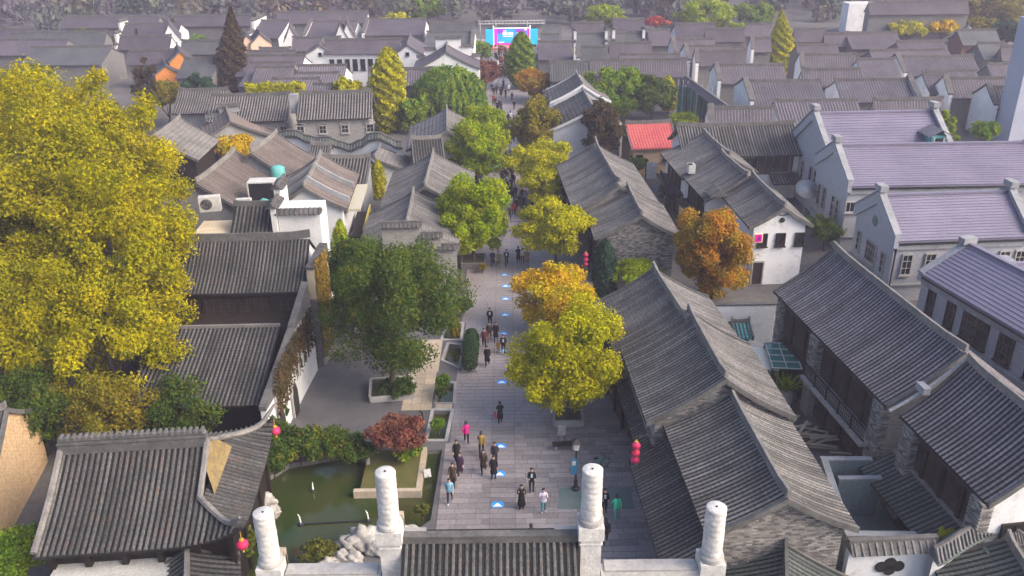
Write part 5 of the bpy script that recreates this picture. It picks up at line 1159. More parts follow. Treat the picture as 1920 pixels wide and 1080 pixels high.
def crown_pts(kind, n, H0, H1, R, rg, gaps=1.0):
    """leaf centres and outward directions; H0..H1 crown bottom/top above the base, R = crown radius"""
    hh = H1 - H0; out = []; nor = []
    if kind == 'round' or kind == 'dome':
        big = R > 5.2; K = int(R * 12) if big else int(38 + R * 5); C = []; Rs = []
        for i in range(K):
            d = rg.normal(size=3); d /= np.linalg.norm(d)
            if kind == 'dome': d[2] = abs(d[2]) * 0.9 - 0.12
            k = rg.uniform(0.5, 0.93) if big else rg.uniform(0.35, 0.9)
            C.append((d[0] * R * k, d[1] * R * k, (H0 + H1) / 2 + d[2] * hh / 2 * k)); Rs.append(rg.uniform(0.13, 0.24) * R if big else rg.uniform(0.17, 0.33) * R)
        C = np.array(C); Rs = np.array(Rs); idx = rg.choice(K, n, p=Rs ** 2 / np.sum(Rs ** 2)); d = rg.normal(size=(n, 3)); d /= np.linalg.norm(d, axis=1)[:, None]
        AX = rg.uniform(0.65, 1.3, (K, 3)); d = d * AX[idx]; rr = rg.uniform(0.2, 1.0, n) ** 0.45; sc = np.array([1, 1, min(0.9, hh / (2 * R))])
        p = C[idx] + d * sc * (Rs[idx] * rr)[:, None] + rg.normal(size=(n, 3)) * 0.03 * R; nn = d + np.array([0, 0, 0.35]); return p, nn
    if kind == 'cone' or kind == 'column':
        t = rg.uniform(0, 1, n) ** (1.5 if kind == 'cone' else 1.0); z = H0 + hh * t; a = rg.uniform(0, 2 * math.pi, n)
        prof = (1 - t) ** 0.85 if kind == 'cone' else np.sin(np.clip(0.12 + t * 0.88, 0, 1) * math.pi) ** 0.55
        R = R * (1.4 if kind == 'cone' else 1.1); w_ = R * prof * (0.75 + 0.25 * np.sin(a * 5 + z * 1.7) * np.sin(z * 2.3 + a * 2)) ; r = w_ * rg.uniform(0.1, 1, n) ** 0.45
        p = np.stack([np.cos(a) * r, np.sin(a) * r, z - r * 0.12], axis=1); d = np.stack([np.cos(a), np.sin(a), np.full(n, 0.4)], axis=1); return p, d
    if kind == 'willow':
        ns_ = max(120, n // 45); per = n // ns_; P_ = []
        a = rg.uniform(0, 2 * math.pi, ns_); r = R * rg.uniform(0.15, 1, ns_) ** 0.6; zt = H1 - hh * 0.45 * (r / R) ** 2 * rg.uniform(0.7, 1.2, ns_); zb = np.maximum(H0, zt - hh * rg.uniform(0.35, 0.8, ns_))
        t = np.tile(np.linspace(0, 1, per), ns_); i = np.repeat(np.arange(ns_), per)
        rr = r[i] * (0.8 + 0.2 * np.sqrt(t)); p = np.stack([np.cos(a[i]) * rr, np.sin(a[i]) * rr, zt[i] + (zb[i] - zt[i]) * t], axis=1) + rg.normal(size=(len(i), 3)) * 0.10
        d = np.stack([np.cos(a[i]), np.sin(a[i]), np.full(len(i), 0.3)], axis=1); return p, d
def tree(name, label, base, H, R, kind, lm, n, leaf=0.17, h0=None, trunk=0.16, group=None, cat='tree', seed=None, lean=(0, 0), limbs=6):
    rg = np.random.default_rng(seed if seed is not None else int(abs(base[0] * 71 + base[1] * 37)) + 5)
    e = empty(name, (base[0], base[1], base[2] if len(base) > 2 else 0), 0, label, cat, group)
    h0 = H * 0.28 if h0 is None else h0
    p, d = crown_pts(kind, n, h0, H, R, rg); p = p + np.array([lean[0], lean[1], 0]) * (p[:, 2:3] / H)
    V, F = leaves(p, d, leaf, rg, 2.6 if kind == 'willow' else 1.35)
    put('crown', np_mesh('crown', V, F, LM[lm]), e)
    mb = MB(); zt = h0 + (H - h0) * (0.92 if kind in ('cone', 'column') else 0.6)
    mb.tube([(lean[0] * t, lean[1] * t, zt * t) for t in (0, 0.15, 0.4, 0.7, 1)], [trunk * 1.35, trunk, trunk * 0.8, trunk * 0.55, trunk * 0.2], 8)
    if kind not in ('cone', 'column'):
        for i in range(limbs):
            a = 2 * math.pi * i / limbs + rg.uniform(-.4, .4); zs = h0 * rg.uniform(0.75, 1.1) + 0.1 * H; r = R * rg.uniform(0.5, 0.75); ze_ = zs + (H - h0) * rg.uniform(0.2, 0.5)
            mb.tube([(lean[0] * zs / H, lean[1] * zs / H, zs), (math.cos(a) * r * .5, math.sin(a) * r * .5, zs + (ze_ - zs) * .6), (math.cos(a) * r, math.sin(a) * r, ze_)], [trunk * .5, trunk * .3, trunk * .1], 5)
    mb.build('trunk', M['bark'], e, smooth=True); return e
def ptree(name, label, bx, by, ytop, hw, kind, lm, dens=1.0, leaf=None, h0=None, cx=None, group=None, Y=None, trunk=None, zb=0.0, **k):
    """tree surveyed from its foot, top and half width in the photograph"""
    b = P(bx, by, zb); D = b.y; dist = math.hypot(D, CAM_H - 5) ; top = PD(cx or bx, ytop, D); H = top.z; R = hw * dist / FOC * 1.09
    lf = leaf or max(0.15, dist * 0.0026); area = (hw * 2) * abs(by - ytop); n = int(min(50000, max(900, area * 1.1 * dens * (5.0 / max(1.0, lf * FOC / dist)) ** 2 * 0.5)))
    return tree(name, label, (b.x, b.y, zb), H - zb, R, kind, lm, n, lf, h0, trunk or max(0.12, H * 0.018), group, seed=int(bx * 3 + by), lean=((top.x - b.x) * 0.8, 0), **k)
# the huge yellow trees on the left
GT = 'huge yellow trees massed at the left'
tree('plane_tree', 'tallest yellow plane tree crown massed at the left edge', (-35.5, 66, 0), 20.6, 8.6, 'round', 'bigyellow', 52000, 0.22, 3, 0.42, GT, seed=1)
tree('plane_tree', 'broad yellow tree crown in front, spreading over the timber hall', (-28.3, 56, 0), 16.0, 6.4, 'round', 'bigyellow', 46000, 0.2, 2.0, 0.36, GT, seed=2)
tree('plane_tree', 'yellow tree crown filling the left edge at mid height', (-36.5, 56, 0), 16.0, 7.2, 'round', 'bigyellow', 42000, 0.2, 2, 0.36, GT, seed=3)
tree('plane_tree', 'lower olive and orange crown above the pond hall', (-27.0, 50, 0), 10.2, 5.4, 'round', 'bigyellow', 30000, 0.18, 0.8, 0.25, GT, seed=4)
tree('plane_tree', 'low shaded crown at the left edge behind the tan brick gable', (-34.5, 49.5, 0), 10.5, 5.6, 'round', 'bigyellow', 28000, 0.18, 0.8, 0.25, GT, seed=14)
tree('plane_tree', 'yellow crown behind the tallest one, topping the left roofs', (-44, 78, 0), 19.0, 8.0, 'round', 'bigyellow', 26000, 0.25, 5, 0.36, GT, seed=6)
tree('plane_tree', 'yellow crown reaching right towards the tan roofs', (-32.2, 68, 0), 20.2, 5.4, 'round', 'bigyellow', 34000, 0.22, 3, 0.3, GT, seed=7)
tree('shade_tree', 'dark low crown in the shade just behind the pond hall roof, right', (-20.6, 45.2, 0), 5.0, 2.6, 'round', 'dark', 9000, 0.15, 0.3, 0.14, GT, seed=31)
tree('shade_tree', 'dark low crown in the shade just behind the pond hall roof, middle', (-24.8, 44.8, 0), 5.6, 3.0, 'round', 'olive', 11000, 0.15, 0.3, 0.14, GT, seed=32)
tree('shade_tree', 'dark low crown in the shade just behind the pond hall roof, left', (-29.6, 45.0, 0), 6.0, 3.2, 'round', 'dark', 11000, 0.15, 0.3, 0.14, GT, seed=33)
GS = 'street trees in square planters'
ptree('street_tree', 'large dark green camphor tree in a planter on the dark square', 735, 735, 422, 122, 'round', 'dark', 2.2, h0=0.6, group=GS)
ptree('street_tree', 'dark green crown left behind the large camphor tree', 660, 640, 440, 62, 'round', 'dark', 1.2, h0=1.5, group=GS)
ptree('street_tree', 'round lime green tree left of the street, nearest of the round ones', 888, 497, 335, 70, 'round', 'lime', 2.2, h0=1.0, group=GS)
ptree('street_tree', 'round bright green tree left of the street above the parasol', 893, 345, 226, 57, 'round', 'lime', 2.2, h0=0.8, group=GS)
ptree('street_tree', 'round green tree behind the bright green one left of the street', 907, 292, 194, 50, 'round', 'lime', 2.2, h0=0.8, group=GS)
ptree('street_tree', 'yellow tree right of the street with its trunk showing', 1042, 505, 382, 74, 'round', 'gold', 2.0, h0=2.2, group=GS)
ptree('street_tree', 'yellow tree right of the street, upper of the round pair', 1015, 368, 264, 60, 'round', 'gold', 2.2, h0=1.2, group=GS)
ptree('street_tree', 'small round yellow tree below the upper yellow one', 1022, 398, 318, 46, 'round', 'gold', 2.2, h0=1.0, group=GS)
ptree('street_tree', 'amber tipped tree between the two big yellow street trees', 1050, 625, 502, 82, 'round', 'amber', 2.0, h0=0.8, group=GS)
ptree('street_tree', 'largest yellow tree right of the street in a square planter', 1065, 788, 575, 102, 'round', 'gold', 2.2, h0=1.2, group=GS)
ptree('street_tree', 'olive tree right of the far street below the orange tree', 1000, 305, 180, 47, 'round', 'olive', 1.6, h0=1.6, group=GS)
ptree('street_tree', 'dark olive tree standing left of the red cottage', 1130, 315, 186, 42, 'round', 'rust', 1.6, h0=1.5)
ptree('street_tree', 'orange red tree on the right of the far street', 1000, 192, 126, 38, 'round', 'orange', 2.0, h0=1.2)
ptree('street_tree', 'pinkish red tree left of the far street', 905, 168, 110, 30, 'round', 'red', 1.8, h0=1.0)
ptree('street_tree', 'tall green column tree before the stage screen', 977, 165, 60, 28, 'column', 'green', 2.2, h0=0.6)
ptree('street_tree', 'small green tree left of the stage screen', 904, 118, 75, 20, 'round', 'green', 2.0, h0=0.8)
ptree('willow_tree', 'broad weeping willow left of the far street', 842, 212, 122, 66, 'willow', 'green', 1.6, h0=0.5)
ptree('bamboo_clump', 'tall yellow plumed tree left of the willow', 728, 245, 88, 38, 'column', 'gold', 1.7, h0=0.4)
ptree('bamboo_clump', 'green bamboo clump between plumed tree and round green trees', 778, 250, 178, 30, 'round', 'green', 1.7, h0=0.2)
ptree('yellow_tree', 'small bright yellow tree left of the plumed tree', 650, 248, 124, 32, 'dome', 'gold', 1.8, h0=0.3)
ptree('conifer', 'tall dark conifer rising over the roofs left of centre', 437, 182, 14, 38, 'cone', 'rust', 2.2, h0=0.3)
ptree('conifer', 'slim bare brown conifer left of the tall dark one', 258, 130, 55, 8, 'cone', 'rust', 1.6, h0=0.5)
ptree('green_tree', 'dark green tree at the foot of the tall conifer', 378, 240, 126, 32, 'round', 'teal', 1.6, h0=0.4)
ptree('red_brown_tree', 'reddish brown tree between big yellow tree and orange gables', 276, 215, 100, 24, 'round', 'rust', 1.4, h0=0.5)
ptree('olive_tree', 'olive brown bush screening the foot of the orange gables', 318, 232, 138, 28, 'dome', 'olive', 1.6, h0=0.3)
ptree('orange_bush', 'rounded orange and yellow bush by the black walled house', 440, 322, 244, 40, 'dome', 'amber', 1.8, h0=0.2)
ptree('orange_tree', 'orange autumn tree beside the white gabled house', 1335, 560, 386, 70, 'round', 'orange', 2.0, h0=0.3)
ptree('green_tree', 'low lime green tree behind the far end of the tiled roof ridge', 1195, 560, 486, 52, 'dome', 'lime', 1.5, h0=1.0)
ptree('cypress_tree', 'dark teal bush against the brick gable left of the low lime tree', 1134, 560, 448, 26, 'column', 'teal', 1.8, h0=0.3)
ptree('green_tree', 'large mixed green tree behind the red cottage, left', 1150, 225, 122, 58, 'round', 'green', 1.8, h0=1.0)
ptree('green_tree', 'dark green tree behind the red cottage, right', 1222, 225, 138, 44, 'round', 'dark', 1.6, h0=1.0)
ptree('green_tree', 'yellow tree beside the green netting', 1252, 212, 142, 18, 'column', 'gold', 1.8, h0=0.6)
ptree('green_tree', 'small yellow green bush behind the wide white gabled house', 1285, 246, 210, 30, 'dome', 'lime', 1.6, h0=0.3)
ptree('conical_tree', 'tall conical yellow green tree among the right hand roofs', 1463, 132, 20, 32, 'cone', 'gold', 2.2, h0=0.3)
ptree('red_brown_tree', 'orange shrub at the right foot of the conical tree', 1490, 128, 96, 14, 'round', 'orange', 1.5, h0=0.3)
ptree('round_bush', 'small round yellow green tree among the right hand roofs', 1610, 110, 71, 19, 'round', 'lime', 2.0, h0=0.6)
ptree('green_tree', 'green hedge tree climbing the farthest lilac roof verge', 1772, 282, 205, 22, 'round', 'lime', 1.6, h0=0.3)
ptree('green_tree', 'dark green tree at the foot of the blue tower', 1848, 280, 222, 30, 'dome', 'green', 1.6, h0=0.3)
ptree('hanging_plant', 'green creeper tree beside the white gable, right', 1545, 470, 402, 34, 'round', 'dark', 1.6, h0=1.2)
for lab, x, yb, yt, hw, kd, lm in (('lone yellow tree among far roofs left of the stage', 742, 72, 24, 28, 'round', 'gold'), ('far green and yellow tree behind the roofs right of the stage', 1135, 52, 8, 34, 'round', 'lime'), ('far bright red tree right of the stage', 1230, 62, 29, 20, 'dome', 'bright_red'),
    ('far wide yellow green tree at top right of centre', 1320, 58, 0, 52, 'round', 'lime'), ('far green tree beside the wide yellow green one', 1412, 56, 2, 36, 'round', 'green'), ('far yellow tree before the hazy hall, left', 1700, 84, 36, 34, 'dome', 'gold'), ('far orange tipped tree before the hazy hall', 1765, 82, 34, 28, 'dome', 'amber'),
    ('far olive tree right of the hazy hall', 1830, 78, 30, 36, 'dome', 'olive'), ('far dark green tree at the right edge', 1888, 86, 36, 26, 'round', 'teal'), ('far red shrub before the hazy hall', 1665, 62, 40, 14, 'dome', 'bright_red'), ('far dark tree left, among purple roofs', 150, 95, 55, 30, 'round', 'dark'),
    ('far yellow bush at the left edge', 4, 105, 62, 14, 'round', 'lime'), ('far olive tree left, beside dark one', 190, 100, 62, 24, 'dome', 'olive'), ('far green tree in the haze left of centre', 568, 36, 2, 14, 'column', 'green'), ('far green tree in the haze above the lone yellow tree', 795, 48, -8, 34, 'round', 'green'), ('far olive tree in the top right haze', 1870, 52, -12, 60, 'round', 'olive')):
    ptree('far_tree', lab, x, yb, yt, hw, kd, lm, 2.0, h0=0.8, group='trees scattered among the far roofs')
for lab, x, yb, yt, hw, kd, lm in (('far yellow tree between the stage and the beige hipped roof', 1062, 118, 84, 14, 'dome', 'gold'), ('far lime tree among right roofs above the small white gable', 1385, 70, 40, 16, 'dome', 'lime'), ('far orange tree among right roofs below the hazy hall', 1560, 98, 70, 13, 'dome', 'orange'), ('far green tree among right roofs near the pavilion', 1740, 128, 98, 16, 'dome', 'green'), ('far lime bush beside the pale yard', 1440, 162, 138, 14, 'dome', 'lime'), ('far green tree left of the matou gables', 690, 112, 72, 14, 'dome', 'lime'), ('far amber tree left of the long white house', 548, 138, 104, 14, 'dome', 'amber'), ('far green tree behind the orange gables', 372, 100, 62, 16, 'dome', 'green')):
    ptree('far_tree', lab, x, yb, yt, hw, kd, lm, 2.0, h0=0.5, group='trees scattered among the far roofs')
# clipped hedges among the roofs
def hedge(label, x0, x1, y, hpx, lm, zb=0.0, group=None, wd=1.4):
    a, b = P(x0, y, zb), P(x1, y, zb); H = PD((x0 + x1) / 2, y - hpx, (a.y + b.y) / 2).z - zb; d = b - a; L = d.length; rg = np.random.default_rng(int(x0 + y))
    e = empty('hedge', ((a.x + b.x) / 2, (a.y + b.y) / 2, zb), math.atan2(d.y, d.x), label, 'hedge', group); n = int(2600 + L * 160)
    p = np.stack([rg.uniform(-L / 2, L / 2, n), rg.uniform(-wd / 2, wd / 2, n), H * rg.uniform(0.02, 1, n) ** 0.6 * 1.0], axis=1); p[:, 2] += 0.15 * np.sin(p[:, 0] * 2) ; dd_ = np.stack([np.zeros(n), np.sign(p[:, 1]), np.full(n, 0.8)], axis=1)
    V, F = leaves(p, dd_, max(0.14, math.hypot(a.y, 28) * 0.0028), rg); put('foliage', np_mesh('foliage', V, F, LM[lm]), e)
    mb = MB()
    for k in range(max(2, int(L))): mb.tube([(-L / 2 + (k + .5) * L / max(2, int(L)), 0, 0), (-L / 2 + (k + .5) * L / max(2, int(L)) + .1, 0, H * 0.8)], 0.04, 5)
    mb.build('stems', M['bark'], e)
for lab, x0, x1, y, hp, lm in (('yellow clipped hedge left of the small yellow tree, left half', 474, 530, 253, 97, 'gold'), ('yellow clipped hedge left of the small yellow tree, right half', 532, 582, 253, 98, 'gold'), ('thin yellow hedge right of the conifer', 460, 492, 128, 7, 'lime'), ('green hedge strip left of the conifer', 352, 400, 132, 12, 'lime'),
    ('dark green hedge strip below the white house right gable', 748, 792, 128, 6, 'dark'), ('hedge strip below the long white house', 660, 730, 126, 6, 'olive')):
    hedge(lab, x0, x1, y, hp, lm, 0, 'clipped hedges among the roofs')
# far wood closing the view: reads as one mass
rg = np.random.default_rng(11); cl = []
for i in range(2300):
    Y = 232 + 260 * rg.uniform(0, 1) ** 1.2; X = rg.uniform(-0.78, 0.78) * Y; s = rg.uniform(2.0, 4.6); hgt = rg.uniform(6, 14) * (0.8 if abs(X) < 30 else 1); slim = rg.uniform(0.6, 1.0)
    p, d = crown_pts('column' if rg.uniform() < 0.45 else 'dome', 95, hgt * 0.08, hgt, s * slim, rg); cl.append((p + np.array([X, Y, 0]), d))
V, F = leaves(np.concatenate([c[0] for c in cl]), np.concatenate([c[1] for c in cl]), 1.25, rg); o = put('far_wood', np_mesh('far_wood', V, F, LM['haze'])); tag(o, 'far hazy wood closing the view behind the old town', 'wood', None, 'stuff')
# pond side shrubs, planters, maple, lower left bushes
GB = 'shrubs round the pond'
for i, (lab, x, y, yt, hw, kd, lm) in enumerate((('dark shrub under the upturned eave of the pond hall', 515, 900, 815, 48, 'dome', 'dark'), ('leafy shrub at the far left corner of the pond', 510, 862, 776, 36, 'dome', 'dark'), ('leafy shrub on the far bank of the pond, left', 565, 872, 802, 46, 'dome', 'dark'), ('leafy shrub on the far bank of the pond, middle', 620, 868, 806, 44, 'dome', 'dark'), ('leafy shrub on the far bank of the pond, right', 668, 868, 814, 38, 'dome', 'dark'),
    ('grassy yellow shrub in the near corner of the pond', 455, 1060, 985, 36, 'dome', 'grass'), ('green shrub beside the pale rocks', 600, 1052, 1018, 34, 'dome', 'grass'), ('yellow reeds at the street corner of the pond', 792, 975, 942, 14, 'dome', 'grass'),
    ('green shrub under the red maple', 765, 862, 830, 30, 'dome', 'green'), ('shrub in the first long basin from the pond', 822, 815, 782, 14, 'dome', 'green'), ('shrub at the far end of the second basin', 832, 740, 698, 16, 'dome', 'green'), ('shrub in the second basin', 826, 752, 725, 10, 'dome', 'dark'), ('young tree in the fourth basin', 852, 630, 592, 11, 'column', 'olive'),
    ('low plants round the camphor tree', 745, 738, 712, 34, 'dome', 'dark'), ('dark shrub left of the fourth basin', 868, 592, 555, 18, 'dome', 'dark'), ('potted shrub before the round lime tree', 905, 512, 492, 9, 'dome', 'olive'))):
    ptree('shrub', lab, x, y, yt, hw, kd, lm, 1.8, h0=0.05, group=GB, trunk=0.05, cat='shrub')
ptree('red_maple', 'low spreading red maple between the pond and the street', 742, 868, 782, 54, 'dome', 'red', 1.6, h0=0.9, trunk=0.09)
ptree('shrub', 'dense green bush at the bottom left corner', 45, 1100, 985, 62, 'dome', 'green', 1.4, h0=0.2, cat='shrub')
ptree('shrub', 'small bright yellow sapling under the pond hall eave', 277, 1095, 1022, 20, 'column', 'gold', 1.6, h0=0.1, cat='shrub', leaf=0.12)
q = P(1784, 1012, 3.0); tree('shrub', 'rounded yellow bush beside the curved wall', (q.x, q.y, 0), 3.5, 0.85, 'round', 'gold', 2600, 0.13, 2.2, 0.06, None, 'shrub', 3)
ptree('shrub', 'dark green shrub at the foot of the white wall with doorways', 520, 800, 752, 26, 'dome', 'dark', 1.8, h0=0.1, cat='shrub')
ptree('shrub', 'hanging greenery behind the hall roof, under the big yellow trees', 345, 830, 775, 48, 'willow', 'olive', 1.2, h0=0.1, cat='shrub')
ptree('shrub', 'bamboo strip left of the dark green camphor tree', 640, 545, 412, 20, 'column', 'lime', 1.2, h0=0.3, cat='shrub')
ptree('shrub', 'yellow bamboo beside the awning of the tan roofed house', 708, 372, 300, 16, 'column', 'gold', 1.5, h0=0.2, cat='shrub')
ptree('shrub', 'dark clipped bush in the lane right of the curled ridge', 1193, 330, 290, 22, 'dome', 'dark', 1.8, h0=0.1, cat='shrub')
ptree('shrub', 'teal creepers under the balconies of the grey roofed house', 1250, 392, 335, 18, 'dome', 'teal', 1.6, h0=0.1, cat='shrub')
ptree('shrub', 'red blossoms beside the orange tree', 1318, 430, 398, 12, 'dome', 'bright_red', 1.6, h0=0.4, cat='shrub')
ptree('shrub', 'orange shrub before the red cottage', 1218, 300, 282, 14, 'dome', 'orange', 1.6, h0=0.1, cat='shrub')
# clipped boxwood mound on the street
p = P(882, 676); e = empty('boxwood', (p.x, p.y + 0.6, 0), 0, 'clipped rounded boxwood hedge standing on the street by the basins', 'hedge'); rg = np.random.default_rng(5)
pts = []; 
for cy, r_ in ((-1.9, 0.62), (-0.6, 0.66), (0.7, 0.66), (1.9, 0.6)):
    d = rg.normal(size=(2200, 3)); d /= np.linalg.norm(d, axis=1)[:, None]; pts.append((np.array([0, cy, 0.62]) + d * np.array([r_, r_ * 1.25, 0.75]) * rg.uniform(0.8, 1.03, 2200)[:, None], d))
V, F = leaves(np.concatenate([a for a, b in pts]), np.concatenate([b for a, b in pts]), 0.1, rg); V[:, 2] = np.maximum(V[:, 2], 0.02); put('foliage', np_mesh('foliage', V, F, LM['boxwood']), e)
mb = MB(); mb.box((0, 0, 0.12), (1.1, 4.9, 0.22)); mb.build('trough', M['stone_grey'], e)
# dry ivy on the two walls
def ivy(name, label, a, b, z0, z1, lm, n, off, gap=0.35):
    rg = np.random.default_rng(int(abs(a[1]) * 10)); a, b = np.array(a), np.array(b); t = rg.uniform(0, 1, n); strand = np.round(t * 34) / 34 + rg.normal(size=n) * 0.006; z = rg.uniform(0, 1, n) ** 0.8
    lim = 0.35 + 0.65 * np.abs(np.sin(strand * 23.0 + np.sin(strand * 51)));  z = 1 - z * lim
    p = np.stack([a[0] + (b[0] - a[0]) * strand + off + rg.uniform(0, 0.12, n), a[1] + (b[1] - a[1]) * strand, z0 + (z1 - z0) * z], axis=1); d = np.tile(np.array([[1.0, -0.3, 0.2]]), (n, 1))
    V, F = leaves(p, d, 0.17, rg); e = empty(name, (0, 0, 0), 0, label, 'ivy'); put('foliage', np_mesh('foliage', V, F, LM[lm]), e)
    mb = MB(); rr = random.Random(3)
    for k in range(14):
        t = rr.random(); x = a[0] + (b[0] - a[0]) * t + off; y = a[1] + (b[1] - a[1]) * t; mb.tube([(x, y, z1), (x + .03, y + rr.uniform(-.3, .3), (z0 + z1) / 2), (x, y + rr.uniform(-.4, .4), z0)], 0.025, 4)
    mb.build('stems', M['bark'], e)
ivy('ivy', 'dry brown ivy hanging over the white wall with doorways', (-15.05, 45.6), (-14.75, 55.0), 2.0, 5.4, 'rust', 3600, 0.2)
ivy('ivy', 'golden ivy draped over the cream gable wall', (-14.3, 55.6), (-13.95, 57.8), 0.9, 8.6, 'ivy', 3200, 0.3)
# spiky agave in the courtyard
p = P(1482, 735, 0.4); e = empty('agave_plant', (p.x - 0.7, p.y - 0.9, 0), 0, 'spiky green agave like plant in the courtyard beside the glass roof', 'plant'); rg = random.Random(2); lm = LM['lime']
for k in range(20):
    a = 2 * math.pi * k / 20 + rg.uniform(-.15, .15); el = rg.uniform(0.5, 1.3); L = rg.uniform(1.5, 2.3); mb = MB(); w_ = 0.16; dx, dy = math.cos(a), math.sin(a); pr = []
    for t in (0, 0.4, 0.75, 1): r_ = L * t * math.cos(el * (1 - 0.25 * t)); z = 1.0 + L * t * math.sin(el * (1 - 0.4 * t)); ww_ = w_ * (1 - t) ** 0.6 + 0.005; pr.append(((dx * r_ - dy * ww_, dy * r_ + dx * ww_, z), (dx * r_, dy * r_, z - 0.05), (dx * r_ + dy * ww_, dy * r_ - dx * ww_, z)))
    for s, t in zip(pr, pr[1:]): mb.poly([s[0], s[1], t[1], t[0]]); mb.poly([s[1], s[2], t[2], t[1]])
    mb.build('leaf', lm, e)
mb = MB(); mb.lathe([(0.45, 0), (0.55, 0.5), (0.5, 0.95), (0.2, 1.1)], 12); mb.build('pot', M['stone_grey'], e)
# ---------------------------------------------------------------- things in the street, pond and yards
def PX(x, y, X):
    d = ray(x, y); t = X / d.x; return Vector((X, d.y * t, CAM_H + d.z * t))
def lantern(label, c, r, strand=0.5, n=1):
    e = empty('red_lantern', (c[0], c[1], c[2]), 0, label, 'lantern', 'red lanterns')
    mb = MB(); k = 12; pr = [(r * max(0.35, math.sin(math.pi * (0.1 + 0.8 * t / 8)) ** 0.7), -r * 0.85 + 1.7 * r * t / 8) for t in range(9)]
    mb.lathe([(0.001, -r * 0.86)] + pr + [(0.001, r * 0.86)], k); mb.build('lantern_body', M['lantern'], e, smooth=True)
    mb = MB(); mb.lathe([(r * 0.38, 0), (r * 0.38, 0.08), (0.02, 0.09), (0.02, strand)], 8, (0, 0, r * 0.84)); mb.build('top_cap', M['gold'], e)
    mb = MB(); mb.lathe([(0.02, -r * 0.75), (0.06, -r * 0.6), (0.04, 0), (r * 0.38, 0.01), (r * 0.38, 0.08)], 8, (0, 0, -r * 0.92)); mb.build('tassel', M['gold'], e)
    return e
b = PX(1192, 848, 6.75)
for i, nm in enumerate(('top', 'middle', 'lowest')): lantern('red lantern beside the brick corner of the street house, %s of three' % nm, (b.x, b.y, b.z + 0.45 - i * 0.48), 0.25, 0.22)
br = MB(); br.tube([(b.x, b.y, b.z + 1.05), (8.2, b.y + 0.1, b.z + 1.1)], 0.03, 5); tag(br.build('lantern_bracket', M['black_metal']), 'thin iron bracket holding the three red lanterns', 'bracket')
hr = hall.matrix_basis
for lab, lx, ly in (('red lantern under the far upturned corner of the pond hall', HX, HH), ('red lantern under the near upturned corner of the pond hall', HX, -HH)):
    q = Matrix.Translation(hall.location) @ Matrix.Rotation(hall.rotation_euler.z, 4, 'Z') @ Vector((lx, ly, 0)); lantern(lab, (q.x, q.y, 4.1), 0.29, 0.5)
p = P(831, 462, 3.6)
for i in range(2): lantern('red lantern at the left house eave under the lime tree, %s' % ('upper', 'lower')[i], (p.x, p.y, 3.7 - i * 0.55), 0.3, 0.25)
p = P(1098, 492, 2.6)
for i in range(3): lantern('dark red lantern on the right house front beside the yellow tree, %s of three' % ('top', 'middle', 'lowest')[i], (p.x, p.y, 3.3 - i * 0.45), 0.23, 0.2)
# street lamp with blue banner
p = P(1079, 918); e = empty('street_lamp', (p.x, p.y, 0), 0, 'black street lamp with white lantern head and blue banner', 'street lamp')
mb = MB(); mb.lathe([(0.22, 0), (0.22, 0.15), (0.12, 0.25), (0.11, 0.7), (0.07, 0.8), (0.055, 2.7), (0.09, 2.75), (0.1, 2.85)], 10); mb.build('post', M['black_metal'], e)
mb = MB(); mb.rings([[(s * r_, t * r_, z) for s, t in ((-1, -1), (1, -1), (1, 1), (-1, 1))] for r_, z in ((0.12, 2.86), (0.19, 3.35))]); mb.build('lamp_glass', M['white_metal'], e)
mb = MB(); mb.rings([[(s * r_, t * r_, z) for s, t in ((-1, -1), (1, -1), (1, 1), (-1, 1))] for r_, z in ((0.26, 3.36), (0.22, 3.42), (0.05, 3.62))]); mb.build('lamp_cap', M['black_metal'], e)
mb = MB(); mb.box((-0.13, -0.06, 1.7), (0.34, 0.03, 1.1)); bn = mb.build('banner', M['blue_metal'], e); mb = MB(); mb.box((-0.13, -0.08, 1.95), (0.2, 0.01, 0.3)); mb.build('banner_print', M['white_metal'], bn)
# bicycle beside the lamp
p = P(1122, 880); e = empty('bicycle', (p.x, p.y, 0), 0.5, 'parked bicycle right of the street lamp', 'bicycle')
for x in (-0.5, 0.5):
    mb = MB(); mb.tube([(x + 0.33 * math.cos(a), 0, 0.34 + 0.33 * math.sin(a)) for a in [2 * math.pi * i / 18 for i in range(19)]], 0.022, 5); wl_ = mb.build('wheel', M['black_metal'], e)
    mb = MB()
    for i in range(6): mb.tube([(x, 0, 0.34), (x + 0.32 * math.cos(i * math.pi / 3), 0, 0.34 + 0.32 * math.sin(i * math.pi / 3))], 0.006, 4)
    mb.build('spokes', M['white_metal'], wl_)
mb = MB()
for a, c in (((-0.5, 0, 0.34), (-0.08, 0, 0.34)), ((-0.08, 0, 0.34), (-0.2, 0, 0.85)), ((-0.5, 0, 0.34), (-0.2, 0, 0.75)), ((-0.2, 0, 0.72), (0.36, 0, 0.8)), ((-0.08, 0, 0.34), (0.36, 0, 0.78)), ((0.5, 0, 0.34), (0.34, 0, 0.98))): mb.tube([a, c], 0.022, 5)
mb.build('frame', M['teal'], e); mb = MB(); mb.tube([(0.3, -0.28, 1.0), (0.34, 0, 0.98), (0.3, 0.28, 1.0)], 0.02, 5); mb.build('handlebar', M['black_metal'], e); mb = MB(); mb.box((-0.22, 0, 0.9), (0.26, 0.14, 0.07)); mb.build('saddle', M['black_metal'], e)
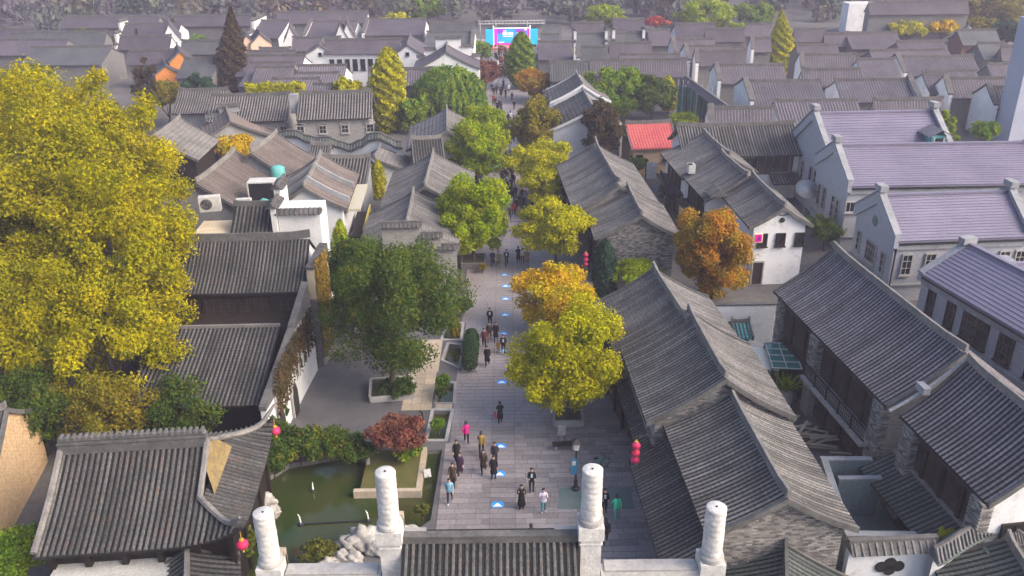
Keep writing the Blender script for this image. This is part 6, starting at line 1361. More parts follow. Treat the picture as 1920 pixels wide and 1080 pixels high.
# planter boxes
def planter(label, c, sx, sy, hh, mat='stone_grey', rz=0.0, grp='stone planters'):
    e = empty('planter', (c[0], c[1], 0), rz, label, 'planter', grp); mb = MB()
    for dx, dy, ax, ay in ((0, -sy / 2, sx, 0.18), (0, sy / 2, sx, 0.18), (-sx / 2, 0, 0.18, sy - 0.18), (sx / 2, 0, 0.18, sy - 0.18)): mb.box((dx, dy, hh / 2), (ax, ay, hh))
    mb.build('rim', M[mat], e); mb = MB(); mb.box((0, 0, hh * 0.4), (sx - 0.2, sy - 0.2, hh * 0.8)); mb.build('soil', rough_mat('soil', (0.07, 0.06, 0.035), (0.06, 0.07, 0.03), 1.0), e); return e
q = P(1065, 786); planter('square stone planter under the largest yellow tree', (q.x, q.y), 1.9, 1.7, 0.45)
q = P(1042, 503); planter('stone planter under the yellow tree with bare trunk', (q.x, q.y), 1.7, 1.7, 0.45)
q = P(888, 495); planter('dark stone planter under the round lime tree', (q.x, q.y), 2.2, 2.4, 0.6, 'brick_dark')
q = P(735, 733); planter('polygonal stone planter round the camphor tree', (q.x, q.y), 3.0, 2.6, 0.4, 'stone_grey', 0.12)
q = P(1058, 842); e = empty('bench', (q.x, q.y, 0), 0.1, 'dark stone bench in front of the square planter', 'bench'); mb = MB(); mb.box((0, 0, 0.42), (1.5, 0.42, 0.1)); mb.build('seat', M['wood'], e)
mb = MB(); mb.box((0, 0, 0.19), (0.16, 0.38, 0.36)); lg = mb.mesh('leg', M['stone_grey']); put('leg', lg, e, (-0.55, 0, 0)); put('leg', lg, e, (0.55, 0, 0))
q = P(1053, 830); e = empty('notice_board', (q.x, q.y, 0), 0.0, 'small grey notice board standing before the square planter', 'notice board'); mb = MB(); mb.box((0, 0, 0.95), (0.5, 0.06, 0.75)); mb.build('panel', M['concrete'], e); mb = MB(); mb.box((-0.2, 0, 0.3), (0.05, 0.05, 0.6)); mb.box((0.2, 0, 0.3), (0.05, 0.05, 0.6)); mb.build('legs', M['black_metal'], e)
q = PX(1199, 897, 7.35); e = empty('round_wall_sign', (q.x, q.y, q.z), 0, 'round black shop sign hung on the street house front', 'sign'); mb = MB(); mb.lathe([(0.32, 0), (0.34, 0.06), (0.32, 0.12)], 18); o = mb.build('disc', M['black_metal'], e); o.rotation_euler = (1.2, 0, 0); mb = MB(); mb.tube([(0.2 * math.cos(a), 0.2 * math.sin(a), 0.13) for a in [i * math.pi * 1.5 / 10 for i in range(11)]], 0.02, 4); mb.build('ring_mark', M['white_metal'], o); mb = MB(); mb.tube([(0, 0, 0), (0.75, 0.1, 0.1)], 0.025, 5); mb.build('arm', M['black_metal'], e)
# parasol
q = P(910, 342); e = empty('parasol', (q.x, q.y, 0), 0, 'round green parasol under the lime trees left of the street', 'parasol'); mb = MB(); mb.lathe([(1.75, 2.2), (1.1, 2.62), (0.05, 2.85)], 10); mb.lathe([(1.74, 2.16), (1.1, 2.57), (0.05, 2.8)], 10); mb.build('canopy', rough_mat('parasol_green', (0.14, 0.36, 0.13), (0.18, 0.42, 0.16), 0.8), e); mb = MB(); mb.tube([(0, 0, 0), (0, 0, 2.8)], 0.04, 6); mb.lathe([(0.35, 0), (0.3, 0.1)], 10); mb.build('pole', M['white_metal'], e)
# pond: island bed with stone edge, pipe with two jets, heron, sign, rocks
isl = empty('island_bed', (-7.5, 42.85, 0), 0, 'grass bed with pale stone edging projecting into the pond', 'planting bed')
mb = MB(); mb.box((0, 0, -0.35), (3.3, 3.9, 0.9)); mb.build('soil', rough_mat('bed_grass', (0.075, 0.085, 0.025), (0.11, 0.10, 0.03), 0.95, 1.5, 9), isl)
mb = MB(); mb.box((0, -2.08, -0.22), (4.0, 0.3, 0.72)); mb.build('edge_stone', M['stone_tan'], isl); mb = MB(); mb.box((1.82, 0.15, -0.23), (0.32, 4.1, 0.72)); mb.build('edge_stone', M['stone_tan'], isl)
pts = [P(563, 975), P(690, 968)]; e = empty('fountain_pipe', (pts[0].x, pts[0].y, -0.3), 0, 'dark fountain pipe with two small jets across the pond', 'fountain'); d = pts[1] - pts[0]
mb = MB(); mb.tube([(0, 0, 0), (d.x, d.y, 0.0)], 0.05, 6); mb.build('pipe', M['black_metal'], e)
M['spray'] = flat('water_spray', (0.75, 0.78, 0.78), 0.3)
for k in (0, 1):
    mb = MB(); mb.lathe([(0.2, -0.05), (0.16, 0.05), (0.06, 0.12)], 8, (d.x * k, d.y * k, 0)); nz = mb.build('nozzle', M['black_metal'], e); mb = MB(); mb.tube([(d.x * k, d.y * k, 0.1), (d.x * k - 0.03, d.y * k, 0.5), (d.x * k - 0.1, d.y * k, 0.72)], [0.05, 0.045, 0.02], 6); mb.build('jet', M['spray'], nz)
p = P(586, 912); e = empty('fountain_jet', (p.x, p.y, -0.3), 0, 'single small water jet at the far side of the pond', 'fountain'); mb = MB(); mb.lathe([(0.15, 0), (0.1, 0.1)], 8); mb.build('nozzle', M['black_metal'], e); mb = MB(); mb.tube([(0, 0, 0.1), (0.02, 0, 0.6)], [0.06, 0.02], 6); mb.build('jet', M['spray'], e)
p = P(688, 872); e = empty('heron_statue', (p.x, p.y, 0), 0.2, 'grey bird shaped rock sculpture on the far pond bank', 'statue')
mb = MB(); mb.tube([(-0.55, 0, 0.5), (-0.2, 0, 0.75), (0.15, 0, 1.0), (0.5, 0, 1.0), (0.8, 0, 0.82)], [0.06, 0.16, 0.24, 0.16, 0.04], 8); mb.build('body', M['rock'], e, smooth=True); mb = MB(); mb.tube([(0.05, 0, 0), (0.1, 0, 0.95)], [0.16, 0.1], 7); mb.build('stem', M['stone_grey'], e)
p = P(803, 895); e = empty('pond_sign', (p.x, p.y, -0.3), 0.3, 'small white sign standing in the basin by the street', 'sign'); mb = MB(); mb.tube([(0, 0, -0.2), (0, 0, 0.4)], 0.03, 5); mb.build('post', M['black_metal'], e); mb = MB(); mb.box((0, -0.04, 0.5), (0.42, 0.04, 0.5)); o = mb.build('panel', M['white_metal'], e); o.rotation_euler = (-0.5, 0, 0)
def rock(label, x, y, r_, seed, grp='pale lake rocks by the archway'):
    p = P(x, y); bm = bmesh.new(); bmesh.ops.create_icosphere(bm, subdivisions=3, radius=r_); rr = random.Random(seed); ph = [rr.uniform(0, 6) for _ in range(6)]
    for v in bm.verts:
        n = v.co.normalized(); k = 1 + 0.28 * math.sin(n.x * 4 + ph[0]) * math.sin(n.y * 5 + ph[1]) + 0.2 * math.sin(n.z * 7 + ph[2] + n.x * 6) + 0.1 * math.sin(n.y * 13 + ph[3]) * math.sin(n.x * 11 + ph[4]); v.co = Vector((n.x * 1.15, n.y * 0.85, n.z * 0.95)) * r_ * k
    me = bpy.data.meshes.new('lake_rock'); bm.to_mesh(me); bm.free(); me.materials.append(M['rock']); me.polygons.foreach_set('use_smooth', [True] * len(me.polygons)); tag(put('lake_rock', me, None, (p.x, p.y, r_ * 0.45)), label, 'rock', grp)
for i, (lab, x, y, r_) in enumerate((('largest pale lake rock left of the inner left pillar', 685, 1022, 0.8), ('pale lake rock at the water side of the largest one', 655, 1030, 0.6), ('pale lake rock touching the inner left pillar', 705, 1035, 0.5), ('low pale rock, second from the left end of the row', 640, 1052, 0.45), ('low pale rock at the left end of the row', 618, 1064, 0.45), ('flat pale rock below the largest one', 665, 1052, 0.4), ('rounded tan boulder right of the inner left pillar', 762, 1012, 0.65), ('small tan stone behind the rounded boulder', 768, 1045, 0.45),
   ('pale rock below the hall eave by the pond, upper', 500, 948, 0.5), ('pale rock below the hall eave by the pond, lower', 510, 965, 0.4), ('tan rock beside the hall corner at the water', 478, 985, 0.55))): rock(lab, x, y, r_, i)
# yard things
def ac_unit(label, c, rz=0.0, s=1.0):
    e = empty('air_conditioner', c, rz, label, 'air conditioner', 'air conditioner units'); mb = MB(); mb.box((0, 0, 0.35 * s), (0.95 * s, 0.4 * s, 0.7 * s)); mb.build('case', M['white_metal'], e)
    mb = MB(); mb.lathe([(0.26 * s, 0), (0.26 * s, 0.03)], 16); o = mb.build('fan_grille', M['black_metal'], e, (-0.15 * s, -0.2 * s, 0.36 * s)); o.rotation_euler = (math.pi / 2, 0, 0); mb = MB()
    for k in range(3): mb.tube([((0.08 + 0.07 * k) * s * math.cos(a), (0.08 + 0.07 * k) * s * math.sin(a), 0.035) for a in [2 * math.pi * i / 14 for i in range(15)]], 0.008, 4)
    mb.build('guard_rings', M['white_metal'], o); return e
ac_unit('white air conditioner at the foot of the white yard wall', P(1445, 610), 0.0, 1.1)
p = P(390, 390, 6.9); ac_unit('large cream cooling unit on the annex roof by the yellow tree', (p.x + 0.4, p.y - 0.4, 6.82), 0.2, 1.9)
p = P(456, 370, 7.4); ac_unit('white fan unit on the roof left of the black tank', (p.x, p.y, 6.3), 0.1, 1.4)
p = P(492, 348, 7.2); e = empty('roof_tank', (p.x, p.y, 5.8), 0.05, 'big black box tank on a white frame among the tan roofs', 'tank'); mb = MB(); mb.box((0, 0, 1.0), (2.4, 1.4, 1.7)); mb.build('tank_body', M['black_metal'], e); mb = MB(); mb.box((0, 0, 1.9), (2.5, 1.5, 0.12))
for sx in (-1.2, 1.2): mb.box((sx, -0.72, 0.9), (0.1, 0.1, 1.9))
mb.build('frame', M['white_metal'], e)
p = P(521, 322, 7.4); e = empty('teal_tank', (p.x, p.y, 5.8), 0, 'teal water tank behind the black box on the tan roofs', 'tank'); mb = MB(); mb.lathe([(0.7, 0), (0.72, 0.9), (0.7, 2.0), (0.4, 2.2), (0.1, 2.25)], 14); mb.build('tank_body', M['teal'], e, smooth=True); mb = MB(); mb.tube([(0.7, 0, 0.5), (1.6, -0.5, 0.4), (1.9, -1.6, 0.2)], 0.06, 5); mb.build('pipe', M['white_metal'], e)
p = P(498, 372, 7.0); e = empty('tarpaulin', (p.x, p.y, 6.2), 0.1, 'crumpled teal tarpaulin on the roof below the black tank', 'tarpaulin'); mb = MB(); rr = random.Random(8); g = [[(-1.7 + 3.4 * i / 8, -0.8 + 1.6 * j / 5, 0.35 + rr.uniform(-0.2, 0.25)) for j in range(6)] for i in range(9)]
for i in range(8):
    for j in range(5): mb.poly([g[i][j], g[i + 1][j], g[i + 1][j + 1], g[i][j + 1]])
mb.build('sheet', M['teal'], e, smooth=True); mb = MB(); mb.box((0, 0, 0.05), (3.2, 1.5, 0.1)); mb.build('pallet', M['wood'], e)
# courtyard between the houses on the right
e = empty('glass_roof', (18.75, 51.8, 0), -0.12, 'green glass lean-to roof in the courtyard', 'glass roof'); mb = MB(); mb.box((0, 0, 2.6), (2.0, 3.6, 0.05)); M['green_glass'] = flat('green_glass', (0.05, 0.16, 0.14), 0.12); gl = mb.build('glass_sheet', M['green_glass'], e)
for k in range(5): mb = MB(); mb.box((0, -1.8 + 0.9 * k, 2.66), (2.05, 0.06, 0.06)); mb.build('bar', M['white_metal'], gl)
for k in (-0.95, 0, 0.95): mb = MB(); mb.box((k, 0, 2.7), (0.06, 3.6, 0.05)); mb.build('bar', M['white_metal'], gl)
for sx in (-0.95, 0.95):
    for sy in (-1.7, 1.7): mb = MB(); mb.box((sx, sy, 1.28), (0.1, 0.1, 2.56)); mb.build('post', M['black_metal'], e)
p = P(1442, 672, 2.2); e = empty('awning', (p.x - 0.35, p.y, 0), -0.1, 'cream awning left of the green glass roof', 'awning'); mb = MB(); mb.box((0, 0, 2.2), (1.5, 3.2, 0.06)); o = mb.build('cloth', flat('awning_cloth', (0.7, 0.66, 0.56), 0.8), e); mb = MB()
for sx in (-0.7, 0.7):
    for sy in (-1.5, 1.5): mb.box((sx, sy, 1.08), (0.06, 0.06, 2.16))
mb.build('frame', M['white_metal'], e)
p = P(1385, 622, 1.0); kk = house('garden_kiosk', 'small teal roofed kiosk in the courtyard', P(1372, 604, 2.6), P(1404, 603, 2.6), 2.6, (1.3, 1.9), (0.9, 2.0), cat='kiosk', wall='teal', tile='tile_green', bed='teal', pitch=0.3, oh=0.3, gin=0.2, ridge_h=0.2)
o = sheet('yard_floor', [P(1330, 700), P(1500, 700), P(1480, 590), P(1340, 590)], 0.0, 'concrete')
e = empty('timber_pile', (P(1545, 835).x, P(1545, 835).y, 0), 0.3, 'heap of planks and building rubble beside the worker in the yard', 'timber pile'); rr = random.Random(12); pl = MB(); pl.box((0, 0, 0), (2.6, 0.18, 0.06)); pl = pl.mesh('plank', M['stone_tan'])
for k in range(16): o = put('plank', pl, e, (rr.uniform(-1.2, 1.2), rr.uniform(-2.2, 2.2), 0.05 + 0.045 * k), rr.uniform(-0.7, 0.7))
p = P(1511, 366, 3.2); e = empty('satellite_dish', (p.x, p.y, 0), 0, 'white satellite dish behind the white gabled house', 'satellite dish'); mb = MB(); mb.lathe([(1.25, 0.42), (1.0, 0.24), (0.6, 0.08), (0.02, 0)], 20); mb.lathe([(1.25, 0.40), (1.0, 0.21), (0.6, 0.05), (0.02, -0.03)], 20); o = mb.build('dish', M['white_metal'], e, (0, 0, 3.6), smooth=True); o.rotation_euler = (0.6, 0, 0); mb = MB(); mb.tube([(0, 0, 0), (0, 0, 3.6)], 0.08, 6); mb.build('mast', M['concrete'], e)
e = empty('stored_bags', (P(1562, 400).x, P(1562, 400).y, 0), 0, 'heap of white wrapped sacks between white gable and brick hall', 'sacks'); rr = random.Random(4)
for k in range(12):
    bm = bmesh.new(); bmesh.ops.create_icosphere(bm, subdivisions=2, radius=0.6)
    for v in bm.verts: v.co *= 1 + 0.15 * math.sin(v.co.x * 9 + k) * math.sin(v.co.y * 8 + 2 * k); v.co.z *= 0.7
    me = bpy.data.meshes.new('sack'); bm.to_mesh(me); bm.free(); me.materials.append(M['white_metal']); put('sack', me, e, (rr.uniform(-1.2, 1.6), rr.uniform(-2.5, 2.5), 0.4 + 0.5 * (k % 3)))
o = sheet('lawn_patch', [P(1568, 432), P(1600, 440), P(1606, 420), P(1580, 414)], 0.03, 'concrete'); o.data.materials[0] = rough_mat('lawn', (0.06, 0.28, 0.05), (0.08, 0.32, 0.06), 0.95, 2, 9)
# green netted scaffold behind the red cottage
M['net'] = rough_mat('green_netting', (0.06, 0.22, 0.19), (0.10, 0.30, 0.25), 0.8, 1.0, 9)
a, b = P(1268, 215, 0), P(1330, 232, 0); d = b - a; e = empty('netted_scaffold', (a.x, a.y, 0), math.atan2(d.y, d.x), 'scaffold wrapped in green netting beside the pale yard', 'scaffold'); L = d.length; pm_ = MB(); pm_.tube([(0, 0, 0), (0, 0, 5.6)], 0.05, 5); pm_ = pm_.mesh('pole', M['white_metal'])
for k in range(8): put('pole', pm_, e, (L * k / 7, 0, 0))
nm_ = MB(); nm_.box((0, 0, 2.3), (L / 7 - 0.12, 0.06, 4.4)); nm_ = nm_.mesh('net_panel', M['net'])
for k in range(7): put('net_panel', nm_, e, (L * (k + 0.5) / 7, 0.1, 0.1))
a, b = P(1285, 143, 5.6), P(1372, 205, 5.6); d = b - a; e2 = empty('walkway_roof', (a.x, a.y, 0), math.atan2(d.y, d.x), 'narrow roofed walkway running down beside the green netting', 'walkway roof'); L = d.length; mb = MB(); mb.prism_x([(-0.9, 5.0), (0.9, 5.0), (0, 5.7)], 0, L); mb.build('roof', M['far_roof'], e2); mb = MB(); mb.box((L / 2, 0, 5.72), (L, 0.2, 0.16)); mb.build('ridge', M['ridge'], e2); pm_ = MB(); pm_.box((0, 0, 2.5), (0.2, 0.2, 5.0)); pm_ = pm_.mesh('post', M['wood'])
for k in range(7):
    for s in (-0.7, 0.7): put('post', pm_, e2, (L * (k + 0.2) / 7, s, 0))
# bamboo fence bits and wall panel in lane
p = P(1220, 342); e = empty('lane_notice', (p.x, p.y, 0), 0.1, 'white notice panel on a post in the lane by the clipped bush', 'sign'); mb = MB(); mb.box((0, 0, 1.5), (1.2, 0.08, 2.0)); mb.build('panel', M['white_metal'], e); mb = MB(); mb.box((-0.7, 0, 1.5), (0.12, 0.12, 3.0)); mb.build('post', M['black_metal'], e)
# ---------------------------------------------------------------- people
def pose_mesh(key, stride=0.0, lift=0.0, armL=(0.0, 0.0), armR=(0.0, 0.0), bend=(0.15, 0.15), sit=False):
    """one continuous skinned body, about 1.7 m tall, facing +y; arm = (forward swing, elbow bend)"""
    V = []; E_ = []; Rr = []
    def add(p, r, par=None):
        V.append(p); Rr.append(r); i = len(V) - 1
        if par is not None: E_.append((par, i))
        return i
    pel = add((0, 0, 0.93), (0.15, 0.11)); wst = add((0, 0.0, 1.08), (0.135, 0.10), pel); ch = add((0, 0.01, 1.28), (0.165, 0.115), wst); nb_ = add((0, 0, 1.43), (0.075, 0.07), ch); hd0 = add((0, 0.015, 1.52), (0.072, 0.08), nb_); hd1 = add((0, 0.025, 1.62), (0.083, 0.098), hd0); add((0, 0.01, 1.70), (0.055, 0.065), hd1)
    for s in (-1, 1):
        st_ = stride * s
        hip = add((s * 0.095, 0, 0.86), (0.095, 0.1), pel); kn = add((s * 0.1, st_ * 0.5 + (0.06 if st_ > 0 else 0.02), 0.49), (0.066, 0.07), hip); an = add((s * 0.1, st_ - (0.05 if st_ < 0 else 0), 0.095 + (lift if st_ < 0 else 0)), (0.045, 0.05), kn); add((s * 0.11, st_ + 0.13, 0.045 + (lift * 0.6 if st_ < 0 else 0)), (0.042, 0.035), an)
        sw, eb = armL if s < 0 else armR
        sh = add((s * 0.175, 0, 1.385), (0.062, 0.062), ch); el = add((s * 0.225, 0.27 * math.sin(sw), 1.385 - 0.27 * math.cos(sw)), (0.048, 0.048), sh); a2 = sw + eb
        wr = add((s * (0.235 - 0.08 * min(1, eb)), 0.27 * math.sin(sw) + 0.24 * math.sin(a2), 1.385 - 0.27 * math.cos(sw) - 0.24 * math.cos(a2)), (0.034, 0.034), el); w0 = V[wr]
        hn = add((w0[0], w0[1] + 0.08 * math.sin(a2), w0[2] - 0.08 * math.cos(a2)), (0.036, 0.022), wr)
        for f in range(4): add((V[hn][0] + (f - 1.5) * 0.018, V[hn][1] + 0.07 * math.sin(a2 + .2), V[hn][2] - (0.07 - 0.006 * abs(f - 1.3)) * math.cos(a2 + .2)), (0.009, 0.009), hn)
        add((w0[0] - s * 0.035, w0[1] + 0.07 * math.sin(a2) + 0.02, w0[2] - 0.07 * math.cos(a2)), (0.009, 0.009), wr)
    me = bpy.data.meshes.new('skel'); me.from_pydata(V, E_, []); ob = bpy.data.objects.new('skel', me); COL.objects.link(ob); md = ob.modifiers.new('s', 'SKIN'); md.use_smooth_shade = True; ob.modifiers.new('d', 'SUBSURF').levels = 1
    sk = me.skin_vertices[0].data
    for i, r_ in enumerate(Rr): sk[i].radius = r_; sk[i].use_root = (i == 0)
    dg = bpy.context.evaluated_depsgraph_get(); out = bpy.data.meshes.new_from_object(ob.evaluated_get(dg)); bpy.data.objects.remove(ob); out.name = 'body'
    out.materials.clear()
    for _ in range(4): out.materials.append(None)
    n = len(out.polygons); mi = np.zeros(n, dtype=np.int32)
    for p in out.polygons:
        c = p.center; x = abs(c.x)
        if c.z > 1.455 and x < 0.14: k = 0
        elif c.z < 0.115: k = 3
        elif c.z < 0.93 and x < 0.185 and not (abs(c.y) > 0.22 and c.z > 0.75): k = 2
        else: k = 1
        mi[p.index] = k
    hands = [Vector(V[i]) for i in range(len(V)) if Rr[i] == (0.036, 0.022)]
    for p in out.polygons:
        if any((p.center - h_).length < 0.11 for h_ in hands): mi[p.index] = 0
    out.polygons.foreach_set('material_index', mi); out.polygons.foreach_set('use_smooth', np.ones(n, dtype=bool)); return out
POSE = {'stand': pose_mesh('stand', 0.04, 0, (0.05, 0.15), (0.05, 0.2)), 'walk': pose_mesh('walk', 0.24, 0.1, (0.45, 0.25), (-0.4, 0.3)), 'walk2': pose_mesh('walk2', -0.22, 0.08, (-0.35, 0.3), (0.4, 0.35)), 'photo': pose_mesh('photo', 0.05, 0, (0.9, 1.7), (0.9, 1.7)), 'hold': pose_mesh('hold', 0.06, 0, (0.35, 1.3), (0.3, 1.4))}
def hair_mesh(long):
    mb = MB(); rg_ = []
    for z, r_, yo in ((0.10, 0.03, 0), (0.085, 0.07, 0), (0.04, 0.098, -0.004), (-0.01, 0.102, -0.022), (-0.06, 0.092, -0.04), (-0.10, 0.075, -0.055)) + (((-0.2, 0.08, -0.06), (-0.3, 0.07, -0.06)) if long else ()):
        rg_.append([(r_ * math.cos(a), r_ * 1.12 * math.sin(a) * (1 if math.sin(a) < 0 else (1 if z > 0.03 else 0.25)) + yo, z) for a in [2 * math.pi * j / 12 for j in range(12)]])
    mb.rings(rg_[::-1]); return mb.mesh('hair', flat('hair_black', (0.012, 0.010, 0.010), 0.5), True)
HAIR = {0: hair_mesh(False), 1: hair_mesh(True)}
def coat_mesh(zb, flare):
    mb = MB(); mb.rings([[(a_ * math.cos(t), b_ * math.sin(t) + 0.005, z) for t in [2 * math.pi * j / 14 for j in range(14)]] for z, a_, b_ in ((zb, 0.19 + flare, 0.15 + flare), (0.85, 0.185, 0.15), (1.08, 0.165, 0.13), (1.28, 0.19, 0.14), (1.38, 0.17, 0.115), (1.42, 0.10, 0.09))]); return mb.mesh('coat', None, True)
COAT = {'jacket': coat_mesh(0.82, 0.0), 'coat': coat_mesh(0.45, 0.03), 'skirt': coat_mesh(0.3, 0.06)}
_cl = {}
def cloth(c):
    if c not in _cl: _cl[c] = rough_mat('cloth', c, tuple(x * 0.8 for x in c), 0.9, 3, 12, None, 0.12, 0, 0)
    return _cl[c]
SK = flat('skin', (0.46, 0.29, 0.21), 0.6); K = (0.014, 0.013, 0.015); DK = (0.03, 0.028, 0.034); NV = (0.02, 0.025, 0.05); BR = (0.06, 0.038, 0.03)
def person(x, y, label, top=K, leg=K, shoe=(0.03, 0.03, 0.03), pose='stand', face=180, long=0, coat='jacket', h=1.7, group='people in the street', extra=None, zb=0):
    p = P(x, y, zb); e = empty('person', (p.x, p.y, zb + 0.012), rad(face), label, 'person', group); e.scale = (h / 1.72,) * 3
    b = put('body', POSE[pose], e)
    for i, m_ in enumerate((SK, cloth(top), cloth(leg), cloth(shoe))): b.material_slots[i].link = 'OBJECT'; b.material_slots[i].material = m_
    put('hair', HAIR[long], e, (0, 0.02, 1.64))
    if coat:
        c = put('coat', COAT[coat], e)
        if len(c.material_slots) == 0: COAT[coat].materials.append(None)
        c.material_slots[0].link = 'OBJECT'; c.material_slots[0].material = cloth(top)
    if extra == 'bag': mb = MB(); mb.box((-0.32, 0.0, 0.72), (0.14, 0.3, 0.32), 0, 0, 0.8); mb.tube([(-0.32, -0.1, 0.87), (-0.28, 0, 1.0), (-0.32, 0.1, 0.87)], 0.012, 4); tag(mb.build('handbag', cloth((0.40, 0.05, 0.07)), None, tuple(e.location), rad(face)), 'red bag carried by the lone walker in black', 'bag')
    if extra == 'shirt': mb = MB(); mb.box((0, 0.135, 1.25), (0.12, 0.03, 0.26)); mb.build('shirt', cloth((0.5, 0.62, 0.66)), e)
    return e
LB = (0.22, 0.42, 0.55); 
person(844, 942, 'person in pale blue jacket and dark trousers walking nearest the pond edge', LB, NV, (0.7, 0.7, 0.7), 'walk', 180)
person(850, 912, 'person in dark clothes half hidden behind the pale blue jacket', BR, K, pose='walk2', face=170, coat='coat')
person(863, 892, 'person in long dark plum coat walking towards the archway by the basins', (0.05, 0.025, 0.06), K, (0.5, 0.5, 0.5), 'walk', 180, 1, 'coat')
person(857, 868, 'person in black hooded coat behind the plum coat', K, K, pose='walk2', face=185, long=1, coat='coat')
person(875, 832, 'person in bright magenta pink jacket', (0.60, 0.02, 0.22), K, (0.6, 0.6, 0.6), 'walk2', 5)
person(903, 852, 'person in olive yellow jacket and black trousers', (0.30, 0.21, 0.05), K, pose='walk', face=0)
person(907, 886, 'person in dark brown coat, left of the pair by the blue mark', BR, K, pose='walk', face=180, long=1, coat='coat')
person(926, 898, 'person in black coat standing beside a blue mark', K, BR, pose='stand', face=180, long=1, coat='coat')
person(928, 872, 'person in dark top behind the black coat by the blue mark', DK, K, pose='walk2', face=180)
person(938, 794, 'lone person in black coat holding a phone, on the centre strip', K, K, pose='hold', face=10, coat='coat', extra='bag')
person(997, 922, 'person in black suit looking at a phone, right of the centre strip', K, K, pose='hold', face=180, extra='shirt')
person(978, 954, 'person in long black dress lifting a phone to take a picture', K, K, pose='photo', face=180, long=1, coat='skirt')
person(1019, 961, 'person in white top and long teal skirt taking a picture', (0.62, 0.56, 0.68), (0.06, 0.20, 0.24), (0.5, 0.5, 0.5), 'photo', 180, 1, 'jacket')
person(1155, 974, 'person in bright green jacket and pale trousers by the right pillar', (0.07, 0.72, 0.40), (0.13, 0.45, 0.40), (0.7, 0.7, 0.7), 'walk', 10)
person(1133, 962, 'person in black with a white patch, right behind the inner right pillar', K, K, pose='hold', face=180, extra='shirt')
person(1135, 1020, 'dark clothed person hidden by the inner right pillar', K, DK, pose='walk', face=0)
person(996, 1030, 'person whose dark head shows above the archway ridge', K, K, pose='stand', face=0)
person(914, 686, 'person in long black coat walking alone beside the boxwood', K, K, (0.3, 0.25, 0.2), 'walk', 180, 1, 'coat')
person(908, 652, 'person in dark red brown top, left of the walking group', (0.10, 0.03, 0.03), K, (0.5, 0.4, 0.4), 'walk2', 180)
person(918, 640, 'person in brown jacket in the middle of the walking group', BR, (0.20, 0.12, 0.10), pose='walk', face=180)
person(930, 640, 'person in black coat at the right of the walking group', K, K, pose='walk', face=180, long=1, coat='coat')
person(934, 662, 'small child in yellow jacket holding hands with the suited person', (0.50, 0.32, 0.06), (0.3, 0.15, 0.1), pose='walk', face=180, h=1.08)
person(944, 664, 'person in black suit and white shirt walking with the child', K, K, (0.4, 0.45, 0.6), 'walk2', 180, extra='shirt')
person(919, 612, 'person in black jacket over a pale cyan shirt, at the rear of the group', K, K, pose='walk', face=180, extra='shirt')
person(978, 550, 'dark clothed person beside the yellow tree, right of the painted frame', DK, K, pose='walk', face=170, coat='coat')
person(924, 500, 'person in navy coat, left of the three people abreast', NV, K, pose='walk', face=180, coat='coat')
person(936, 502, 'person in olive coat between two dark figures abreast', (0.16, 0.15, 0.07), (0.2, 0.18, 0.1), pose='walk2', face=180, long=1, coat='coat')
person(950, 499, 'person in navy jacket and white shirt, right of the three abreast', NV, K, pose='walk', face=180, extra='shirt')
person(972, 493, 'person in dark coat, left of the pair by the yellow trunk', K, K, pose='walk', face=0, coat='coat')
person(980, 496, 'person in white top and brown trousers by the yellow trunk', (0.6, 0.58, 0.58), BR, pose='stand', face=0, coat=None)
person(988, 499, 'person in tan coat by the yellow trunk', (0.28, 0.19, 0.11), BR, pose='walk2', face=180, coat='coat')
person(974, 702, 'person in dark clothes under the left side of the largest yellow tree', DK, K, pose='walk', face=150)
person(990, 708, 'person in black under the largest yellow tree, right of another', K, K, pose='stand', face=200)
person(792, 812, 'dark haired person beside the red maple and the first basin', K, K, pose='stand', face=90, long=1)
person(877, 560, 'person in grey sitting out by the dark shrub left of the street', (0.2, 0.2, 0.2), K, pose='stand', face=90)
person(1556, 806, 'worker in white top beside the timber pile in the yard', (0.7, 0.68, 0.72), NV, pose='hold', face=200, group='workers in the yard')
rr = random.Random(77)
CC = [K, K, DK, NV, BR, (0.3, 0.3, 0.32), (0.62, 0.62, 0.64), (0.25, 0.03, 0.03), (0.12, 0.10, 0.05), K, DK]
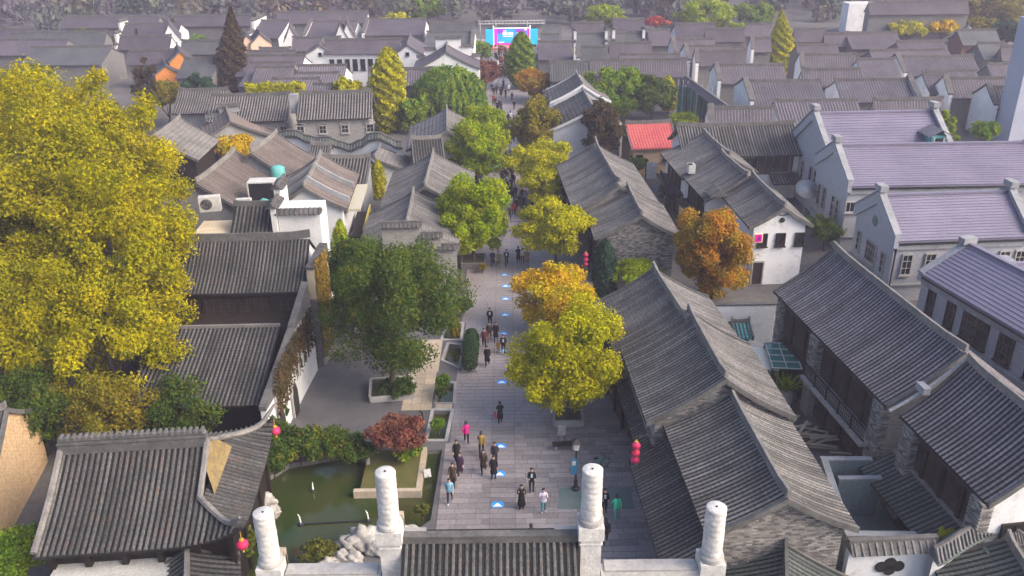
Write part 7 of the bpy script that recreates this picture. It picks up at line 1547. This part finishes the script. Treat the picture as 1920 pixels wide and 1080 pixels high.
ORD = ['nearest', 'second nearest', 'third nearest', 'fourth nearest', 'fifth nearest', 'sixth nearest', 'seventh nearest', 'eighth nearest', 'ninth nearest', 'tenth nearest'] + ['%dth nearest' % i for i in range(11, 21)] + ['farthest']
CN = {K: 'black', DK: 'charcoal', NV: 'navy', BR: 'brown', (0.3, 0.3, 0.32): 'grey', (0.62, 0.62, 0.64): 'white', (0.25, 0.03, 0.03): 'dark red', (0.12, 0.10, 0.05): 'olive'}
def crowd(label, grp, pts):
    for i, (x, y) in enumerate(sorted(pts, key=lambda q: -q[1])):
        c = rr.choice(CC); ln = label if len(pts) > 30 else 'person in %s, %s of %s' % (CN[c], ORD[i], label)
        person(x, y, ln, c, rr.choice([K, K, NV, BR]), pose=rr.choice(['walk', 'walk2', 'stand', 'hold']), face=rr.choice([0, 180, 170, 190, 10]), long=rr.randint(0, 1), coat=rr.choice(['jacket', 'jacket', 'coat']), group=grp, h=rr.uniform(1.58, 1.78))
crowd('the group between the lime and yellow trees', 'group between lime and yellow trees', [(959, 392), (963, 405), (968, 398), (975, 390), (981, 393), (986, 385), (990, 392), (962, 380), (972, 410), (998, 396), (1006, 402), (956, 372), (966, 374), (979, 378), (984, 404), (956, 412)])
crowd('the tight crowd beside the green parasol', 'crowd beside the parasol', [(944, 330), (950, 326), (956, 331), (948, 338), (953, 342), (960, 340), (945, 350), (951, 354), (958, 356), (941, 344), (963, 350), (947, 318), (953, 314), (950, 362), (957, 366), (944, 308), (950, 304), (956, 300), (941, 324), (960, 322)])
crowd('the far walkers beside the willow', 'walkers on the far street', [(953, 232), (957, 229), (940, 210), (936, 204), (933, 208), (925, 196), (929, 200), (964, 206), (926, 180), (931, 178), (939, 182), (942, 178), (948, 184), (954, 175), (922, 172), (960, 190), (935, 168), (944, 166), (958, 262), (961, 270), (955, 276)])
pts = [(928 + rr.uniform(0, 26), 96 + rr.uniform(0, 52)) for _ in range(80)]
crowd('tiny person in the crowd in front of the stage screen', 'crowd before the stage', pts)
